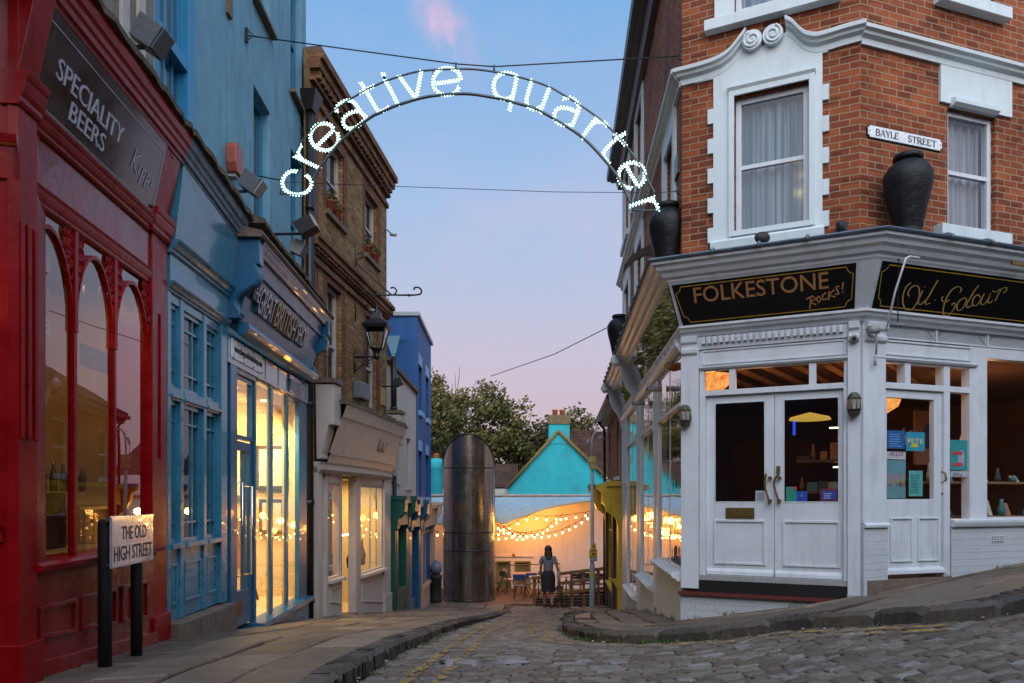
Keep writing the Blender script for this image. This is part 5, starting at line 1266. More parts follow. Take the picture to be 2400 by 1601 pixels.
m = MB(); panelf = FC.frame(m, cw[0]-.06, cw[1]+.06, cw[2]-.02, cw[3]+.07, .06, .03, .06); FC.prism(m, [(0,cw[3]+.06),(.05,cw[3]+.06),(.08,cw[3]+.10),(.08,cw[3]+.12),(0,cw[3]+.12)], cw[0]-.07, cw[1]+.07); m.build('architrave', M['trim'], T, .003)
m = MB(); FC.prism(m, [(-.05,2.80),(.11,2.80),(.12,2.90),(.09,2.93),(-.05,2.95)], s0_-.02, s1_+.02); m.build('window_sill', M['trim'], T, .004)
for (a, b, c, d), f_, sill_ in ((cw, FC, 0), (cw2, FC, 1), (yw, FY, 1), (yw2, FY, 1)):
    cu = curtain_mat((.06,.13,.19), (.27,.33,.41)) if f_ is FC else curtain_mat((.15,.15,.19), (.36,.35,.40))
    fr = sash(f_, T, a+.005, b-.005, c, d, -.05, M['white'], M['glass'], .06, .5 if c < 5 else None, curtain=cu, depth=.8)
    if c < 5: lampq = f_.w((a+b)/2+.25, -.55, c+.55)
lamp(T, FC.w(cw[1]-.12, -.145, 3.42), .22, (1,.5,.16), .01, 'curtain_glow', 'POINT'); lamp(T, FC.w(cw[1]-.10, -.145, 3.62), .10, (1,.5,.16), .01, 'curtain_glow', 'POINT')  # bulbless point lights added between curtain and glass to make the curtain glow
m = MB(); FC.box(m, cw2[0]-.32, cw2[1]+.32, -.02, .12, 5.32, 5.44); FC.box(m, cw2[0]-.22, cw2[0], -.02, .04, 5.44, 7.3); FC.box(m, cw2[1], cw2[1]+.22, -.02, .04, 5.44, 7.3); m.build('window_surround', M['trim'], T, .004)
ysa, ysb = FY.s(2206,.1), FY.s(2370,.1); ylt = FY.s(2200), FY.s(2367)
m = MB(); FY.box(m, ysa, ysb, -.05, .12, 2.89, 3.01); m.build('window_sill', M['trim'], T, .006)
m = MB(); zl_ = yw[3]+.03; FY.box(m, ylt[0], ylt[1], -.02, .03, zl_, 4.80); FY.prism(m, [(0,zl_-.03),(.05,zl_-.03),(.09,zl_),(.09,zl_+.05),(.03,zl_+.07),(0,zl_+.07)], yw[0]+.02, yw[1]-.02); m.build('lintel', M['trim'], T, .003)
m = MB(); FY.box(m, ysa, ysb, -.05, .12, yw2[2]-.13, yw2[2]-.0); m.build('window_sill', M['trim'], T, .006)
for i, (a, b, c, d) in enumerate(wh):
    fr = sash(FW, T, a+.01, b-.01, c, d, -.06, M['white'], M['glass'], .06, .5, sill=None)
    m = MB(); FW.box(m, a-.18, a, -.02, .035, c-.1, d+.25); FW.box(m, b, b+.18, -.02, .035, c-.1, d+.25); FW.box(m, a, b, -.02, .036, d, d+.25); FW.box(m, a-.2, b+.2, -.02, .10, c-.12, c); m.build('window_surround', M['trim'], fr, .003)

# --- shop cornice and leaning fascia boards, mitred
zf0, zf1 = 1.975, 2.41; fo0, fo1 = .12, .40
corn = [(-.05,2.41),(.40,2.41),(.42,2.43),(.43,2.455),(.47,2.47),(.50,2.51),(.54,2.535),(.56,2.575),(.60,2.59),(.61,2.62),(-.05,2.62)]
back = [(-.05,zf0),(fo0,zf0),(fo1,zf1),(-.05,zf1)]
low = [(-.05,1.87),(.05,1.87),(.07,1.90),(.11,1.92),(.13,1.955),(.15,1.96),(.15,1.985),(-.05,1.985)]
def ow_(o): return interp(o, [(-1,-1),(0,0),(.12,.04),(.40,.20),(.61,.42),(.66,.47)])     # the lane side projects less than the corner
def ends(prof):
    sc_l = [(.38*o - ow_(o))/.925 if o > 0 else 0 for o, z in prof]; return sc_l, [(-.38*s - .925*o if o > 0 else 0) for s, (o, z) in zip(sc_l, prof)]
def prismL(f, m, prof, A, B):
    a = [f.w(s, o, z) for s, (o, z) in zip(A, prof)]; b = [f.w(s, o, z) for s, (o, z) in zip(B, prof)]; L = 0
    for i in range(len(prof)):
        j = (i+1) % len(prof); l = math.hypot(prof[j][0]-prof[i][0], prof[j][1]-prof[i][1])
        m.face([a[i], b[i], b[j], a[j]], [(A[i],L),(B[i],L),(B[j],L+l),(A[j],L+l)]); L += l
    m.face(a[::-1]); m.face(b); return m
def band(f, m, prof):
    sc_l, sw_l = ends(prof)
    if f is FC: prismL(f, m, prof, sc_l, [LC + tCY*o for o, z in prof])
    elif f is FY: f.prism(m, prof, 0, LY, tCY, 0)
    else: prismL(f, m, [(ow_(o), z) for o, z in prof], sw_l, [LW]*len(prof))
for f_, L_, a_, b_ in ((FC, LC, tWC, tCY), (FY, LY, tCY, 0), (FW, LW, tWC, 0)):
    m = MB(); band(f_, m, corn); band(f_, m, low); co_ = m.build('cornice', M['white'], T)
    m = MB(); band(f_, m, back); m.build('fascia_frame', M['white'], T)
leadp = [(-.02,2.622),(.63,2.622),(.645,2.64),(.62,2.66),(-.02,2.76)]
for f_, L_, a_, b_ in ((FC, LC, tWC, tCY), (FY, LY, tCY, 0), (FW, LW, tWC, 0)):
    m = MB(); n = int(L_/.55)+1
    band(f_, m, leadp); pj = .655 if f_ is not FW else .465
    for k in range(1, n):
        s_ = L_*k/n; m.tube([f_.w(s_, .0, 2.77), f_.w(s_, pj-.055, 2.675), f_.w(s_, pj, 2.645), f_.w(s_, pj-.005, 2.615)], .018, 6)
    m.build('lead_flashing', M['slate'], T)
def canted(f):
    k = (fo1-fo0)/(zf1-zf0); return lambda s, o, z: f.w(s, fo0+(z-zf0)*k+o, z)
gline = plain('gold_line', (.45,.27,.02), .5)
def board(f, sa0, sb0, sa1, sb1, root, lines=True, mt='sign_black'):
    fn = canted(f); m = MB(); z0_, z1_ = zf0+.012, zf1-.015
    m.hexa([fn(sa0,0,z0_), fn(sb0,0,z0_), fn(sb0,.012,z0_), fn(sa0,.012,z0_), fn(sa1,0,z1_), fn(sb1,0,z1_), fn(sb1,.012,z1_), fn(sa1,.012,z1_)])
    b = m.build('fascia_board', M[mt], root)
    if lines:
        m = MB(); g = .028; r = .06; sl0 = (sa1-sa0)/(z1_-z0_); sr0 = (sb1-sb0)/(z1_-z0_)
        Lx = lambda z: sa0+sl0*(z-z0_)+g; Rx = lambda z: sb0+sr0*(z-z0_)-g
        za, zb_ = z0_+g, z1_-g; pts = []
        for cx_, cz_, a0 in ((Lx(za), za, 90), (Rx(za), za, 180), (Rx(zb_), zb_, 270), (Lx(zb_), zb_, 0)):
            pass
        arc = lambda cx_, cz_, a0, a1: [(cx_+r*math.cos(R(a0+(a1-a0)*t/6)), cz_+r*math.sin(R(a0+(a1-a0)*t/6))) for t in range(7)]
        pts = arc(Lx(za), za, 90, 0) + arc(Rx(za), za, 180, 90) + arc(Rx(zb_), zb_, 270, 180) + arc(Lx(zb_), zb_, 360, 270)
        strokes(m, [pts + [pts[0]]], fn, .016, .0085)
        m.build('gold_line', gline, b)
    return b
def cz(f, px, py):
    z_ = 2.2
    for _ in range(12): o_ = fo0+(z_-zf0)*(fo1-fo0)/(zf1-zf0); z_ = f.z(px, py, o_)
    return f.s(px, o_), z_
bC = board(FC, FC.s(1601,.12)+.005, FC.s(2003,.12), FC.s(1573,.40)+.005, FC.s(2007,.40), T); bC['label'] = 'black fascia board lettered FOLKESTONE ROCKS'
fnC = canted(FC)
FC.text('FOLKESTONE', fnC, cz(FC,1632,674)[1]-cz(FC,1632,711)[1], cz(FC,1629,711)[0], cz(FC,1943,678)[0], (cz(FC,1632,711)[1]+cz(FC,1942,678)[1])/2, .022, .004).build('lettering', M['copper'], bC)
Z7 = lambda x, y: (1500+x/2.612, 540+y/2.612)
def tr(f, off, Z, L_): return [cz(f, *Z(a,b)) for a, b in L_]
rocks = [[(1040,480),(1048,420)],[(1018,425),(1060,405),(1075,420),(1045,445),(1080,458)],[(1095,405),(1080,425),(1095,445),(1110,425),(1095,405)],[(1140,385),(1118,400),(1122,428),(1148,420)],[(1160,375),(1155,430)],[(1190,365),(1158,402),(1195,410)],[(1220,345),(1200,350),(1210,375),(1220,390),(1196,395)],[(1245,322),(1238,365)],[(1240,378),(1245,382)]]
m = MB(); strokes(m, [tr(FC, .24, Z7, L_) for L_ in rocks], fnC, .022, .016); m.build('lettering', M['copper'], bC)
bY = board(FY, .02, LY, -.10, LY, T); bY['label'] = 'black fascia board with gold script reading Oil Colour'
fnY = canted(FY)
oil = [[(1650,325),(1620,350),(1602,400),(1602,450),(1618,485),(1650,488),(1682,455),(1700,405),(1700,360),(1685,340),(1655,350),(1632,385),(1640,405)],
       [(1722,372),(1700,420),(1695,450),(1712,455),(1735,430)],[(1735,345),(1733,350)],
       [(1815,308),(1790,350),(1760,405),(1738,440),(1745,455),(1768,448)],[(1795,428),(1800,430)],
       [(1885,428),(1855,442),(1838,426),(1846,406)],[(1948,385),(1958,368),(1950,350),(1925,350),(1893,375),(1866,420),(1850,470),(1848,508),(1862,527),(1886,518),(1908,490),(1922,460),(1912,447),(1898,460)],
       [(1975,415),(1945,435),(1930,470),(1938,492),(1960,485),(1980,455),(1990,425),(1975,415)],[(2065,340),(2040,370),(2010,420),(1990,458),(1995,475),(2020,462)],
       [(2060,395),(2035,415),(2025,445),(2035,465),(2058,455),(2078,420),(2060,395)],[(2098,390),(2080,430),(2078,452),(2095,455),(2120,425),(2138,385)],[(2138,385),(2122,430),(2128,448),(2150,432)],
       [(2150,372),(2165,380),(2200,362),(2180,400),(2165,435)],[(2200,362),(2232,352),(2232,372),(2215,385)]]
m = MB(); strokes(m, [[(p.x,p.y) for p in spline(tr(FY, .27, Z7, L_), 5)] for L_ in oil], fnY, .018, .019, .006); m.build('lettering', plain('gilt_script', (.40,.27,.08), .4), bY)
m = MB(); s_ = FY.s(2368,.5); FY.box(m, s_-.10, s_+.14, .58, .60, 2.46, 2.50); m.build('latch', M['brass'], T)
mW = glass('black_glass_fascia', (.03,.03,.03), .22, .02, .04, 3); M['mirror_black'] = mW
M['fascia_gloss'] = plain('black_glass_fascia_body', (.004,.004,.005), .03, 0, 1.0); M['fascia_gloss'].node_tree.nodes['Principled BSDF'].inputs['Coat Weight'].default_value = 1.0; M['fascia_gloss'].node_tree.nodes['Principled BSDF'].inputs['Coat Roughness'].default_value = .02
fnW = lambda s, o, z: FW.w(s, .04+(z-zf0)*.16/(zf1-zf0)+o, z); z0_, z1_ = zf0+.005, zf1-.004; m = MB(); m.hexa([fnW(-.10,0,z0_), fnW(LW-.1,0,z0_), fnW(LW-.1,.012,z0_), fnW(-.10,.012,z0_), fnW(-.33,0,z1_), fnW(LW-.1,0,z1_), fnW(LW-.1,.012,z1_), fnW(-.33,.012,z1_)]); bW = m.build('fascia_board', M['fascia_gloss'], T); bW['label'] = 'gloss black fascia board reflecting the trees'
# consoles on the lane side
for s_ in (FW.s(1497), LW-.28):
    m = MB(); FW.side(m, [(0,1.55),(.04,1.55),(.07,1.75),(.14,1.92),(.24,2.05),(.31,2.22),(.33,2.40),(.46,2.41),(.48,2.50),(.46,2.62),(0,2.62)], s_-.09, s_+.09)
    m.tube([FW.w(s_-.13, .42, 2.52), FW.w(s_+.13, .42, 2.52)], .085, 14); m.build('console', M['white'], T, .006)

# --- corner shopfront (chamfer)
S = FC.s
def box(f, s0, s1, o0, o1, z0, z1, nm, mt='white', root=None, bev=.004): m = MB(); f.box(m, s0, s1, o0, o1, z0, z1); return m.build(nm, M[mt], root or T, bev)
ps0, ps1 = 0.0, S(1639); pr0, pr1 = S(1987), LC
def cpil(f, a, b, z0, z1, o=.05, nm='pilaster'):
    m = MB(); f.box(m, a, b, -.15, o, z0, z1); f.prism(m, [(0,1.66),(o+.01,1.66),(o+.035,1.68),(o+.04,1.72),(o+.015,1.74),(o+.015,1.78),(o+.05,1.80),(o+.06,1.87),(0,1.87)], a+.01, b-.01)
    return m.build(nm, M['white'], T, .005)
cpil(FC, ps0-.0, ps1, -1.03, 1.87); cpil(FC, pr0, pr1+.0, -1.03, 1.87)
m = MB(); FC.box(m, ps1, pr0, -.15, .0, 1.52, 1.72); panel(FC, m, ps1+.03, pr0-.02, 1.54, 1.71, 0, .02, .014); m.build('frieze_panel', M['white'], T, .003)
m = MB(); FC.box(m, ps1, pr0, -.05, .03, 1.72, 1.87); m.build('frieze', M['white'], T)
nD = 23
for k in range(nD):
    s_ = ps1+.03 + (pr0-ps1-.06)*(k+.5)/nD; m = MB(); FC.box(m, s_-.018, s_+.018, .03, .085, 1.775, 1.85); m.build('dentil', M['white'], T)
m = MB(); FC.prism(m, [(0,1.485),(.03,1.485),(.05,1.505),(.05,1.52),(0,1.525)], ps1, pr0); m.build('moulding', M['white'], T)
# transom lights
l0, l1 = S(1640)+.0, pr0
m = MB(); zt0, zt1 = 1.245, 1.485
xs_ = [l0, S(1651), S(1709), S(1724), S(1896), S(1913), S(1978), l1]
for a, b in ((0,1),(2,3),(4,5),(6,7)): FC.box(m, xs_[a], xs_[b], -.08, .01, 1.19, zt1)
FC.box(m, l0, l1, -.08, .012, 1.185, zt0); FC.box(m, l0, l1, -.07, .008, zt1-.012, zt1)
tf = m.build('transom_light', M['white'], T, .003)
m = MB()
for a, b in ((1,2),(3,4),(5,6)): FC.quad(m, xs_[a], xs_[b], zt0, zt1, -.035)
m.build('pane', M['glass_clear'], tf)
# door frame and the two leaves
dl, dc, dr_ = S(1654), S(1814), S(1977); dzt, dzb = 1.19, -.862
m = MB(); FC.box(m, l0, dl, -.1, .02, -.93, 1.19); FC.box(m, dr_, l1, -.1, .02, -.93, 1.19); m.build('door_frame', M['white'], T, .004)
def leaf(a, b, ga, gb, sgn):
    m = MB(); o0, o1 = -.09, -.035; gz0, gz1 = FC.z(1673,1178), FC.z(1673,944)
    FC.box(m, a, ga, o0, o1, dzb, dzt-.004); FC.box(m, gb, b, o0, o1, dzb, dzt-.004); FC.box(m, ga, gb, o0, o1-.001, gz1, dzt-.006); FC.box(m, ga, gb, o0, o1-.001, dzb, gz0)
    panel(FC, m, ga-.005, gb+.005, FC.z(1680,1322), FC.z(1680,1218), o1, .025, .014); FC.prism(m, [(o1,dzb+.0),(o1+.035,dzb+.0),(o1+.03,dzb+.04),(o1,dzb+.075)], a+.01, b-.01)
    FC.frame(m, ga, gb, gz0, gz1, .012, o1-.002, o1+.006)
    d = m.build('door', M['white'], T, .003)
    g = MB(); FC.quad(g, ga, gb, gz0, gz1, -.06); g.build('pane', M['glass_dark'], d)
    hs = (gb + (b-gb)*.38) if sgn < 0 else (a + (ga-a)*.42); z0_, z1_ = FC.z(1800,1182), FC.z(1800,1116)
    m = MB(); pts = [(hs-.02*sgn*-1, z1_+.03), (hs-.035, z1_-.05), (hs-.03, z1_-.14), (hs, z1_-.24), (hs+.012, z0_-.0)]
    m.tube([FC.w(p.x, .02, p.y) for p in spline(pts, 4)], .012, 6)
    for zz in (z1_-.02, z0_+.04): m.tube([FC.w(hs+.02, -.04, zz), FC.w(hs+.015, .03, zz)], .018, 8)
    m.build('handle', M['brass'], d)
    return d
L1 = leaf(dl, dc-.002, S(1673), S(1793), -1); L2 = leaf(dc+.002, dr_, S(1835), S(1967), 1)
m = MB(); a, b, c, d = S(1700), S(1767), FC.z(1700,1215), FC.z(1700,1190); FC.box(m, a, b, -.035, -.022, c, d); FC.box(m, a+.03, b-.03, -.022, -.015, c+.025, d-.025); m.build('letter_plate', M['brass'], L1)
m = MB(); FC.box(m, S(1819), S(1828), -.035, -.018, FC.z(1824,1110), FC.z(1824,1092)); m.build('lock', M['brass'], L2)
def sticker(f, a, b, z0, z1, col, root, txt=None, tcol=(.6,.6,.65), off=-.055, rows=1, nm='sticker', th=.35):
    m = MB(); f.box(m, a, b, off, off+.003, z0, z1); o = m.build(nm, plain('sticker_paper', col, .5), root)
    if txt:
        f.text(txt, lambda s, oo, z: f.w(s, off+.003+oo, z), (z1-z0)*th, a+(b-a)*.1, b-(b-a)*.1, z0+(z1-z0)*.4, .002).build('print', plain('sticker_print', tcol, .5), o)
    if rows > 1:
        m = MB(); r = random.Random(int(a*1000))
        for k in range(rows):
            zz = z0+(z1-z0)*(.12+.76*k/rows); f.box(m, a+(b-a)*.12, a+(b-a)*r.uniform(.55,.88), off+.003, off+.005, zz, zz+(z1-z0)*.25/rows)
        m.build('print', plain('sticker_print', tcol, .5), o)
    return o
z_ = lambda y, x=1800: FC.z(x, y)
sticker(FC, S(1769), S(1793), z_(1178), z_(1150), (.42,.48,.48), L1, None, (.12,.12,.13), rows=8)
s1 = sticker(FC, S(1841), S(1866), z_(1178), z_(1141), (.01,.22,.15), L2, None)
m = MB(); FC.slab(m, [(S(1855), z_(1141)), (S(1866), z_(1141)), (S(1866), z_(1150))], -.053, -.050); m.tube([FC.w(S(1851)+.012*math.cos(t), -.05, z_(1150)+.012*math.sin(t)) for t in [k*.5 for k in range(13)]], .003, 4); m.build('print', plain('pink_print', (.5,.03,.09), .5), s1)
s2 = sticker(FC, S(1866), S(1891), z_(1178), z_(1152), (.01,.05,.32), L2, None)
m = MB()
for r_, aa in ((.010,(0,6.3)),(.018,(.9,2.2)),(.018,(-.9+3.14*1,.9+3.14)),): m.tube([FC.w(S(1878.5)+r_*math.cos(aa[0]+(aa[1]-aa[0])*t/8), -.05, z_(1162)+r_*math.sin(aa[0]+(aa[1]-aa[0])*t/8)) for t in range(9)], .0022, 4)
m.build('print', plain('pale_blue_print', (.2,.35,.7), .5), s2)
s3 = sticker(FC, S(1921), S(1966), z_(1178), z_(1146), (.13,.01,.03), L2, None)
sticker(FC, S(1926), S(1959), z_(1171), z_(1151), (.01,.05,.28), L2, None, (.35,.4,.55), off=-.051, rows=3)
# threshold, black riser, red step edge, white plinth
m = MB(); FC.box(m, l0-.03, l1+.02, -.15, .03, -.93, -.866); m.build('threshold', M['ltgrey'], T, .004)
m = MB(); FC.box(m, ps1-.12, l1, -.1, .02, -1.06, -.93); m.build('riser', M['black'], T)
m = MB(); FC.box(m, -.02, l1-.05, -.1, .10, -1.10, -1.065); m.build('step_edge', plain('oxblood_tile', (.12,.02,.02), .5), T)
m = MB(); FC.hex8(m, [(-.0,-.2,gC(0)-.1),(LC,-.2,gC(LC)-.1),(LC,.05,gC(LC)-.1),(-.0,.05,gC(0)-.1),(-.0,-.2,-1.10),(LC,-.2,-1.10),(LC,.05,-1.10),(0,.05,-1.10)]); m.build('plinth', M['brick_white'], T)
m = MB(); FC.box(m, pr0, pr1, -.15, .05, gC(LC)-.1, -1.02); m.build('pilaster_base', M['white'], T)

# --- Bayle Street side
S = FY.s
cpil(FY, 0.0, S(2070), -.28, 1.87, .04)
m = MB(); FY.box(m, .0, S(2073), -.15, .045, gY(.1)-.15, -.30); m.build('pier', M['brick_white'], T)
m = MB(); FY.prism(m, [(0,-.30),(.07,-.30),(.075,-.275),(.05,-.25),(0,-.25)], 0, S(2073)+.01); m.build('pier_cap', M['white'], T)
xs_ = [S(p) for p in (2069,2119,2133,2210,2225,2271,2281,2312)]
m = MB(); FY.box(m, .15, xs_[6], -.12, .0, 1.53, 1.72); panel(FY, m, .18, xs_[6]-.02, 1.55, 1.71, 0, .02, .014); FY.prism(m, [(0,1.485),(.03,1.485),(.05,1.51),(0,1.53)], .15, xs_[6]+.03); m.build('frieze_panel', M['white'], T, .003)
# pierced lattice grille
for a, b in ((.15, S(2188)), (S(2192), S(2306)), (S(2312), LY)):
    m = MB(); FY.box(m, a, b, -.01, .02, 1.855, 1.875); FY.box(m, a, b, -.01, .02, 1.725, 1.74); FY.box(m, a-.02, a, -.01, .03, 1.725, 1.875)
    n = int((b-a)/.022)
    for k in range(n):
        s_ = a+(b-a)*k/n
        for sg in (-1, 1):
            s2_ = s_+.115*sg; c0_, c1_ = max(a, min(b, s_)), max(a, min(b, s2_))
            m.face([FY.w(s_-.004,.01,1.74), FY.w(s_+.004,.01,1.74), FY.w(s_+sg*.115+.004,.01,1.855), FY.w(s_+sg*.115-.004,.01,1.855)])
    m.build('lattice_grille', M['white'], T)
m = MB(); FY.box(m, .1, LY, -.06, -.03, 1.72, 1.87); m.build('grille_backing', M['dark_room'], T)
dzt, dzb = 1.19, -.81
m = MB()
for a, b, z0_ in ((.10,xs_[0],-1.0),(xs_[1],xs_[2],1.23),(xs_[3],xs_[4],1.23),(xs_[5],xs_[7],-.25)): FY.box(m, a, b, -.1, .01, z0_, 1.485 if b < xs_[7] else 1.735)
FY.box(m, xs_[0], xs_[5], -.1, .012, 1.19, 1.255); FY.box(m, xs_[3]+.005, xs_[4]-.005, -.1, .014, -.86, 1.19); FY.box(m, xs_[0], xs_[5], -.07, .006, 1.465, 1.484)
ff = m.build('shop_window', M['white'], T, .004); ff['label'] = 'white framed side door and narrow window'
m = MB()
for a, b, c, d in ((xs_[0],xs_[1],1.255,1.47),(xs_[2],xs_[3],1.255,1.47),(xs_[4],xs_[5],1.255,1.47),(S(2228),S(2276),-.20,1.20)): FY.quad(m, a, b, c, d, -.03)
m.build('pane', M['glass_clear'], ff)
a, b = xs_[0]+.01, xs_[3]+.005; ga, gb = S(2082), S(2193); gz0, gz1 = FY.z(2090,1170), FY.z(2090,931)
m = MB(); o0, o1 = -.08, -.02
FY.box(m, a, ga, o0, o1, dzb, dzt); FY.box(m, gb, b, o0, o1, dzb, dzt); FY.box(m, ga, gb, o0, o1-.001, gz1, dzt); FY.box(m, ga, gb, o0, o1-.001, dzb, gz0)
for p, q_ in ((2089,2141),(2154,2203)): panel(FY, m, S(p), S(q_), FY.z(2100,1318), FY.z(2100,1213), o1, .02, .014)
FY.prism(m, [(o1,dzb),(o1+.05,dzb),(o1+.045,dzb+.04),(o1,dzb+.07)], a, b)
d = m.build('side_door', M['white'], T, .003)
m = MB(); FY.quad(m, ga, gb, gz0, gz1, -.05); m.build('pane', M['glass_clear'], d)
m = MB(); hs = S(2211); m.tube([FY.w(hs,-.02,FY.z(2211,1105)), FY.w(hs,.03,FY.z(2211,1110)), FY.w(hs+.01,.03,FY.z(2211,1125)), FY.w(hs,-.02,FY.z(2211,1132))], .009, 6); m.ball(FY.w(hs,-.01,FY.z(2211,1157)), .014, 8, 6); m.build('handle', M['brass'], d)
zz = lambda y: FY.z(2100, y)
st = sticker(FY, S(2086), S(2128), zz(1051), zz(1008), (.01,.09,.25), d, None, (.15,.3,.6), off=-.045, rows=6, nm='notice')
st = sticker(FY, S(2131), S(2175), zz(1055), zz(1010), (.02,.24,.36), d, 'FETE', (.7,.55,.1), off=-.045, nm='notice', th=.25)
m = MB(); FY.slab(m, [(S(2140)+.13*(t/10), zz(1046)+.05*math.sin(math.pi*t/10)) for t in range(11)], -.042, -.040); m.build('print', plain('yellow_print', (.5,.42,.03), .5), st)
st = sticker(FY, S(2086), S(2130), zz(1076), zz(1058), (.45,.42,.46), d, '-PLOT', (.12,.02,.08), off=-.045, nm='notice', th=.55)
st = sticker(FY, S(2086), S(2130), zz(1168), zz(1078), (.20,.20,.22), d, 'COASTLINE', (.42,.35,.04), off=-.045, nm='notice', th=.08)
m = MB(); FY.box(m, S(2086), S(2130), -.0421, -.041, zz(1110), zz(1078)); m.build('print', plain('sky_print', (.10,.24,.28), .5), st)
m = MB(); FY.box(m, S(2086), S(2130), -.0421, -.0415, zz(1168), zz(1140))
m.build('print', plain('sea_print', (.10,.22,.24), .5), st)
m = MB(); r = random.Random(2)
for k in range(9): q0 = S(2090)+r.random()*.24; FY.box(m, q0, q0+.007, -.0415, -.040, zz(1140), zz(1140-r.uniform(5,12)))
m.build('print', M['lettering_black'], st)
st = sticker(FY, S(2138), S(2170), zz(1163), zz(1102), (.08,.32,.31), d, None, (.01,.10,.10), off=-.045, rows=11, nm='notice')
st = sticker(FY, S(2232), S(2272), FY.z(2250,1102), FY.z(2250,1031), (.02,.25,.26), ff, None, (.4,.05,.05), off=-.025, rows=2, nm='poster')
m = MB(); FY.slab(m, [(S(2257)+.05*math.cos(t*.45)*1.0, FY.z(2250,1075)+.10*math.sin(t*.45)) for t in range(14)], -.022, -.0205); m.build('print', plain('grey_portrait', (.30,.30,.36), .6), st)
sticker(FY, S(2232), S(2272), FY.z(2250,1118), FY.z(2250,1104), (.4,.42,.45), ff, None, (.05,.05,.06), off=-.025, rows=3, nm='poster')
# big shop window
bw0, bw1 = xs_[7], LY
m = MB(); FY.box(m, bw0, bw1, -.1, .01, 1.60, 1.73); FY.box(m, bw0, bw1, -.1, .015, -.25, -.205); FY.box(m, bw1-.2, bw1, -.1, .03, -.25, 1.73)
bf = m.build('shop_window', M['white'], T, .004)
m = MB(); FY.quad(m, bw0, bw1-.2, -.205, 1.60, -.03); m.build('pane', M['glass_clear'], bf)
m = MB(); FY.prism(m, [(-.1,-.31),(.05,-.31),(.06,-.29),(.07,-.26),(.07,-.235),(0,-.22),(-.1,-.22)], S(2226), LY); m.build('sill', M['white'], T, .003)
m = MB(); n = 8; a0 = S(2226)
for k in range(n):
    a, b = a0+(LY-a0)*k/n, a0+(LY-a0)*(k+1)/n; FY.box(m, a, b, -.15, .02, gY(a)-.1, -.30, gY(b)-gY(a))
m.build('plinth', M['brick_white'], T)
m = MB(); a, b = S(2320), S(2348); z0_, z1_ = FY.z(2334,1271), FY.z(2334,1256); FY.box(m, a, b, .02, .026, z0_, z1_); vb = m.build('air_vent', M['white'], T)
m = MB()
for i in range(8):
    for j in range(3): s_ = a+(b-a)*(i+.5)/8; zq = z0_+(z1_-z0_)*(j+.5)/3; FY.box(m, s_-.006, s_+.006, .026, .0265, zq-.008, zq+.008)
m.build('slot', M['black'], vb)
m = MB(); FY.box(m, .05, S(2226), -.12, .06, gY(.5)-.25, -.86); m.build('door_step', M['stone'], T)

# --- lane side windows, stepping down the hill
S = FW.s
p = [0, S(1546,-.01), S(1530,.02), S(1505,-.01), S(1491,.02), S(1473,-.01), S(1460,.0)]; p[6] = LW
zs = (-.87, -1.31, -1.80)
bs = [(.02, p[1], zs[0]), (p[2], p[3], zs[1]), (p[4], p[5], zs[2])]
for i, (a, b, z0_) in enumerate(bs):
    fr = sash(FW, T, a, b, z0_, 1.72, -.0, M['white'], M['glass_wavy'], .035, None, (), (.5,), room=False, name='lane_window', pd=.012, fd=.03)
    m = MB(); FW.box(m, a+.03, b-.03, -.02, .025, 1.085, 1.135); m.build('transom', M['white'], fr, .003)
    m = MB(); FW.prism(m, [(-.1,z0_-.09),(.06,z0_-.09),(.07,z0_-.06),(.12,z0_-.045),(.13,z0_-.01),(.05,z0_+.02),(-.1,z0_+.03)], a-.03, b+.03); m.build('sill', M['white'], fr, .003)
    n = 6; m = MB()
    for k in range(n):
        u, v_ = a-.12+(b-a+.24)*k/n, a-.12+(b-a+.24)*(k+1)/n
        if i == 0: u = max(u, 0)
        FW.box(m, u, v_, -.2, .02, gW(u)-.1, z0_-.09, gW(v_)-gW(u))
    m.build('stall_wall', M['brick_white'], T)
for a, b, z0_ in ((p[1], p[2], -1.0), (p[3], p[4], -1.45), (p[5], p[6], -2.3)):
    m = MB(); FW.box(m, a, b, -.12, .02, z0_-.6 if b < LW else gW(b)-.1, 1.75); FW.box(m, (a+b)/2-.04, (a+b)/2+.04, .02, .032, z0_, 1.7); m.build('pilaster', M['white'], T, .005)
m = MB(); FW.prism(m, [(-.1,1.72),(.03,1.72),(.05,1.76),(.08,1.79),(.08,1.82),(-.1,1.82)], .0, LW, m0=.3); FW.box(m, 0, LW, -.05, .02, 1.82, 1.99)
for k in range(26): s_ = .2+k*.33; FW.box(m, s_-.05, s_+.05, .02, .06, 1.83, 1.90)
m.build('moulding', M['white'], T)
# --- the shop interior: one dim room behind all three sides
m = MB(); I0, I1, I2, I3 = FC.w(.0,-.16,0), FC.w(LC,-.16,0), FY.w(LY-.2,-.16,0), FW.w(LW-.3,-.16,0); bk = [(I0.x+.05,I0.y), (I1.x,I1.y), (I2.x,I2.y), (I2.x-1,I2.y+3.5), (I3.x+3,I3.y-2), (I3.x,I3.y)]
r_ = MB(); nb = len(bk)
r_.face([(x,y,-1.25) for x, y in bk]); r_.face([(x,y,1.72) for x, y in bk])
for i in (2,3,4): a, b = bk[i], bk[i+1]; r_.face([(*a,-1.6),(*b,-1.6),(*b,1.72),(*a,1.72)], [(0,0),(3,0),(3,3),(0,3)])
rm = r_.build('interior', plain('dark_shop_room', (.16,.075,.04), .85), T)
m = MB()      # dark ceiling joists
for k in range(9):
    a = FC.w(-.3+.35*k, -.5-.12*k, 1.66); b = FC.w(.2+.35*k, -4.2, 1.66); m.tube([a, b], .05, 4)
m.build('ceiling_joist', M['wood'], rm)
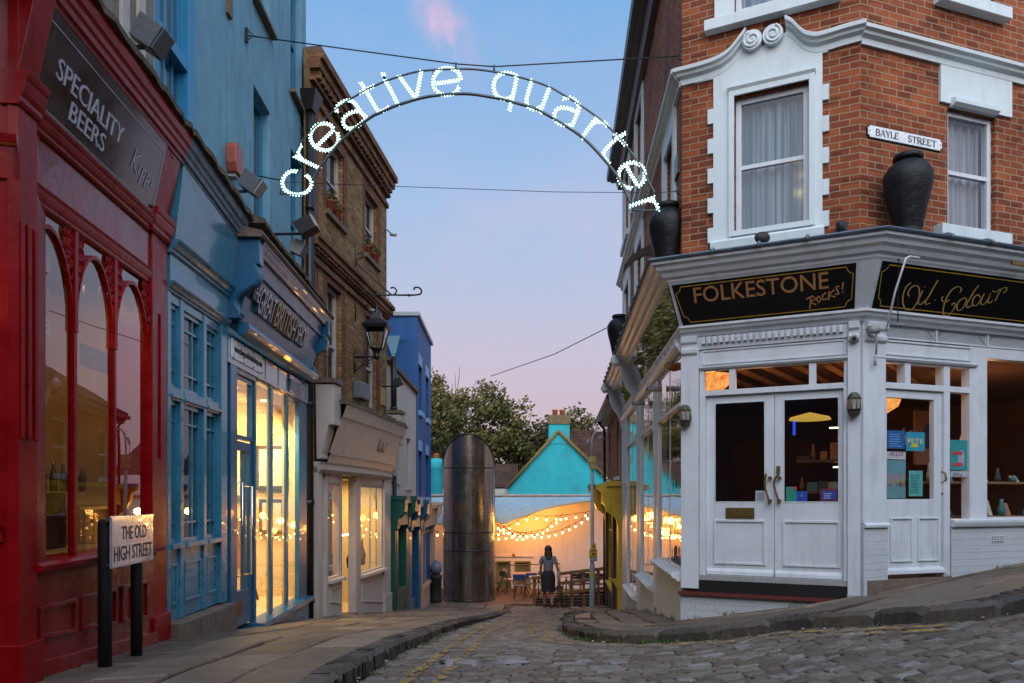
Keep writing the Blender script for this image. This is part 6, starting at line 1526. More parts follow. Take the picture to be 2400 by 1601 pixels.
mt_ = emit('alabaster_lamp', (1,.28,.06), 1.2); t_ = mt_.node_tree; b_ = t_.nodes['Principled BSDF']; n_ = noise(t_, 13, 5, .7); rr_ = rampn(t_, n_.outputs['Fac'], .32, (.45,.06,.01), .68, (1,.48,.12)); t_.links.new(rr_.outputs[0], b_.inputs['Emission Color'])
m = MB(); c = FC.w(S(0)*0+.22, -.55, 1.43); m.lathe((c.x,c.y,c.z), [(0,-.16),(.12,-.13),(.21,-.05),(.25,.06),(.24,.08),(0,.08)], 24); m.build('bowl_lamp', mt_, rm)
c2_ = FC.w(.16, -.42, 1.50); m = MB(); m.lathe((c2_.x,c2_.y,c2_.z), [(0,-.1),(.10,-.06),(.14,.03),(0,.05)], 20); m.build('bowl_lamp', emit('amber_lamp', (1,.55,.08), 2.2), rm)
c3_ = FY.w(.62, -.45, 1.05); m = MB(); m.lathe((c3_.x,c3_.y,c3_.z), [(0,-.10),(.14,-.08),(.26,.0),(.30,.12),(0,.14)], 24); m.build('bowl_lamp', mt_, rm)
lamp(rm, FC.w(.7, -.9, 1.35), 4, (1,.45,.18), .2, 'interior_lamp', 'POINT'); lamp(rm, FY.w(1.1, -1.0, 1.2), 10, (1,.4,.15), .2, 'interior_lamp', 'POINT'); lamp(rm, FY.w(3.2, -1.2, 1.0), 14, (1,.5,.22), .2, 'interior_lamp', 'POINT')
lamp(rm, FW.w(3.5, -1.2, 1.2), 2, (1,.6,.3), .2, 'interior_lamp', 'POINT')
m = MB(); c = FC.w(1.32, -.9, .98); m.lathe((c.x,c.y,c.z), [(0,.06),(.22,.0),(.24,-.03),(0,.0)], 20); m.build('pendant_lamp', emit('yellow_pendant', (1,.6,.1), .8), rm)
m = MB(); FC.box(m, 1.17, 1.20, -.5, -.49, .74, .90); m.build('neon_sign', emit('blue_neon', (.03,.1,1), 1.2), rm)
m = MB(); FC.box(m, 1.52, 1.66, -1.2, -1.18, .86, .875); FC.box(m, 1.55, 1.72, -1.4, -1.38, .39, .405); m.build('strip_light', M['warm'], rm)
# shop goods: shelves with boxes, easel, framed portrait, chair
def cluster(f, s0, s1, off, zz_, n, seed, root):
    r = random.Random(seed)
    m = MB(); f.box(m, s0, s1, off-.25, off, zz_-.03, zz_); m.build('shelf', M['wood'], root)
    cols = [(.35,.4,.42),(.05,.06,.07),(.30,.12,.05),(.04,.18,.2),(.45,.42,.35)]
    for k in range(n):
        s_ = s0+(s1-s0)*(k+.5)/n; w_ = r.uniform(.03,.07); h = r.uniform(.06,.22); o = off-r.uniform(.05,.18)
        m = MB()
        if r.random() < .5: f.hex8(m, [(s_-w_,o-.02,zz_),(s_+w_,o-.02,zz_),(s_+w_,o,zz_),(s_-w_,o,zz_),(s_-w_,o-.08,zz_+h),(s_+w_,o-.08,zz_+h),(s_+w_,o-.06,zz_+h),(s_-w_,o-.06,zz_+h)])
        else: q = f.w(s_, o, zz_); m.lathe(q, [(0,0),(w_*.6,0),(w_*.9,h*.3),(w_*.35,h*.8),(w_*.4,h),(0,h)], 10)
        m.build('ornament', plain('shop_ornament', cols[r.randrange(5)], .4), root)
cluster(FY, 1.55, 3.4, -.25, -.20, 12, 3, rm); cluster(FY, 1.6, 3.4, -.6, .22, 9, 8, rm); cluster(FY, 1.5, 3.4, -1.5, .75, 9, 12, rm)
cluster(FC, 1.15, 1.75, -1.0, .10, 5, 14, rm); cluster(FC, 1.15, 1.75, -1.1, .48, 5, 15, rm)
cluster(FW, .3, 2.0, -.35, -.86, 5, 5, rm); cluster(FW, 2.8, 4.3, -.35, -1.25, 4, 6, rm)
m = MB(); FY.box(m, 2.05, 2.55, -1.22, -1.20, .45, 1.15); pt = m.build('picture', plain('picture_board', (.25,.10,.05), .7), rm); m = MB(); FY.slab(m, [(2.3+.12*math.cos(t*.5), .82+.17*math.sin(t*.5)) for t in range(13)], -1.199, -1.195); m.build('print', M['black_matt'], pt)

# ================================================================ MUSTARD SHOP down the lane
T = thing('mustard_shop', 'low red brick shop with a mustard yellow front further down the lane', 'shop', base(FW, 11))
a0, a1 = LW+.05, FW.s(1424,0); gg = lambda s: gnd(FW, s)
m = MB(); wy = (FW.s(1452), FW.s(1452)+.9, .55, 1.9); wy2 = (FW.s(1432), FW.s(1432)+.9, .55, 1.9)
FW.wall(m, a0, a1, -3.6, 2.45, [wy, wy2, (a0+.2, a1-.3, -3.5, -.15)], depth=.1); W = FW.w
m.face([W(a1,0,-3.6), W(a1,-5,-3.6), W(a1,-5,3.6), W(a1,-2.5,4.3), W(a1,0,2.45)]); m.build('wall', M['brick_red'], T)
for a, b, c, d in (wy, wy2): sash(FW, T, a, b, c, d, -.05, M['white'], M['glass_dark'], .06, .5, sill=(.08,.08,M['trim']))
m = MB(); FW.hex8(m, [(a0,-2.6,4.2),(a1+.15,-2.6,4.2),(a1+.15,.28,2.40),(a0,.28,2.40),(a0,-2.6,4.3),(a1+.15,-2.6,4.3),(a1+.15,.30,2.50),(a0,.30,2.50)]); m.build('roof', M['tile'], T)
m = MB(); FW.box(m, a0, a1+.15, .1, .36, 2.32, 2.42); FW.box(m, a0, a1+.15, -.05, .2, 2.2, 2.32); m.build('gutter', M['black'], T)
m = MB(); m.tube([FW.w(a1-.1,.3,2.35), FW.w(a1-.1,.1,2.1), FW.w(a1-.05,.09,-3.3)], .045, 8); m.build('rainwater_pipe', M['black'], T)
fz = FW.z(1440,1100)
m = MB(); FW.box(m, a0+.1, a1, -.1, .22, -.15, .30); FW.box(m, a0, a1+.05, -.1, .36, .30, .42); m.build('fascia', M['yellow'], T, .005)
for s_ in (a0+.2, a1-.15):
    m = MB(); FW.side(m, [(0,-.75),(.06,-.72),(.14,-.45),(.34,-.30),(.44,-.05),(.46,.16),(.60,.24),(.60,.34),(0,.34)], s_-.12, s_+.12); m.build('console', M['yellow'], T, .008)
m = MB(); FW.box(m, a1-.32, a1+.0, -.1, .60, .34, .44); m.build('console_cap', M['slate'], T)
for a, b in ((a0+.45, a0+2.0), (a0+2.4, a1-.5)):
    fr = sash(FW, T, a, b, gg(b)+.85, -.18, -.0, M['yellow'], M['glass'], .09, None, (.68,), (.5,), room=True, name='shop_window')
    m = MB(); FW.box(m, a-.05, b+.05, -.1, .1, gg(b)+.78, gg(b)+.85); m.build('sill', M['yellow'], fr); m = MB(); FW.box(m, a-.1, b+.1, -.15, .03, gg(b)-.2, gg(b)+.78); m.build('stall_wall', M['brown'], T)
for a, b in ((a0, a0+.45), (a0+2.0, a0+2.4), (a1-.5, a1)): m = MB(); FW.box(m, a, b, -.1, .09, gg(b)-.1, -.15); m.build('pilaster', M['brown'] if a > a0+.1 else M['yellow'], T, .005)
m = MB(); q = FW.w(a1-.2, .34, .0); m.ball(q, .05, 8, 6); m.build('fascia_lamp', emit('amber_fascia_lamp', (1,.5,.1), 10), T)
lamp(T, FW.w(a1-.1, .6, -.35), 22, (1,.55,.12), .1, 'fascia_lamp_light', 'POINT')
# ================================================================ FAR SCENE at the foot of the lane
# white hall with a swooping canopy roof
YH = 28.9
T = thing('white_hall', 'white rendered hall with a swooping pale canopy roof behind the deck', 'hall', (3.2, YH, -3.4))
hw = paint('hall_render', (.66,.57,.53), .85, .06, .2, .3, 2)
FH = Face((-4.0, YH), (1,0), (0,-1))
xh = lambda px: (px-HX)/F*YH + 4.0; zh = lambda py: (HY-py)/F*YH
dA = (xh(1165), xh(1194), -3.36, zh(1318)); dB = (xh(1209), xh(1241), -3.36, zh(1318))
m = MB(); FH.wall(m, 0, 8.6, -3.7, .15, [dA, dB], depth=.2); m.build('wall', hw, T)
m = MB(); m.box(4.6, 4.9, YH, YH+4, -3.7, .15); m.build('side_wall', hw, T)
for d_ in (dA, dB):
    m = MB(); FH.box(m, d_[0], d_[1], -.2, -.16, d_[2], d_[3]); FH.frame(m, d_[0]-.05, d_[1]+.05, d_[2], d_[3]+.05, .05, -.05, .03); m.build('door', plain('olive_door', (.20,.18,.06), .6), T)
m = MB(); FH.box(m, xh(1160), xh(1250), .0, .04, zh(1305), zh(1300)); m.build('ledge', hw, T)
m = MB(); q = FH.w(xh(1204), .03, zh(1300.5)); m.ball(q, .06, 8, 6); m.build('wall_vent', M['orange_pot'], T)
# canopy: front lower edge swoops, rises back to the level eaves
low_ = [(960,1210),(1010,1224),(1060,1230),(1120,1214),(1161,1221),(1181,1226),(1205,1217),(1248,1202),(1281,1191),(1331,1181),(1385,1173),(1430,1168)]
YF = YH-1.5
lw = [(p.x, p.y) for p in spline(low_, 5)]
m = MB()
for (a, b), (c, d) in zip(lw, lw[1:]):
    P = lambda px, py, Y: pix(px, py, Y)
    f0, f1 = P(a, b, YF), P(c, d, YF); t0, t1 = Vector((f0.x, YH-.05, zh(1164))), Vector((f1.x, YH-.05, zh(1164)))
    m0_, m1_ = (f0+t0)/2 + Vector((0,-.18,.06)), (f1+t1)/2 + Vector((0,-.18,.06))
    m.face([f0, f1, m1_, m0_], None, True); m.face([m0_, m1_, t1, t0], None, True)
    g0, g1 = f0+Vector((0,.02,-.04)), f1+Vector((0,.02,-.04)); u0, u1 = t0-Vector((0,0,.05)), t1-Vector((0,0,.05))
    m.face([f0, f1, g1, g0]); m.face([g0, g1, u1, u0], None, True)
m.build('canopy_roof', paint('pale_membrane', (.33,.42,.45), .55, .12, .6, .4, 2, dirtc=(.12,.13,.10)), T)
m = MB(); FH.box(m, -.2, 8.7, -.3, .12, .13, .19); m.build('eaves_trim', M['cream'], T)
# cyan gabled house
YG = 34.0; G = lambda px, py: ((px-HX)/F*YG, (HY-py)/F*YG)
T = thing('cyan_gabled_house', 'bright cyan house gable with a chimney and brown clay tiled roof', 'house', (2.2, YG, -3.4))
gl, gr_, ga = G(1191,1143), G(1440,1150), G(1308,1010)
FG = Face((0, YG), (1,0), (0,-1))
m = MB(); poly_ = [(gl[0], -3.6), (gr_[0], -3.6), (gr_[0], G(1440,1146)[1]), (G(1327,1029)), (G(1289,1026)), gl]
FG.slab(m, poly_, -.3, 0); m.build('wall', M['cyan'], T)
m = MB(); c = [G(1287,1026), G(1336,1036)]
x0_, x1_ = G(1287,0)[0], G(1319,0)[0]; z0_, z1_ = G(0,1040)[1], G(0,994)[1]
FG.box(m, G(1287,0)[0], G(1335,0)[0], -.9, .03, z0_, z1_); ch = m.build('chimney', M['cyan'], T)
m = MB(); FG.box(m, G(1285,0)[0], G(1337,0)[0], -.95, .08, z1_, G(0,973)[1])
m.build('chimney_cap', paint('mossy_cap', (.17,.13,.06), .9, .3, .3, .4, 6), ch)
for px_ in (1302, 1319):
    q = G(px_, 974); m = MB(); m.lathe((q[0], YG+.4, q[1]-.02), [(0,0),(.13,0),(.11,.25),(.14,.27),(.14,.32),(0,.30)], 14); m.build('chimney_pot', M['orange_pot'], ch)
rd = Vector((.86, .51, 0)); rl = 4.2          # ridge runs back and to the right
ap = Vector((G(1308,1013)[0], YG, G(1308,1013)[1])); er = Vector((G(1420,1122)[0], YG-.05, G(1420,1122)[1])); el = Vector((G(1188,1146)[0], YG-.05, G(1188,1146)[1]))
m = MB()
for e_ in (er, el):
    a, b, c, d = ap, ap+rd*rl if e_ is er else ap+Vector((0,4,0)), e_+rd*rl if e_ is er else e_+Vector((0,4,0)), e_
    up = Vector((0,0,.14)); n_ = (0,0)
    L1_ = (b-a).length; L2_ = (d-a).length
    m.face([a+up,b+up,c+up,d+up], [(0,L2_),(L1_,L2_),(L1_,0),(0,0)]); m.face([a,d,d+up,a+up])
m.build('roof', M['tile'], T)
m = MB()
for p, q in ((ap, er), (ap, el)): m.tube([p+Vector((0,-.06,.05)), q+Vector((0,-.06,.05))], .075, 6)
m.build('verge', paint('mossy_verge', (.20,.14,.04), .9, .3, .3, .4, 6), T)
# low tiled roof and parapet left of the gable
T = thing('low_tiled_house', 'low brown tiled roof with white parapet and small cyan chimney beside the steel tower', 'house', (0, 35, -3.4))
YL = 35.5; g2 = lambda px, py: ((px-HX)/F*YL, (HY-py)/F*YL)
m = MB(); x0_, x1_ = g2(900,0)[0], g2(1215,0)[0]; m.face([(x0_,YL,g2(0,1143)[1]),(x1_,YL,g2(0,1143)[1]),(x1_,YL+2.2,g2(0,1143)[1]+1.2),(x0_,YL+2.2,g2(0,1143)[1]+1.2)], [(0,0),(6,0),(6,2.4),(0,2.4)]); m.box(x0_, x1_, YL+2.2, YL+4, -3, g2(0,1143)[1]+1.19)
m.build('roof', M['tile'], T)
m = MB(); m.box(x0_, x1_-.05, YL-.6, YL-.1, -3.4, g2(0,1146)[1]); m.build('parapet', M['cream'], T)
m = MB(); a, b = g2(1008,0)[0], g2(1037,0)[0]; yc = 33.0
cx_ = (1023-HX)/F*yc; m.lathe((cx_, yc, 0), [(.27,-2),(.27,(HY-1100)/F*yc),(.30,(HY-1098)/F*yc),(.28,(HY-1082)/F*yc),(.22,(HY-1075)/F*yc),(0,(HY-1075)/F*yc)], 8); m.build('chimney', M['cyan'], T)
m = MB(); m.lathe((cx_, yc, (HY-1077)/F*yc), [(0,0),(.13,0),(.11,.2),(.14,.25),(0,.25)], 12); m.build('chimney_pot', M['orange_pot'], T)
# ---- trees
def tree(px, py_top, py_base, Y, wpx, seed, label, density=1.0, kind='bushy_tree', tone=0.0, nl=9000, ls=.13):
    c = pix(px, py_top, Y); H = (py_base-py_top)/F*Y; W_ = wpx/F*Y; r = random.Random(seed)
    z0 = c.z - H; t = thing(kind, label, 'tree', (c.x, Y, -3.6), 'trees rising behind the cyan house')
    tr_ = MB(); tips = []
    def branch(p, d, L, rad_, lev):
        pts = [p]; q = p.copy(); dd = d.copy()
        for k in range(4):
            dd = (dd + Vector((r.uniform(-.22,.22), r.uniform(-.22,.22), r.uniform(-.05,.18)))).normalized(); q = q + dd*L/4; pts.append(q.copy())
        tr_.tube(pts, [rad_*(1-.14*k) for k in range(5)], 5, False)
        if lev < 4:
            for _ in range(3 if lev < 3 else 2):
                a = r.uniform(0, 6.28); nd_ = (dd*.75 + Vector((math.cos(a)*.8, math.sin(a)*.6, r.uniform(-.1,.5)))).normalized(); branch(pts[r.choice((2,3,4))], nd_, L*.72, rad_*.55, lev+1)
        if lev >= 2: tips.extend(pts[2:])
    branch(Vector((c.x, Y, -3.6)), Vector((0,0,1)), (c.z+3.6)*.42, .22, 0)
    tr_.build('trunk', M['bark'], t)
    zs_ = [p.z for p in tips]; xs__ = [p.x for p in tips]; zmax, zmin = max(zs_), min(zs_); xm = sum(xs__)/len(xs__); xw = max(abs(x-xm) for x in xs__)
    vs, fs, tn = [], [], []
    centres = []
    for k in range(int(70*density)):
        for _ in range(30):
            u, v_, w_ = r.uniform(-1,1), r.uniform(-1,1), r.uniform(-1,1)
            if u*u+v_*v_+w_*w_ < 1: break
        centres.append((Vector((c.x+u*W_/2*.92, Y+v_*W_/2*.8, z0+H/2+w_*H/2*.93)), r.uniform(.35,.85), r.random()))
    for _ in range(nl):
        cc, cr_, ct = centres[r.randrange(len(centres))]
        a = Vector((r.gauss(0,1), r.gauss(0,1), r.gauss(0,.8))).normalized()*cr_*r.random()**.45
        p = cc + a; nrm = Vector((r.uniform(-1,1), r.uniform(-1,1), r.uniform(-1,1))).normalized(); u_ = nrm.orthogonal().normalized(); w2 = nrm.cross(u_); s_ = ls*r.uniform(.6,1.3)
        i0 = len(vs); p = p - Vector((c.x, Y, -3.6)); vs += [p-u_*s_, p+w2*s_*.5, p+u_*s_, p-w2*s_*.5]; fs.append((i0,i0+1,i0+2,i0+3)); tv = max(0, min(1, ct*.6 + r.random()*.4 + tone)); tn += [tv]*4
    o = raw('crown', vs, fs, tn, M['leaf']); o.parent = t; return t
M['bark'] = paint('bark', (.05,.035,.025), .9, .3, .3, .8, 10)
tree(1112, 878, 1150, 42, 330, 1, 'tall bushy tree directly behind the steel tower', 1.25, nl=13000)
tree(1015, 872, 1120, 44, 190, 2, 'bushy tree crown rising against the royal blue house', 1.0, nl=7000)
tree(1262, 985, 1160, 43, 180, 3, 'darker lower tree between the tower and the cyan gable chimney', 1.1, tone=-.18, nl=7500)
tree(1350, 955, 1090, 45, 95, 4, 'thin tree with sparse sprays just past the cyan chimney', .6, nl=2200)
tree(1418, 1000, 1120, 46, 60, 5, 'small tree just visible at the eaves of the mustard shop', .6, nl=1500)
# ---- string lights
M['cable'] = plain('black_cable', (.01,.01,.01), .6)
Z3 = lambda x, y: (1040+x/3.646, 1000+y/3.646)
def bulb_proto():
    t = MB(); t.ball((0,0,-.045), .030, 8, 6, sz=1.25); t.tube([(0,0,0),(0,0,-.02)], .012, 5); return t
def string(name, pts, Y, n, label, grp):
    P = [pix(*Z3(a, b), Y) for a, b in pts]; P = spline(P, 6); t = thing('string_lights', label, 'string lights', P[0], grp)
    m = MB(); m.tube(P, .009, 4, False); m.build('cable', M['cable'], t)
    L = [(P[i]-P[i-1]).length for i in range(1, len(P))]; tot = sum(L); first = None
    for k in range(n):
        d = tot*(k+.5)/n; i = 0
        while i < len(L)-1 and d > L[i]: d -= L[i]; i += 1
        p = P[i].lerp(P[i+1], min(1, d/L[i]))
        if first is None:
            m = MB(); m.tube([p, p-Vector((0,0,.10))], .011, 5); hold = m.build('bulb_holder', M['cable'], t)
            m = MB(); m.ball(p-Vector((0,0,.135)), .030, 8, 6, sz=1.25); b = m.build('bulb', M['bulb'], hold); first = (p, hold, b)
        else:
            h2 = first[1].copy(); COL.objects.link(h2); h2.parent = t; h2.location = p-first[0]; b2 = first[2].copy(); COL.objects.link(b2); b2.parent = h2
    return t
gs = 'festoon strings under the white canopy'
YS = 26.9
string('s', [(445,835),(520,860),(650,790),(760,752),(880,765),(1090,748),(1255,722)], YS, 10, 'uppermost festoon of warm bulbs running under the canopy edge', gs)
string('s', [(445,900),(520,875),(570,880),(670,905),(840,880),(910,830),(1020,745)], YS-.15, 13, 'middle festoon of warm bulbs rising to meet the upper string', gs)
string('s', [(440,930),(530,925),(600,905),(720,912),(820,915),(955,895),(1100,835),(1170,795),(1255,735)], YS-.3, 14, 'lowest festoon of warm bulbs sagging across the white hall wall', gs)
string('s', [(440,835),(515,850),(600,925),(650,930),(700,930)], YS-.45, 6, 'short festoon of warm bulbs beside the steel tower', gs)
string('s', [(-190,840),(-150,870),(-110,880),(-40,900)], YS, 5, 'festoon of warm bulbs between the royal blue house and the tower', gs)
for px_, py_, e in ((1190,1238,22),(1215,1230,26),(1245,1220,28),(1285,1208,24),(1320,1215,12),(1365,1202,12),(1025,1245,12),(1260,1244,14)):
    ld = bpy.data.lights.new('festoon_glow', 'POINT'); ld.energy = e; ld.color = (1,.36,.055); ld.shadow_soft_size = .12
    o = bpy.data.objects.new('festoon_glow', ld); COL.objects.link(o); o.location = pix(px_, py_, 28.0)
# ---- ramp fence with timber rails
T = thing('ramp_fence', 'timber post and rail fence climbing beside the deck ramp', 'fence', (2.0, 24.0, -3.4))
YR = 23.9; f3 = lambda px, py: pix(px, py, YR)
for px_, yt in ((1252,1351),(1310,1341),(1340,1338),(1368,1334),(1402,1331)):
    m = MB(); a, b = f3(px_, 1426), f3(px_, yt); m.box(a.x-.045, a.x+.045, YR-.05, YR+.05, a.z-.1, b.z); m.build('post', M['wood'], T)
def rail(a, b, h=.05, mt='wood', nm='rail'):
    m = MB(); p, q = f3(*a), f3(*b); m.hexa([(p.x,YR-.1,p.z-h),(q.x,YR-.1,q.z-h),(q.x,YR-.05,q.z-h),(p.x,YR-.05,p.z-h),(p.x,YR-.1,p.z+h),(q.x,YR-.1,q.z+h),(q.x,YR-.05,q.z+h),(p.x,YR-.05,p.z+h)]); return m.build(nm, M[mt], T)
rail((1246,1354),(1270,1353)); rail((1308,1345),(1425,1331)); rail((1310,1367),(1425,1353)); rail((1310,1391),(1425,1377))
m = MB()
for k in range(7):
    z0_ = -3.55+k*.1; p, q = f3(1250,1400), f3(1425,1380); zt0 = min(z0_+.09, f3(1250,1402).z), min(z0_+.09, f3(1425,1380).z)
    m.hexa([(p.x,YR-.03,z0_),(q.x,YR-.03,z0_),(q.x,YR,z0_),(p.x,YR,z0_),(p.x,YR-.03,max(z0_+.01,zt0[0])),(q.x,YR-.03,max(z0_+.01,zt0[1])),(q.x,YR,max(z0_+.01,zt0[1])),(p.x,YR,max(z0_+.01,zt0[0]))])
m.build('slat_skirt', plain('dark_slats', (.018,.015,.013), .7), T)
# steel handrail of the deck stairs
T = thing('steel_handrail', 'thin rusty handrail in front of the olive doors', 'handrail', pix(1190, 1400, 27.5))
m = MB(); a = pix(1165,1385,27.3); b = pix(1188,1325,27.6); c = pix(1312,1321,27.6); d = pix(1312,1360,27.6); m.tube([a,b,c,d], .022, 6); m.tube([pix(1188,1325,27.6), pix(1188,1395,27.6)], .02, 6); m.build('rail', plain('rusty_steel', (.10,.05,.03), .6), T)
# ---- folding tables and chairs on the deck
def chair_at(p, rot, label, mt, grp, proto={}):
    key = mt
    if key in proto: return copy_tree(proto[key], p, label, rot)
    t = thing('folding_chair', label, 'folding chair', (0,0,0), grp); mm = M[mt]
    m = MB(); m.box(-.20,.20,-.19,.19,.43,.455); m.build('seat', mm, t)
    m = MB(); m.box(-.20,.20,.17,.195,.64,.82); m.build('backrest', mm, t)
    for sx in (-.19,.19):
        m = MB(); m.tube([(sx,-.22,0),(sx,.18,.80)], .011, 5); m.tube([(sx*.93,.22,0),(sx*.93,-.17,.44)], .011, 5); m.build('leg', M['black'], t)
    t.location = p; t.rotation_euler = (0,0,rot); proto[key] = t; return t
M['blue_slats'] = plain('blue_chair_slats', (.02,.05,.17), .5); M['dark_slats'] = plain('black_chair_slats', (.02,.018,.02), .5); M['pale_slats'] = plain('pale_chair_slats', (.45,.40,.38), .5)
def at(px, Y, z=zd): return Vector(((px-HX)/F*Y, Y, z))
gch = 'folding chairs on the deck'
for px_, Y_, rot, mt, lb in ((1218,25.9,3.0,'blue_slats','blue folding chair nearest the lane, in front of a pink table'),(1243,26.6,3.3,'blue_slats','blue folding chair just behind the nearer blue one'),
    (1195,28.0,1.2,'pale_slats','pale folding chair in front of the right hand olive door'),(1168,27.0,-1.0,'dark_slats','black folding chair close against the steel tower'),
    (1350,26.3,3.3,'dark_slats','black folding chair behind the middle of the ramp fence'),(1371,26.6,2.9,'dark_slats','black folding chair between lamp post and ramp fence post'),
    (1408,26.4,3.1,'dark_slats','black folding chair between the lamp post and the mustard shop'),(1275,27.0,1.5,'dark_slats','black folding chair half hidden behind the walking woman'),
    (1012,26.9,2.6,'dark_slats','black folding chair beside the rubbish bin left of the tower')):
    chair_at(at(px_, Y_), rot, lb, mt, gch)
def table_at(p, label, proto={}):
    if 't' in proto: return copy_tree(proto['t'], p, label)
    t = thing('cafe_table', label, 'table', (0,0,0), 'cafe tables on the deck')
    m = MB(); m.box(-.33,.33,-.33,.33,.71,.735); m.build('table_top', plain('pink_table_top', (.42,.24,.2), .5), t)
    for a in (0, math.pi/2):
        m = MB(); c_, s_ = math.cos(a), math.sin(a); m.tube([(-.26*c_,-.26*s_,0),(.03*c_,.03*s_,.70)], .016, 5); m.tube([(.26*c_,.26*s_,0),(-.03*c_,-.03*s_,.70)], .016, 5); m.build('leg', M['black'], t)
    t.location = p; proto['t'] = t; return t
for px_, Y_, lb in ((1222,27.3,'cafe table behind the two blue chairs'),(1262,26.2,'cafe table beside the near timber post'),(1327,26.4,'cafe table behind the ramp fence near two black chairs'),(1392,27.2,'cafe table behind the lamp post')): table_at(at(px_, Y_), lb)
# ---- lamp post with notices
Yp = 22.4; b = pix(1388, 1424, Yp)
T = thing('lamp_post', 'grey steel post with yellow notices at the end of the lane', 'lamp post', b)
pz = lambda py: (HY-py)/F*Yp
m = MB(); m.lathe((b.x,Yp,0), [(.082,b.z-.1),(.082,pz(1330)),(.055,pz(1322)),(.05,pz(1105)),(.0,pz(1105))], 14); m.build('post', M['galv'], T)
m = MB(); m.tube([(b.x,Yp,pz(1105)),(b.x,Yp,pz(1035)),(b.x+.03,Yp,pz(1020)),(b.x+.12,Yp,pz(1012)),(b.x+.24,Yp,pz(1016))], .028, 8); m.build('swan_neck', M['galv'], T)
m = MB(); m.lathe((b.x+.27,Yp,pz(1030)), [(.0,.12),(.06,.1),(.11,.0),(0,-.02)], 12); m.build('lamp_head', M['ltgrey'], T)
m = MB(); m.box(b.x-.13,b.x+.10,Yp-.1,Yp+.1,pz(1085),pz(1070)); m.box(b.x-.08,b.x+.09,Yp-.08,Yp+.08,pz(1100),pz(1085)); m.build('junction_box', plain('cream_box', (.42,.34,.14), .6), T)
m = MB(); m.tube([(b.x-.12,Yp-.1,pz(1072)),(b.x-.17,Yp-.12,pz(1050)),(b.x-.14,Yp-.15,pz(1040))], .012, 5); m.tube([(b.x-.17,Yp-.16,pz(1048)),(b.x-.13,Yp-.22,pz(1032))], .035, 8); m.build('camera', M['ltgrey'], T)
yl = plain('notice_yellow', (.55,.40,.03), .5); wl = plain('notice_white', (.5,.58,.62), .5)
def notice(y0, y1, x0, x1, mt, txts):
    m = MB(); a, c = (x0-HX)/F*Yp, (x1-HX)/F*Yp; m.box(a, c, Yp-.10, Yp-.09, pz(y1), pz(y0)); o = m.build('notice', mt, T)
    fa = Face((0,Yp-.10),(1,0),(0,-1))
    for tx, u0, u1, v0, v1 in txts: mm_ = MB(); fa.box(mm_, a+(c-a)*u0, a+(c-a)*u1, 0, .004, pz(y1)+(pz(y0)-pz(y1))*v0, pz(y1)+(pz(y0)-pz(y1))*v1); mm_.build('print_line', M['lettering_black'], o)
    return o, a, c
n1_, a, c = notice(1273, 1288, 1385, 1396, yl, [])
m = MB(); m.tube([(a+.04,Yp-.105,pz(1277)),(c-.03,Yp-.105,pz(1282))], .012, 5); m.build('symbol', M['lettering_black'], n1_)
n2_, a, c = notice(1288, 1307, 1380.5, 1399, yl, [(0, .1, .9, .86, .93), (0, .12, .45, .07, .15), (0, .52, .88, .07, .15)])
m = MB(); m.ball(((a+c)/2, Yp-.10, pz(1298)), .04, 8, 6, sy=.1); m.build('symbol', plain('red_symbol', (.35,.06,.03), .5), n2_)
notice(1307, 1315, 1380.5, 1399, wl, [(0, .1, .9, .62, .78), (0, .1, .45, .2, .38), (0, .52, .9, .2, .38)])
m = MB(); m.lathe((b.x,Yp,0), [(.084,pz(1352)),(.084,pz(1340))], 14, a0=R(220), a1=R(300)); m.build('sticker', plain('yellow_sticker', (.5,.45,.03), .5), T)
# ---- bin with a bag on top
q = pix(1022, 1412, 24.0)
T = thing('litter_bin', 'black ribbed litter bin at the corner of the peach shopfront', 'litter bin', q)
m = MB(); h = .85; m.lathe(q, [(0,0),(.16,0),(.18,.06),(.17,.10),(.17,.70),(.19,.72),(.19,.85),(.15,.88),(0,.88)], 16); m.build('body', M['black_matt'], T)
t = thing('rubbish_bag', 'grey rubbish bag slumped on top of the litter bin', 'bag', q+Vector((0,0,.87)))
m = MB(); r = random.Random(2); c_ = q+Vector((0,0,1.08))
P_ = {}
for i in range(9):
    for j in range(12): P_[i,j] = c_+Vector((math.sin(math.pi*i/8)*math.cos(2*math.pi*j/12), math.sin(math.pi*i/8)*math.sin(2*math.pi*j/12), math.cos(math.pi*i/8)*1.15))*(.19+r.uniform(-.03,.03))
for i in range(8):
    for j in range(12):
        f4 = [P_[i,j],P_[i+1,j],P_[i+1,(j+1)%12],P_[i,(j+1)%12]]; m.face(f4, None, True)
m.build('bag_body', plain('grey_plastic_bag', (.16,.18,.24), .35), t)
# ================================================================ THE LIT ARCH between the houses
FA = Face((-3.34,9.6), (5.32,-.6), (-.112,-.994))
ZA_ = lambda x, y: (620+x/2.449, 100+y/2.449)
def A(x, y, off=0): px_, py_ = ZA_(x, y); s = FA.s(px_, off); return FA.w(s, off, FA.z(px_, py_, off))
c0 = A(1200,150)
T = thing('lit_arch_sign', 'arch of white LED letters reading creative quarter hung across the lane', 'sign', (c0.x, c0.y, c0.z-1.2))
rod = plain('arch_steel', (.10,.12,.13), .4, .6)
outer = [(172,650),(235,540),(400,390),(550,290),(640,245),(720,212),(860,170),(970,157),(1100,152),(1200,153),(1320,168),(1450,195),(1600,240),(1700,290),(1900,420),(2030,540),(2120,650),(2190,770),(2245,870)]
inner = [(275,790),(320,715),(450,555),(600,435),(680,395),(760,360),(900,318),(1000,302),(1100,294),(1200,297),(1350,322),(1450,348),(1560,382),(1700,460),(1830,548),(1940,660),(2020,760),(2060,830),(2105,925)]
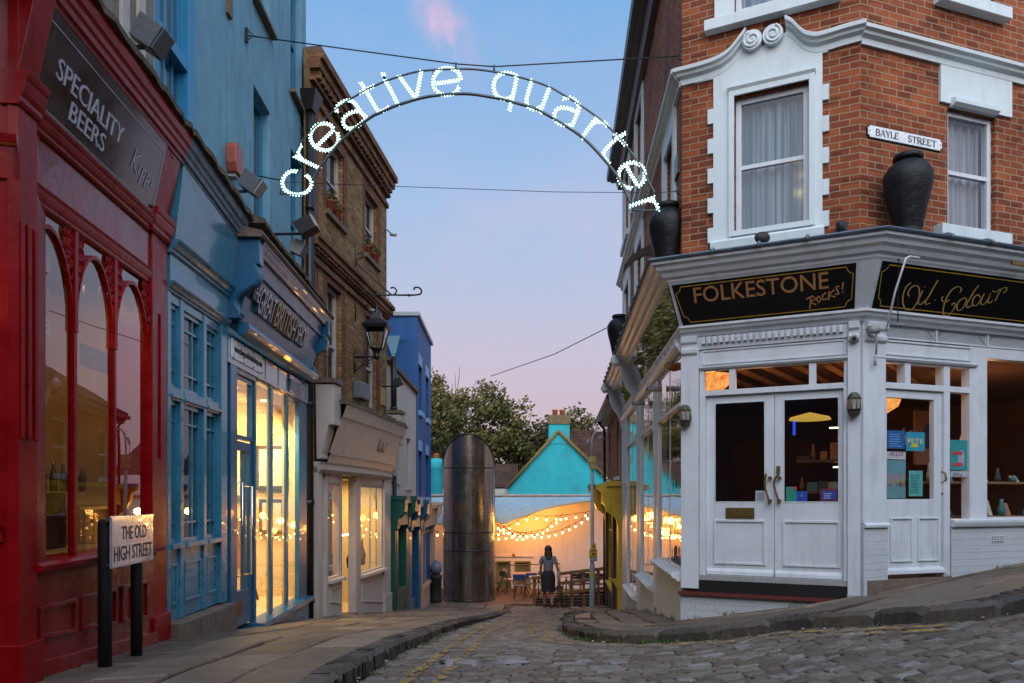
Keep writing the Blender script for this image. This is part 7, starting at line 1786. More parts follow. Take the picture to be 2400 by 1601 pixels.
for L_, r_, nm in ((outer, .012, 'outer_rod'), (inner, .018, 'inner_rod')):
    m = MB(); m.tube(spline([A(*p) for p in L_], 5), r_, 6); m.build(nm, rod, T)
m = MB(); m.tube([A(88,868), A(240,878)], .010, 5); m.build('end_bar', rod, T)
m = MB(); m.tube([A(2110,962), A(2262,964)], .010, 5); m.build('end_bar', rod, T)
for a, b in (((965,160),(985,298)),((88,868),(105,790)),((2108,930),(2118,962)),((2228,850),(2262,964))): m = MB(); m.tube([A(*a), A(*b)], .007, 5); m.build('strut', rod, T)
for x_, y_ in ((1098,118),(1318,132)): m = MB(); m.tube([A(x_,y_), A(x_,y_+32)], .012, 5); m.ball(A(x_,y_+2), .016, 6, 4); m.build('hanger', rod, T)
LT = {
'c1':[[(183,740),(150,738),(118,762),(103,795),(108,832),(135,858),(175,872),(220,868),(255,845),(270,810),(262,782),(240,762)]],
'r1':[[(318,722),(172,652)],[(215,672),(194,640),(196,612),(212,590)]],
'e1':[[(305,590),(398,500),(382,476),(340,463),(297,476),(270,510),(263,548),(283,590),(320,613),(365,618),(405,598),(425,560),(418,518)]],
'a1':[[(415,397),(414,372),(440,345),(485,331),(520,350),(545,392),(590,436)],[(548,392),(500,400),(462,425),(450,452),(462,482),(490,495),(530,483),(575,445)]],
't1':[[(553,230),(585,280),(630,360),(655,395),(685,390),(712,372)],[(548,288),(590,268),(625,250)]],
'i1':[[(692,215),(728,280),(767,360)],[(680,177),(684,190)]],
'v1':[[(772,190),(820,258),(870,324),(885,245),(900,162)]],
'e2':[[(975,235),(1050,226),(1128,213),(1108,165),(1060,146),(1010,153),(976,190),(968,235),(984,275),(1020,298),(1065,299),(1100,282),(1115,255)]],
'q1':[[(1440,187),(1390,173),(1345,186),(1318,225),(1318,277),(1345,315),(1390,325),(1425,305)],[(1450,187),(1430,285),(1405,388)]],
'u1':[[(1537,215),(1512,290),(1503,345),(1525,377),(1560,382),(1592,365)],[(1637,255),(1610,325),(1583,402)]],
'a2':[[(1715,322),(1755,315),(1792,342),(1806,372),(1786,430),(1760,487)],[(1795,400),(1745,378),(1690,376),(1663,405),(1668,443),(1700,468),(1758,478)]],
'r2':[[(1820,548),(1862,490),(1905,430)],[(1882,465),(1918,452),(1950,458),(1968,480)]],
't2':[[(2070,520),(2010,560),(1952,622),(1946,655),(1976,692)],[(2012,525),(2042,555),(2072,590)]],
'e3':[[(2072,700),(2108,765),(2145,826),(2178,792),(2181,740),(2155,702),(2110,688),(2062,705),(2034,745),(2036,790),(2062,825),(2105,836)]],
'r3':[[(2098,938),(2165,915),(2237,888)],[(2200,903),(2235,912),(2254,935),(2258,962)]],
}
for key, L_ in LT.items():
    mb = MB(); rope = MB()
    for st in L_:
        pts = st if len(st) <= 3 else [(p.x, p.y) for p in spline(st, 4)]
        if key.startswith('e') and len(st) > 3:    # keep the crossbar corner sharp
            k = 2 if key != 'e1' else 1; pts = st[:k] + [(p.x, p.y) for p in spline(st[k:], 4)]
        if key == 'v1': pts = st
        if key == 't1' and len(st) > 3: pts = st[:1] + [(p.x,p.y) for p in spline(st[1:], 4)]
        P = [A(*p) for p in pts]; rope.tube(P, .010, 5)
        d = .0; tot = sum((b-a).length for a, b in zip(P, P[1:])); n = max(2, int(tot/.034)); acc = 0; i = 0; seg = 0
        for k in range(n+1):
            D = tot*k/n; i = 0; q = D
            while i < len(P)-2 and q > (P[i+1]-P[i]).length: q -= (P[i+1]-P[i]).length; i += 1
            dv = (P[i+1]-P[i]); l = dv.length; p = P[i] + dv*(min(q, l)/l if l else 0); dn = dv.normalized(); sd_ = Vector((-dn.z, 0, dn.x))
            for sg in (-1, 1): mb.ball(p+sd_*.0155*sg+dn*(.007*sg), .0090, 5, 4, sx=1.0)
    lt_ = mb.build('letter', M['led'], T, weld=False); rope.build('rope_tube', emit('rope_core_'+key, (.50,.85,.74), 1.0), lt_)
    if key == 'i1': m = MB(); m.ball(A(688,200), .02, 8, 6); m.build('connector', M['black'], lt_)
wire = plain('steel_cable', (.03,.03,.033), .5, .5)
def cable(pts, r, label, bracket=()):
    t = thing('steel_cable', label, 'cable', pts[0], 'steel cables across the lane'); m = MB(); m.tube(pts, r, 5); m.build('wire', wire, t)
    for p, f_ in bracket:
        m = MB(); m.box(p.x-.02, p.x+.02, p.y-.02, p.y+.02, p.z-.09, p.z+.09); m.tube([p+Vector((0,0,.07)), p+Vector((.09 if p.x < 0 else -.09,0,0)), p-Vector((0,0,.07))], .008, 5); m.build('wall_bracket', M['black'], t)
lw1 = FB.w(FB.s(578,-.10), -.10, FB.z(578,83,-.10)); rw1 = FW.w(.04, .0, 0); rw1 = pix(1600, 131, rw1.y)
cable([lw1, pix(760,108,lw1.y), A(1098,122), A(1318,138), rw1], .008, 'upper steel cable carrying the lit arch from wall to wall', ((lw1,0),(rw1,0)))
lw2 = FB.w(FB.s(600,-.1), -.1, FB.z(600,412,-.1)); cable([lw2, A(95,790)], .009, 'short stay from the teal wall to the left foot of the arch')
rw2 = pix(1600, 448, rw1.y); cable([A(105,800), pix(900,436,9.3), pix(1300,450,9.2), A(2235,862), rw2], .004, 'long thin lower cable tying the two feet of the arch together', ((rw2,0),))
cable([pix(1150,882,26), pix(1300,830,22), pix(1455,752,18.3)], .012, 'thin overhead wire running down to the trees from the brick building')

# ================================================================ wall mounted things, left side
def floodlight(px0, px1, py0, py1, f, off, tilt, label, mt='grey', face='ltgrey'):
    s = (f.s(px0, off)+f.s(px1, off))/2; p = f.w(s, off, 0); Y_ = p.y; cx_, cz_ = ((px0+px1)/2-HX)/F*Y_, (HY-(py0+py1)/2)/F*Y_; w_ = (px1-px0)/F*Y_; h = (py1-py0)/F*Y_
    t = thing('floodlight', label, 'floodlight', (cx_, Y_, cz_), 'floodlights on the left hand buildings')
    m = MB(); a, b = w_*.40, h*.34; Rm = Matrix.Rotation(R(tilt), 3, 'Y'); c = Vector((cx_, Y_, cz_))
    def V(x, y, z): return c + Rm @ Vector((x, y, z))
    d_ = w_*.35
    m.hexa([V(-a*.8,-d_,-b),V(a,-d_,-b),V(a,d_,-b),V(-a*.8,d_,-b),V(-a,-d_*1.1,b),V(a,-d_*1.1,b),V(a,d_*1.1,b),V(-a,d_*1.1,b)]); m.build('housing', M[mt], t, .006)
    m = MB(); m.hexa([V(a,-d_*.9,-b*.85),V(a*1.18,-d_*.95,-b*.9),V(a*1.18,d_*.95,-b*.9),V(a,d_*.9,-b*.85),V(a,-d_*.9,b*.9),V(a*1.18,-d_*.95,b*.95),V(a*1.18,d_*.95,b*.95),V(a,d_*.9,b*.9)]); m.build('lens', M[face], t)
    w0 = f.w(s, -.1, cz_-h*.35); m = MB(); m.tube([w0, c+Vector((-w_*.2,0,-h*.3)), c], .018, 6); m.build('bracket', M[mt], t); return t
floodlight(312,392,42,128, FR, .25, 35, 'large grey floodlight tilted down above the red shop cornice', 'grey', 'grey')
floodlight(560,618,402,460, FB, .25, 35, 'grey floodlight on the slate ledge above the pale blue shopfront', 'grey', 'ltgrey')
floodlight(690,745,508,558, FB, .45, -28, 'largest floodlight with a cream lens at the far end of the teal wall', 'black_matt', 'cream')
floodlight(679,719,558,604, FB, .28, 30, 'small pale floodlight low over the ledge of the deep blue shopfront', 'ltgrey', 'grey')
floodlight(918,944,884,910, FK, .35, -25, 'black floodlight with a brass lens at the end of the brick house', 'black_matt', 'brass')  # lens is plain brass colour
s_ = FB.s(562,.0); c = FB.w(s_, 0, FB.z(562,380,.0)); t = thing('alarm_box', 'red burglar alarm box on the teal wall above the ledge', 'alarm box', c)
h = .17
m = MB(); FB.slab(m, [(s_-.09,c.z-.15),(s_+.09,c.z-.15),(s_+.13,c.z-.05),(s_+.13,c.z+.12),(s_+.07,c.z+.2),(s_-.07,c.z+.2),(s_-.13,c.z+.12),(s_-.13,c.z-.05)], -.12, .0); m.build('cover', plain('faded_red_plastic', (.33,.07,.04), .45), t, .012)
m = MB(); FB.box(m, s_-.06, s_+.06, -.12, -.03, c.z-.19, c.z-.15); m.build('base_light', M['ltgrey'], t)
# black rainwater pipe between teal house and brick house
def pipe(f, s, off, z0, z1, r, label, hopper=None):
    p = f.w(s, off, z0); t = thing('rainwater_pipe', label, 'drainpipe', p); m = MB(); m.tube([f.w(s,off,z0), f.w(s,off,z1)], r, 10); m.build('pipe', M['black'], t)
    for k in range(int((z1-z0)/1.6)+1):
        zz = z0+.3+k*1.6; m = MB(); m.tube([f.w(s,off,zz), f.w(s,off,zz+.08)], r*1.25, 10); m.build('collar', M['black'], t)
    if hopper: zz = hopper; m = MB(); f.hex8(m, [(s-.1,off-.08,zz-.15),(s+.1,off-.08,zz-.15),(s+.1,off+.08,zz-.15),(s-.1,off+.08,zz-.15),(s-.19,off-.1,zz+.15),(s+.19,off-.1,zz+.15),(s+.19,off+.17,zz+.15),(s-.19,off+.17,zz+.15)]); m.build('hopper', M['black'], t, .006)
    return t
pipe(FK, -.22, .05, gnd(FK,-.2), 6.5, .065, 'black cast iron rainwater pipe between the teal and brick houses', 6.45)
pipe(FK, -.05, .04, 2.0, 6.0, .04, 'thin grey black pipe beside the cast iron one on the brick house')
pipe(FK, FK.s(917), .08, gnd(FK,5), .55, .05, 'pale drainpipe down the far end of the magnolia shopfront')
pipe(FK, FK.s(911), .12, 1.75, 3.3, .07, 'short thick black pipe at the far end of the brick house')
# heritage lantern
Yl = FK.w(FK.s(840),0,0).y-.4; L = lambda px, py: Vector(((px-HX)/F*Yl, Yl, (HY-py)/F*Yl))
c = L(883, 790); T = thing('street_lantern', 'black four sided Victorian lantern on a wrought iron bracket', 'street lamp', L(830,850))
k = 1/F*Yl
def fr4(z, r): return [(c.x-r,Yl-r,z),(c.x+r,Yl-r,z),(c.x+r,Yl+r,z),(c.x-r,Yl+r,z)]
zt_, zb_ = L(0,770).z, L(0,818).z; rt, rb = 25*k, 13*k
m = MB()
T4, B4 = fr4(zt_, rt), fr4(zb_, rb)
for a, b in zip(T4, B4): m.tube([a, b], .014, 4)
for q4 in (T4, B4):
    for a, b in zip(q4, q4[1:]+q4[:1]): m.tube([a, b], .016, 4)
m.build('frame', M['black'], T)
m = MB()
for i in range(4): j = (i+1)%4; m.face([B4[i],B4[j],T4[j],T4[i]])
m.build('pane', M['glass_clear'], T)
m = MB(); R1, R2, R3 = fr4(L(0,764).z, 30*k), fr4(L(0,748).z, 12*k), fr4(L(0,735).z, 10*k); R0 = fr4(L(0,771).z, 27*k)
for a4, b4 in ((R0,R1),(R1,R2),(R2,R3)):
    for i in range(4): j = (i+1)%4; m.face([a4[i],a4[j],b4[j],b4[i]])
m.face(R3); m.lathe((c.x,Yl,L(0,737).z), [(10*k,0),(11*k,4*k),(7*k,8*k),(3*k,11*k),(5*k,14*k),(3*k,18*k),(0,24*k)], 12); m.build('roof', M['black'], T)
m = MB(); m.lathe((c.x,Yl,0), [(rb*1.1,zb_),(rb*.6,zb_-8*k),(rb*.5,zb_-16*k),(rb*.8,zb_-18*k),(rb*.3,zb_-24*k),(0,zb_-26*k)], 10); m.build('base', M['black'], T)
wl_ = FK.w(FK.s(829),.02,0); yb = L(0,836).z
m = MB(); a = Vector((wl_.x, wl_.y, yb)); b = Vector((c.x, Yl, yb)); m.tube([a,b], .022, 6); m.tube([a+Vector((0,0,.12)), a-Vector((0,0,.30))], .02, 6)
for t_ in (.2,.45,.7):
    p = a.lerp(b, t_)-Vector((0,0,.07+.04*(1-t_)*2)); rr_ = .05*(1.5-t_); d = (b-a).normalized(); m.tube([p+d*rr_*math.cos(q/8*math.pi*2)+Vector((0,0,rr_*math.sin(q/8*math.pi*2))) for q in range(9)], .008, 4, False)
m.tube(spline([a-Vector((0,0,.28)), a.lerp(b,.3)-Vector((0,0,.18)), a.lerp(b,.75)-Vector((0,0,.05)), b], 4), .01, 4)
for t_ in range(9): p = a.lerp(b, .08+t_*.1); m.tube([p, p+Vector((0,0,.10))], .005, 4)
m.build('bracket', M['black'], T)
# wrought iron hanging sign bracket with scroll ends
Yb = FK.w(FK.s(832),0,0).y; L = lambda px, py, d=0: Vector(((px-HX)/F*(Yb+d), Yb+d, (HY-py)/F*(Yb+d)))
T = thing('iron_sign_bracket', 'empty wrought iron sign bracket with two hooked scrolls on the brick house', 'bracket', L(831,690))
m = MB(); m.tube([L(832,567), L(834,633)], .02, 5); m.tube([L(833,675), L(833,754)], .02, 5); m.tube([L(820,689), L(880,691), L(968,692)], .018, 6)
m.tube([p for p in spline([L(838,595), L(848,594), L(850,603), L(840,608), L(838,618), L(870,648), L(905,680), L(919,692)], 5)], .016, 5)
m.tube(spline([L(915,676), L(922,674), L(929,680), L(927,688), L(919,692)], 5), .016, 5); m.tube(spline([L(966,692), L(984,690), L(988,682), L(983,675), L(973,674), L(970,680)], 5), .018, 5)
m.tube([L(834,686), L(885,698)], .012, 5); m.ball(L(958,692), .03, 6, 5); m.ball(L(911,692), .025, 6, 5); m.build('ironwork', M['black'], T)
# small fittings on the brick house
s_ = FK.s(836); c = FK.w(s_, .1, FK.z(836,912,.1)); t = thing('extractor_unit', 'dark grey extractor unit on the brick wall over the magnolia fascia', 'extractor', c); m = MB(); FK.box(m, s_-.28, s_+.28, .0, .20, c.z-.17, c.z+.17); m.build('casing', M['grey'], t, .03)
s_ = FK.s(898); c = FK.w(s_, .02, FK.z(898,931)); t = thing('yellow_plate', 'blank faded yellow plate at the end of the brick wall', 'plate', c); m = MB(); FK.box(m, s_-.2, s_+.16, .0, .03, c.z-.19, c.z+.19); m.build('plate', plain('faded_yellow', (.40,.27,.08), .6), t)
def cctv(p, d, label):
    t = thing('wall_camera', label, 'security camera', p); m = MB(); m.tube([p, p+d], .035, 8); m.build('camera_body', M['ltgrey'], t); m = MB(); m.tube([p-d*.6+Vector((0,0,.1)), p+d*.3], .014, 5); m.build('arm', M['black'], t)
cctv(FK.w(FK.s(903),.12,FK.z(903,536,.1)), Vector((.14,-.05,-.03)), 'small security camera high at the corner of the brick house')
cctv(FK.w(FK.s(852),.12,FK.z(852,716,.1)), Vector((.14,-.05,-.05)), 'small security camera beside the iron bracket on the brick house')

# ================================================================ right side fittings
fp = FY.w(FY.s(2026), .012, 0)
s0_, s1_, z0_, z1_ = FY.s(2030), FY.s(2205), 3.838, 3.975
T = thing('street_nameplate', 'white street nameplate reading BAYLE STREET on the corner brickwork', 'street sign', FY.w((s0_+s1_)/2, .01, z0_))
nk = .022
out = lambda g: [(s0_+g+nk,z0_+g),(s1_-g-nk,z0_+g),(s1_-g-nk,z0_+g+nk),(s1_-g,z0_+g+nk),(s1_-g,z1_-g-nk),(s1_-g-nk,z1_-g-nk),(s1_-g-nk,z1_-g),(s0_+g+nk,z1_-g),(s0_+g+nk,z1_-g-nk),(s0_+g,z1_-g-nk),(s0_+g,z0_+g+nk),(s0_+g+nk,z0_+g+nk)]
m = MB(); FY.slab(m, out(0), .0, .016); m.build('border', M['black'], T)
m = MB(); FY.slab(m, out(.008), .0, .020); pl = m.build('plate', M['signwhite'], T)
def serif(word, s0, s1, z0, h, f, off, root):
    "Roman capitals built from thick and thin strokes with serifs"
    G_ = {'B':[[('v',0,0,1)],[('c',0,1,.62,.5)],[('c',0,.52,.70,0)]], }
    V_, Hh, w_ = .16, .07, (s1-s0)
    P = {'B':(.72,[('T',.12,0,.12,1),('A',.12,1,.60,.53),('A',.12,.53,.68,0),('S',.12,0),('S',.12,1)]),'A':(.9,[('N',.08,0,.42,1),('T',.46,1,.80,0),('N',.2,.36,.66,.36),('S',.08,0),('S',.80,0)]),
         'Y':(.85,[('T',.08,1,.42,.45),('N',.76,1,.42,.45),('T',.42,.45,.42,0),('S',.42,0),('S',.08,1),('S',.76,1)]),'L':(.7,[('T',.12,0,.12,1),('N',.12,.03,.62,.03),('T',.62,0,.62,.28),('S',.12,1)]),
         'E':(.7,[('T',.12,0,.12,1),('N',.12,.03,.62,.03),('N',.12,.97,.58,.97),('N',.12,.52,.44,.52),('N',.60,0,.60,.22),('N',.57,.8,.57,1)]),'S':(.62,[('Z',)]),
         'T':(.8,[('T',.40,0,.40,1),('N',.04,.96,.76,.96),('N',.05,.78,.05,1),('N',.75,.78,.75,1),('S',.40,0)]),'R':(.82,[('T',.12,0,.12,1),('A',.12,1,.62,.5),('T',.36,.5,.76,0),('S',.12,0),('S',.76,0)])}
    tot = sum(P[c][0] if c != ' ' else .9 for c in word); k = w_/tot; x = s0; m = MB(); fn = lambda s, o, z: f.w(s, off+o, z)
    for c in word:
        if c == ' ': x += .9*k; continue
        wd, ops = P[c]
        for op in ops:
            if op[0] in 'TN': strokes(m, [[(x+op[1]*k, z0+op[2]*h), (x+op[3]*k, z0+op[4]*h)]], fn, .002, (.17 if op[0] == 'T' else .075)*k*.9)
            elif op[0] == 'S': strokes(m, [[(x+(op[1]-.13)*k, z0+op[2]*h), (x+(op[1]+.13)*k, z0+op[2]*h)]], fn, .0022, .05*k)
            elif op[0] == 'A':
                cx_, zt__, rr_, zb__ = x+(op[1]+.12)*k, op[2], op[3]-.12, op[4]; pts = [(x+op[1]*k, z0+zt__*h)]+[(cx_+(rr_-.12)*k*math.sin(math.pi*t/8), z0+((zt__+zb__)/2+(zt__-zb__)/2*math.cos(math.pi*t/8))*h) for t in range(9)]+[(x+op[1]*k, z0+zb__*h)]
                strokes(m, [pts], fn, .002, .15*k, .06*k)
            elif op[0] == 'Z': strokes(m, [[(x+a*k, z0+b*h) for a, b in [(p.x,p.y) for p in spline([(.52,.80),(.42,.95),(.24,.98),(.10,.84),(.12,.66),(.32,.52),(.50,.36),(.52,.16),(.36,.02),(.18,.04),(.07,.22)], 3)]]], fn, .002, .13*k, .08*k)
        x += wd*k
    return m.build('lettering', M['lettering_black'], root)
serif('BAYLE', FY.s(2049), FY.s(2103), 3.872, .068, FY, .021, pl); serif('STREET', FY.s(2124), FY.s(2191), 3.872, .068, FY, .021, pl)
m = MB()
for s_ in (s0_+.03, s1_-.03): m.ball(FY.w(s_,.021,(z0_+z1_)/2), .006, 6, 4)
m.build('screw', M['black'], pl)
def urn(p, h, label):
    t = thing('black_urn', label, 'urn', p, 'black urns standing on the lead ledge'); k = h/.88
    m = MB(); m.lathe(p, [(0,0),(.155*k,0),(.155*k,.03*k),(.13*k,.05*k),(.145*k,.10*k),(.18*k,.30*k),(.225*k,.48*k),(.245*k,.60*k),(.24*k,.68*k),(.19*k,.76*k),(.135*k,.80*k),(.12*k,.82*k),(.12*k,.84*k)], 32); m.build('body', M['urn'], t)
    m = MB(); m.lathe(p, [(.115*k,.815*k),(.145*k,.825*k),(.15*k,.85*k),(.14*k,.88*k),(.11*k,.88*k),(.10*k,.80*k),(0,.78*k)], 32); m.build('rim', M['urn'], t)
pu = FY.w(FY.s(2128,.28), .28, 2.71); urn(pu, .86, 'large black urn on the ledge beneath the street nameplate')
tt = (1566-HX)/F; pu = FW.w(.9, .30, 2.69); urn(Vector((tt*9.25, 9.25, 2.69)), .86, 'large black urn at the lane corner touching the foot of the lit arch')
urn(FW.w(FW.s(1452,.28), .28, 2.69), .86, 'black urn far along the ledge over the lane windows')
# dark curved iron blade
m = MB(); Yc = 9.9; pts = [(1536,566),(1500,585),(1478,600),(1464,620),(1459,645),(1470,628),(1490,610),(1515,598),(1532,600),(1534,585)]
pp = [pix(a, b, Yc+(1536-a)*.012) for a, b in pts]; c = pp[0]
t = thing('hooked_bracket', 'dark curved blade shaped bracket jutting from the lane wall', 'bracket', c)
m.face(pp); m.face([p+Vector((.0,.02,0)) for p in pp][::-1])
for a, b in zip(pp, pp[1:]+pp[:1]): m.face([a, b, b+Vector((0,.02,0)), a+Vector((0,.02,0))])
q = pix(1545,585,9.9); m.tube([pp[0]+Vector((0,.01,-.05)), FW.w(.6,.0,pp[0].z-.02)], .02, 5); m.build('blade', M['brown'], t)
# round and square spotlights on the ledge
def spot(p, r, label, square=False):
    t = thing('spotlight', label, 'spotlight', p, 'black spotlights on the ledge'); m = MB()
    if square: m.box(p.x-r, p.x+r, p.y-.02, p.y+.02, p.z+.0, p.z+r*3.2); m.tube([p+Vector((-.02,-.05,.05)), p+Vector((-.06,-.09,r*2.8))], .035, 10)
    else: m.ball(p+Vector((0,-.05,r*1.2)), r, 14, 8, sy=.55, sz=.75); m.tube([p, p+Vector((0,-.04,r*.8))], .012, 6)
    m.build('head', M['black_matt'], t)
spot(FC.w(FC.s(1783,.3), .3, 2.70), .085, 'round black spotlight below the corner window sill'); spot(FC.w(FC.s(1973,.06), .06, 2.76), .055, 'square black spotlight bracket on the brickwork near the big urn', True)
# bulkhead lamps
def bulkhead(f, px, py, label):
    s_, z_ = f.s(px,.08), f.z(px,py,.08); p = f.w(s_, .05, z_); t = thing('bulkhead_lamp', label, 'wall lamp', p, 'caged bulkhead lamps beside the double door')
    m = MB(); n_ = f.n; 
    prof_ = [(.0,-.12),(.045,-.115),(.062,-.09),(.062,-.06),(.07,-.06),(.07,-.045),(.055,-.045),(.055,.06),(.07,.06),(.07,.075),(.06,.075),(.055,.10),(.03,.125),(0,.13)]
    c = f.w(s_, .12, z_); m.lathe(c, [(a, b) for a, b in prof_], 14); m.build('body', plain('verdigris_brass', (.10,.10,.07), .5, .5), t)
    m = MB(); m.lathe(c, [(.056,-.044),(.058,.059)], 14); m.build('glass', plain('frosted_glass', (.28,.30,.26), .3), t)
    m = MB()
    for k in range(8): a = k*math.pi/4; m.tube([c+Vector((.068*math.cos(a),.068*math.sin(a),-.06)), c+Vector((.068*math.cos(a),.068*math.sin(a),.07))], .005, 4)
    m.build('cage', M['brass'], t); m = MB(); f.box(m, s_-.045, s_+.045, .04, .08, z_-.10, z_+.10); m.build('backplate', M['brass'], t)
bulkhead(FC, 1607, 976, 'caged brass bulkhead lamp on the pilaster nearest the lane windows'); bulkhead(FC, 2002, 949, 'caged brass bulkhead lamp on the pilaster under the dome camera')
c = FC.w(FC.s(2002,.10), .10, FC.z(2002,793,.10)); t = thing('dome_camera', 'small white dome camera with black lens below the corner of the fascia', 'security camera', c)
m = MB(); m.ball(c, .042, 14, 10); m.build('housing', M['ltgrey'], t); m = MB(); m.ball(c+Vector((-.008,-.022,-.004)), .026, 12, 8); m.build('lens', M['black'], t)
# white awning pole and chain on the Bayle Street side
Z7p = lambda x, y, off: FY.w(FY.s(Z7(x,y)[0], off), off, FY.z(*Z7(x,y), off))
t = thing('awning_pole', 'bent white metal pole hanging in front of the Oil Colour board', 'pole', Z7p(1500,610,.3))
m = MB(); m.tube([Z7p(1710,168,.55), Z7p(1650,160,.55), Z7p(1628,170,.55), Z7p(1560,380,.42), Z7p(1520,560,.30), Z7p(1505,605,.2), Z7p(1460,612,.14)], .011, 6); m.build('pole', M['white'], t)
m = MB(); m.tube([Z7p(1395,610,.1), Z7p(1465,605,.16)], .045, 12); m.tube([Z7p(1448,620,.14), Z7p(1446,760,.10)], .010, 6); m.tube([Z7p(1440,770,.09), Z7p(1440,830,.09)], .014, 6); m.build('bracket', M['ltgrey'], t)
t = thing('black_chain', 'rusty black chain hanging across the Oil Colour board', 'chain', Z7p(1575,560,.3))
m = MB(); P = [Z7p(1583,170,.56).lerp(Z7p(1578,560,.22), k/26) for k in range(27)]
for k, (a, b) in enumerate(zip(P, P[1:])):
    mid = (a+b)/2; u = Vector((.010,0,0)) if k % 2 else Vector((0,.010,0)); m.tube([a, mid+u, b], .004, 4); m.tube([a, mid-u, b], .004, 4)
m.build('links', M['black'], t)
# lane spotlights sticking out under the fascia
for px_, py_, lb in ((1537,912,'pale cylinder spotlight on the near lane pilaster'),(1500,945,'dark cylinder spotlight on the second lane pilaster')):
    Y_ = FW.w(FW.s(px_,.1),0,0).y; c = pix(px_, py_, Y_); t = thing('cylinder_spotlight', lb, 'spotlight', c, 'cylinder spotlights under the lane fascia'); m = MB(); m.tube([c-Vector((.12,0,0)), c+Vector((.08,0,0))], .036, 12); m.build('barrel', M['ltgrey'], t, weld=True); m = MB(); m.tube([c-Vector((.13,0,0)), c-Vector((.12,0,0))], .030, 12); m.build('lens', M['black'], t)
c = FW.w(.35,.02,3.1); s_ = FW.s(1590); m = MB(); FW.box(m, s_-.12, s_+.16, .0, .03, FW.z(1586,425), FW.z(1586,375)); t = thing('small_picture_panel', 'small dark framed panel on the lane side brickwork', 'panel', FW.w(s_,.02,FW.z(1586,425))); o = m.build('panel_frame', M['black'], t); m = MB(); FW.box(m, s_-.09, s_+.13, .03, .033, FW.z(1586,421), FW.z(1586,379)); m.build('panel_face', plain('pale_panel', (.25,.28,.25), .5), o)

# ================================================================ nameplate on two posts
a2 = ground_at(246,1558); b2x = ground_at(320,1535)
T = thing('street_nameplate_stand', 'low black posts carrying a white nameplate reading THE OLD HIGH STREET', 'street sign', (a2[0], a2[1], gp(*a2)))
FN = Face((a2[0], a2[1]), (b2x[0]-a2[0], b2x[1]-a2[1]), (b2x[1]-a2[1], -(b2x[0]-a2[0])))
for nm, (x, y), pxw, ytop in (('post', a2, 31, 1216), ('post', b2x, 26, 1222)):
    Y_ = y; r_ = pxw/2/F*Y_; z0_ = gp(x, y); z1_ = (HY-ytop)/F*Y_
    m = MB(); m.lathe((x,y,0), [(0,z0_-.05),(r_,z0_-.05),(r_,z1_-.03),(r_*.93,z1_-.008),(r_*.8,z1_),(0,z1_)], 20); m.build(nm, M['black'], T)
rp = 31/2/F*a2[1]
s0_, s1_ = FN.s(256, rp), FN.s(357, rp); zt_ = FN.z(256,1210,rp); zb_ = FN.z(256,1334,rp)
m = MB(); FN.box(m, s0_, s1_, rp, rp+.012, zb_, zt_); pl = m.build('plate', plain('mirror_white_enamel', (.55,.56,.62), .10, .55), T, .004); pl.data.materials[0].node_tree.nodes['Principled BSDF'].inputs['Coat Weight'].default_value = 1
m = MB(); FN.frame(m, s0_+.008, s1_-.008, zb_+.008, zt_-.008, .004, rp+.012, rp+.0135); m.build('border', M['black'], pl)
fnN = lambda s, o, z: FN.w(s, rp+.012+o, z); hh_ = zt_-zb_; ws = s1_-s0_
FN.text('THE OLD', fnN, hh_*.27, s0_+ws*.22, s0_+ws*.80, zb_+hh_*.52, .002, .006).build('lettering', M['lettering_black'], pl)
FN.text('HIGH STREET', fnN, hh_*.29, s0_+ws*.06, s0_+ws*.94, zb_+hh_*.12, .002, .006).build('lettering', M['lettering_black'], pl)
m = MB()
for zz in (zt_-.03, zb_+.03): FN.box(m, s0_-rp*1.2, s1_-.03, rp-.02, rp+.0, zz-.01, zz+.01)
m.build('clamp', M['black'], T)

# ================================================================ the woman and her dog walking down the lane
def skin(name, vs, es, rs, mat, parent, sub=2):
    me = bpy.data.meshes.new(name); me.from_pydata(vs, es, []); o = bpy.data.objects.new(name, me); COL.objects.link(o)
    md = o.modifiers.new('skin', 'SKIN'); md.use_smooth_shade = True
    for v_, r_ in zip(me.skin_vertices[0].data, rs): v_.radius = (r_, r_) if not isinstance(r_, tuple) else r_; v_.use_root = False
    me.skin_vertices[0].data[0].use_root = True
    s = o.modifiers.new('sub', 'SUBSURF'); s.levels = sub; s.render_levels = sub
    me.materials.append(mat); o.parent = parent; return o
Yw = 21.3; base_ = Vector(((1285-HX)/F*Yw, Yw, gr((1285-HX)/F*Yw, Yw)+.01))
skinm = plain('skin', (.36,.19,.12), .55); hairm = plain('brown_hair', (.05,.028,.015), .5); topm = plain('grey_top', (.20,.21,.26), .8); skirtm = plain('black_skirt', (.018,.019,.024), .8)
T = thing('person', 'woman with long brown hair, grey top and dark skirt walking away', 'person', base_)
# joints, local metres, facing +Y (away)
J = [(0,0,.90),(0,.0,1.08),(0,-.01,1.28),(0,.0,1.42),(0,.01,1.50),(0,.02,1.60),            # 0 pelvis 1 waist 2 chest 3 neck base 4 neck 5 head
     (-.09,0,.86),(-.10,.10,.50),(-.10,.02,.10),(-.10,.16,.03),                              # left leg 6-9 (forward)
     (.09,0,.86),(.09,-.02,.48),(.09,-.20,.13),(.09,-.10,.03),                               # right leg 10-13 (back, heel up)
     (-.16,-.01,1.38),(-.21,-.02,1.12),(-.20,.10,.92),(-.20,.14,.84),                        # left arm 14-17
     (.17,-.01,1.38),(.25,-.04,1.13),(.30,.05,.93),(.31,.09,.86)]
E = [(0,1),(1,2),(2,3),(3,4),(4,5),(0,6),(6,7),(7,8),(8,9),(0,10),(10,11),(11,12),(12,13),(3,14),(14,15),(15,16),(16,17),(3,18),(18,19),(19,20),(20,21)]
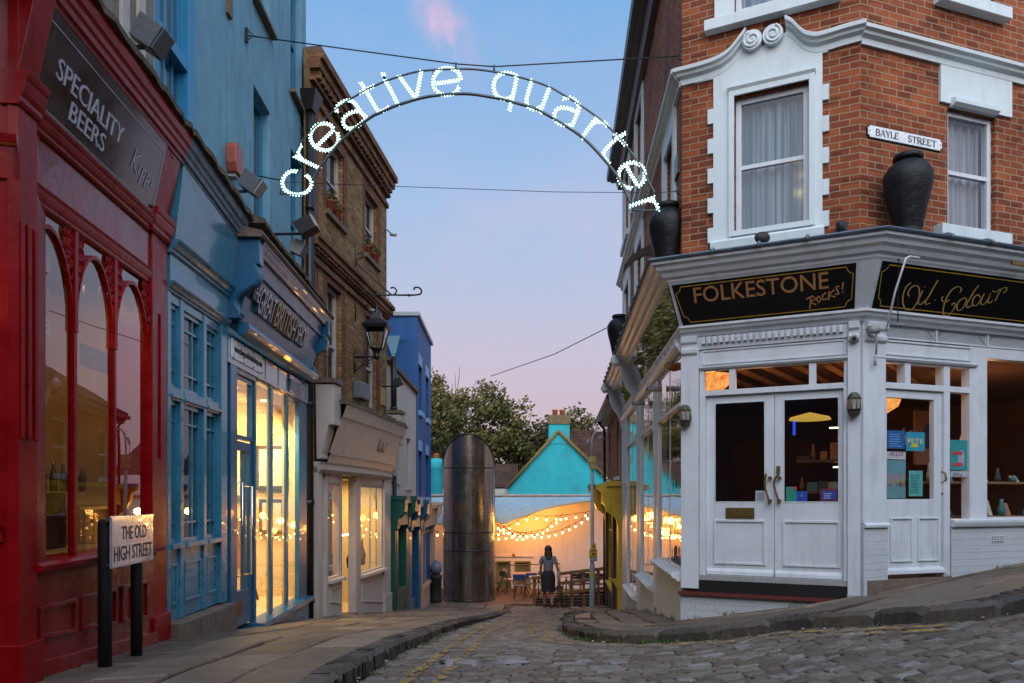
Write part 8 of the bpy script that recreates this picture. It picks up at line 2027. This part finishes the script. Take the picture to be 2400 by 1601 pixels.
Rr = [.13,.115,.125,.07,.05,.095,.085,.058,.038,.035,.085,.058,.038,.035,.052,.040,.032,.026,.052,.040,.032,.026]
skin('body', J, E, Rr, skinm, T)
def fingers(root, w, d, sg):
    for k in range(4):
        x = w[0]+(k-1.5)*.014; L = (.055,.068,.072,.060)[k]; skin('finger', [(x*1.0,w[1],w[2]-.02),(x,w[1]+.008,w[2]-.02-L*.5),(x,w[1]-.004,w[2]-.02-L)], [(0,1),(1,2)], [.008,.0075,.006], skinm, root, 1)
    skin('thumb', [(w[0]-sg*.02,w[1]+.01,w[2]),(w[0]-sg*.035,w[1]+.025,w[2]-.03),(w[0]-sg*.03,w[1]+.03,w[2]-.05)], [(0,1),(1,2)], [.010,.009,.007], skinm, root, 1)
fingers(T, (-.20,.15,.83), 0, -1); fingers(T, (.31,.10,.85), 0, 1)
skin('top', [(0,0,.98),(0,-.005,1.12),(0,-.01,1.28),(0,-.005,1.40),(-.16,-.01,1.39),(-.225,-.02,1.22),(.16,-.01,1.39),(.23,-.03,1.22)], [(0,1),(1,2),(2,3),(3,4),(4,5),(3,6),(6,7)], [.165,.145,.150,.095,.070,.062,.070,.062], topm, T)
m = MB(); o_ = base_
def ring_(z, rx, ry, dy=0, n=24, wob=.0): return [o_+Vector((rx*math.cos(2*math.pi*k/n)*(1+wob*math.sin(k*5)), dy+ry*math.sin(2*math.pi*k/n)*(1+wob*math.cos(k*4)), z)) for k in range(n)]
rings = [ring_(1.02,.15,.12), ring_(.92,.185,.15), ring_(.80,.20,.165), ring_(.62,.195,.185,0,24,.03), ring_(.47,.20,.20,0,24,.06)]
for a, b in zip(rings, rings[1:]):
    for k in range(24): m.face([a[k], a[(k+1)%24], b[(k+1)%24], b[k]], None, True)
m.build('skirt', skirtm, T)
m = MB(); hb = base_+Vector((0,0,0))
m.ball(hb+Vector((0,-.005,1.615)), .118, 14, 10, sx=.92, sy=1.0, sz=1.08); m.ball(hb+Vector((0,-.055,1.50)), .115, 14, 10, sx=1.0, sy=.62, sz=1.35); m.ball(hb+Vector((.01,-.085,1.36)), .10, 14, 10, sx=1.05, sy=.5, sz=1.5)
m.build('hair', hairm, T)
m = MB(); hc = o_+Vector((0,.035,1.60))
for sx in (-1,1): m.ball(hc+Vector((sx*.033,.088,.01)), .011, 8, 6)
m.build('eye', M['signwhite'], T)
m = MB(); m.ball(hc+Vector((0,.105,-.02)), .015, 8, 6, sz=1.6); m.build('nose', skinm, T); m = MB(); m.ball(hc+Vector((0,.092,-.055)), .02, 8, 6, sy=.4, sz=.35); m.build('mouth', plain('lips', (.3,.07,.06), .5), T)
for dx_, dy_, dz_ in ((-.10,.19,.02),(.09,-.07,.02)):
    m = MB(); m.ball(o_+Vector((dx_,dy_-.04,.03)), .05, 10, 6, sx=.9, sy=2.1, sz=.7); m.build('shoe', skirtm, T)
bag = thing('shoulder_bag', 'pale tote bag hanging at the woman\'s right side', 'bag', base_+Vector((.27,.0,.85)))
m = MB(); q = base_+Vector((.29,-.05,.0)); m.hexa([q+Vector(v_) for v_ in ((-.05,-.14,.78),(.04,-.14,.78),(.04,.14,.78),(-.05,.14,.78),(-.03,-.15,1.05),(.02,-.15,1.05),(.02,.15,1.05),(-.03,.15,1.05))]); m.build('bag_body', plain('pale_canvas', (.36,.36,.36), .8), bag, .02)
m = MB(); m.tube(spline([q+Vector((0,-.12,1.04)), q+Vector((-.05,-.06,1.25)), q+Vector((-.10,.04,1.44)), q+Vector((-.05,.10,1.25)), q+Vector((0,.12,1.04))], 4), .012, 5); m.build('strap', plain('pale_canvas_strap', (.3,.3,.3), .8), bag)
# dog
Yd = 21.0; db = Vector(((1313-HX)/F*Yd, Yd, gr((1313-HX)/F*Yd, Yd)+.01))
T = thing('dog', 'small curly brown dog walking away beside the woman', 'dog', db)
fur = paint('curly_fur', (.13,.075,.035), .95, .5, .3, 1.5, 60, streak=False)
JD = [(0,-.17,.34),(0,0,.33),(0,.17,.36),(0,.25,.46),(0,.30,.55),(0,.39,.53),
      (-.075,-.18,.27),(-.08,-.12,.20),(-.08,-.22,.12),(-.08,-.18,.02),(.075,-.18,.27),(.08,-.15,.20),(.08,-.25,.12),(.08,-.21,.02),
      (-.07,.17,.27),(-.075,.16,.15),(-.075,.17,.02),(.07,.17,.27),(.075,.20,.15),(.075,.24,.03),(0,-.25,.42),(0,-.28,.52)]
ED = [(0,1),(1,2),(2,3),(3,4),(4,5),(0,6),(6,7),(7,8),(8,9),(0,10),(10,11),(11,12),(12,13),(2,14),(14,15),(15,16),(2,17),(17,18),(18,19),(0,20),(20,21)]
skin('body', JD, ED, [.10,.10,.115,.075,.075,.04,.06,.042,.028,.03,.06,.042,.028,.03,.05,.032,.03,.05,.032,.03,.028,.02], fur, T)
for sx in (-1,1): skin('ear', [(sx*.06,.28,.59),(sx*.085,.28,.52),(sx*.085,.29,.46)], [(0,1),(1,2)], [.02,.026,.018], fur, T, 1)
m = MB(); m.ball(db+Vector((0,.435,.535)), .018, 8, 6); m.build('nose', M['black'], T)
t = thing('dog_lead', 'thin dark lead between the woman\'s hand and the dog', 'dog lead', db+Vector((0,.2,.45))); m = MB(); m.tube(spline([db+Vector((0,.24,.48)), db+Vector((-.03,.25,.62)), base_+Vector((.31,.12,.82))], 5), .005, 4); m.build('strap', M['black'], t)

# ================================================================ the row of houses behind the photographer, seen only in the windows
T = thing('opposite_terrace', 'dark teal terraced shop across the upper street, reflected in the glass doors', 'building', (0,-7,-1))
FO = Face((-27,-6.5), (1,.0), (0,1))
hol = [(1.2+k*1.9, 2.5+k*1.9, -.2, 2.0) for k in range(24)] + [(1.4+k*3, 2.6+k*3, 3.2, 5) for k in range(15)]
m = MB(); FO.wall(m, 0, 48, -1.6, 6.2, hol, depth=.2); FO.quad(m, 0, 48, -1.6, 6.2, -3); m.build('wall', plain('dark_teal_render', (.02,.075,.095), .7), T)
for k, h in enumerate(hol): sash(FO, T, h[0], h[1], h[2], h[3], -.1, M['blue_frame'], M['glass_dark'], .06, .5, (), (.5,))

T = thing('upper_street_terrace', 'dark brick terrace on the far side of the upper street, reflected in the shop window', 'building', (9,-1,-1))
FO = Face((7.5,-1.6), (.9417,.336), (-.336,.9417))
hol = [(1.2+k*2.4, 2.5+k*2.4, .2, 2.2) for k in range(9)]
m = MB(); FO.wall(m, 0, 24, -1.6, 6.5, hol, depth=.2); FO.quad(m, 0, 24, -1.6, 6.5, -3); m.build('wall', M['brick_stock'], T)
for k, h in enumerate(hol): sash(FO, T, h[0], h[1], h[2], h[3], -.1, M['brown'], M['glass_dark'], .06, .5)
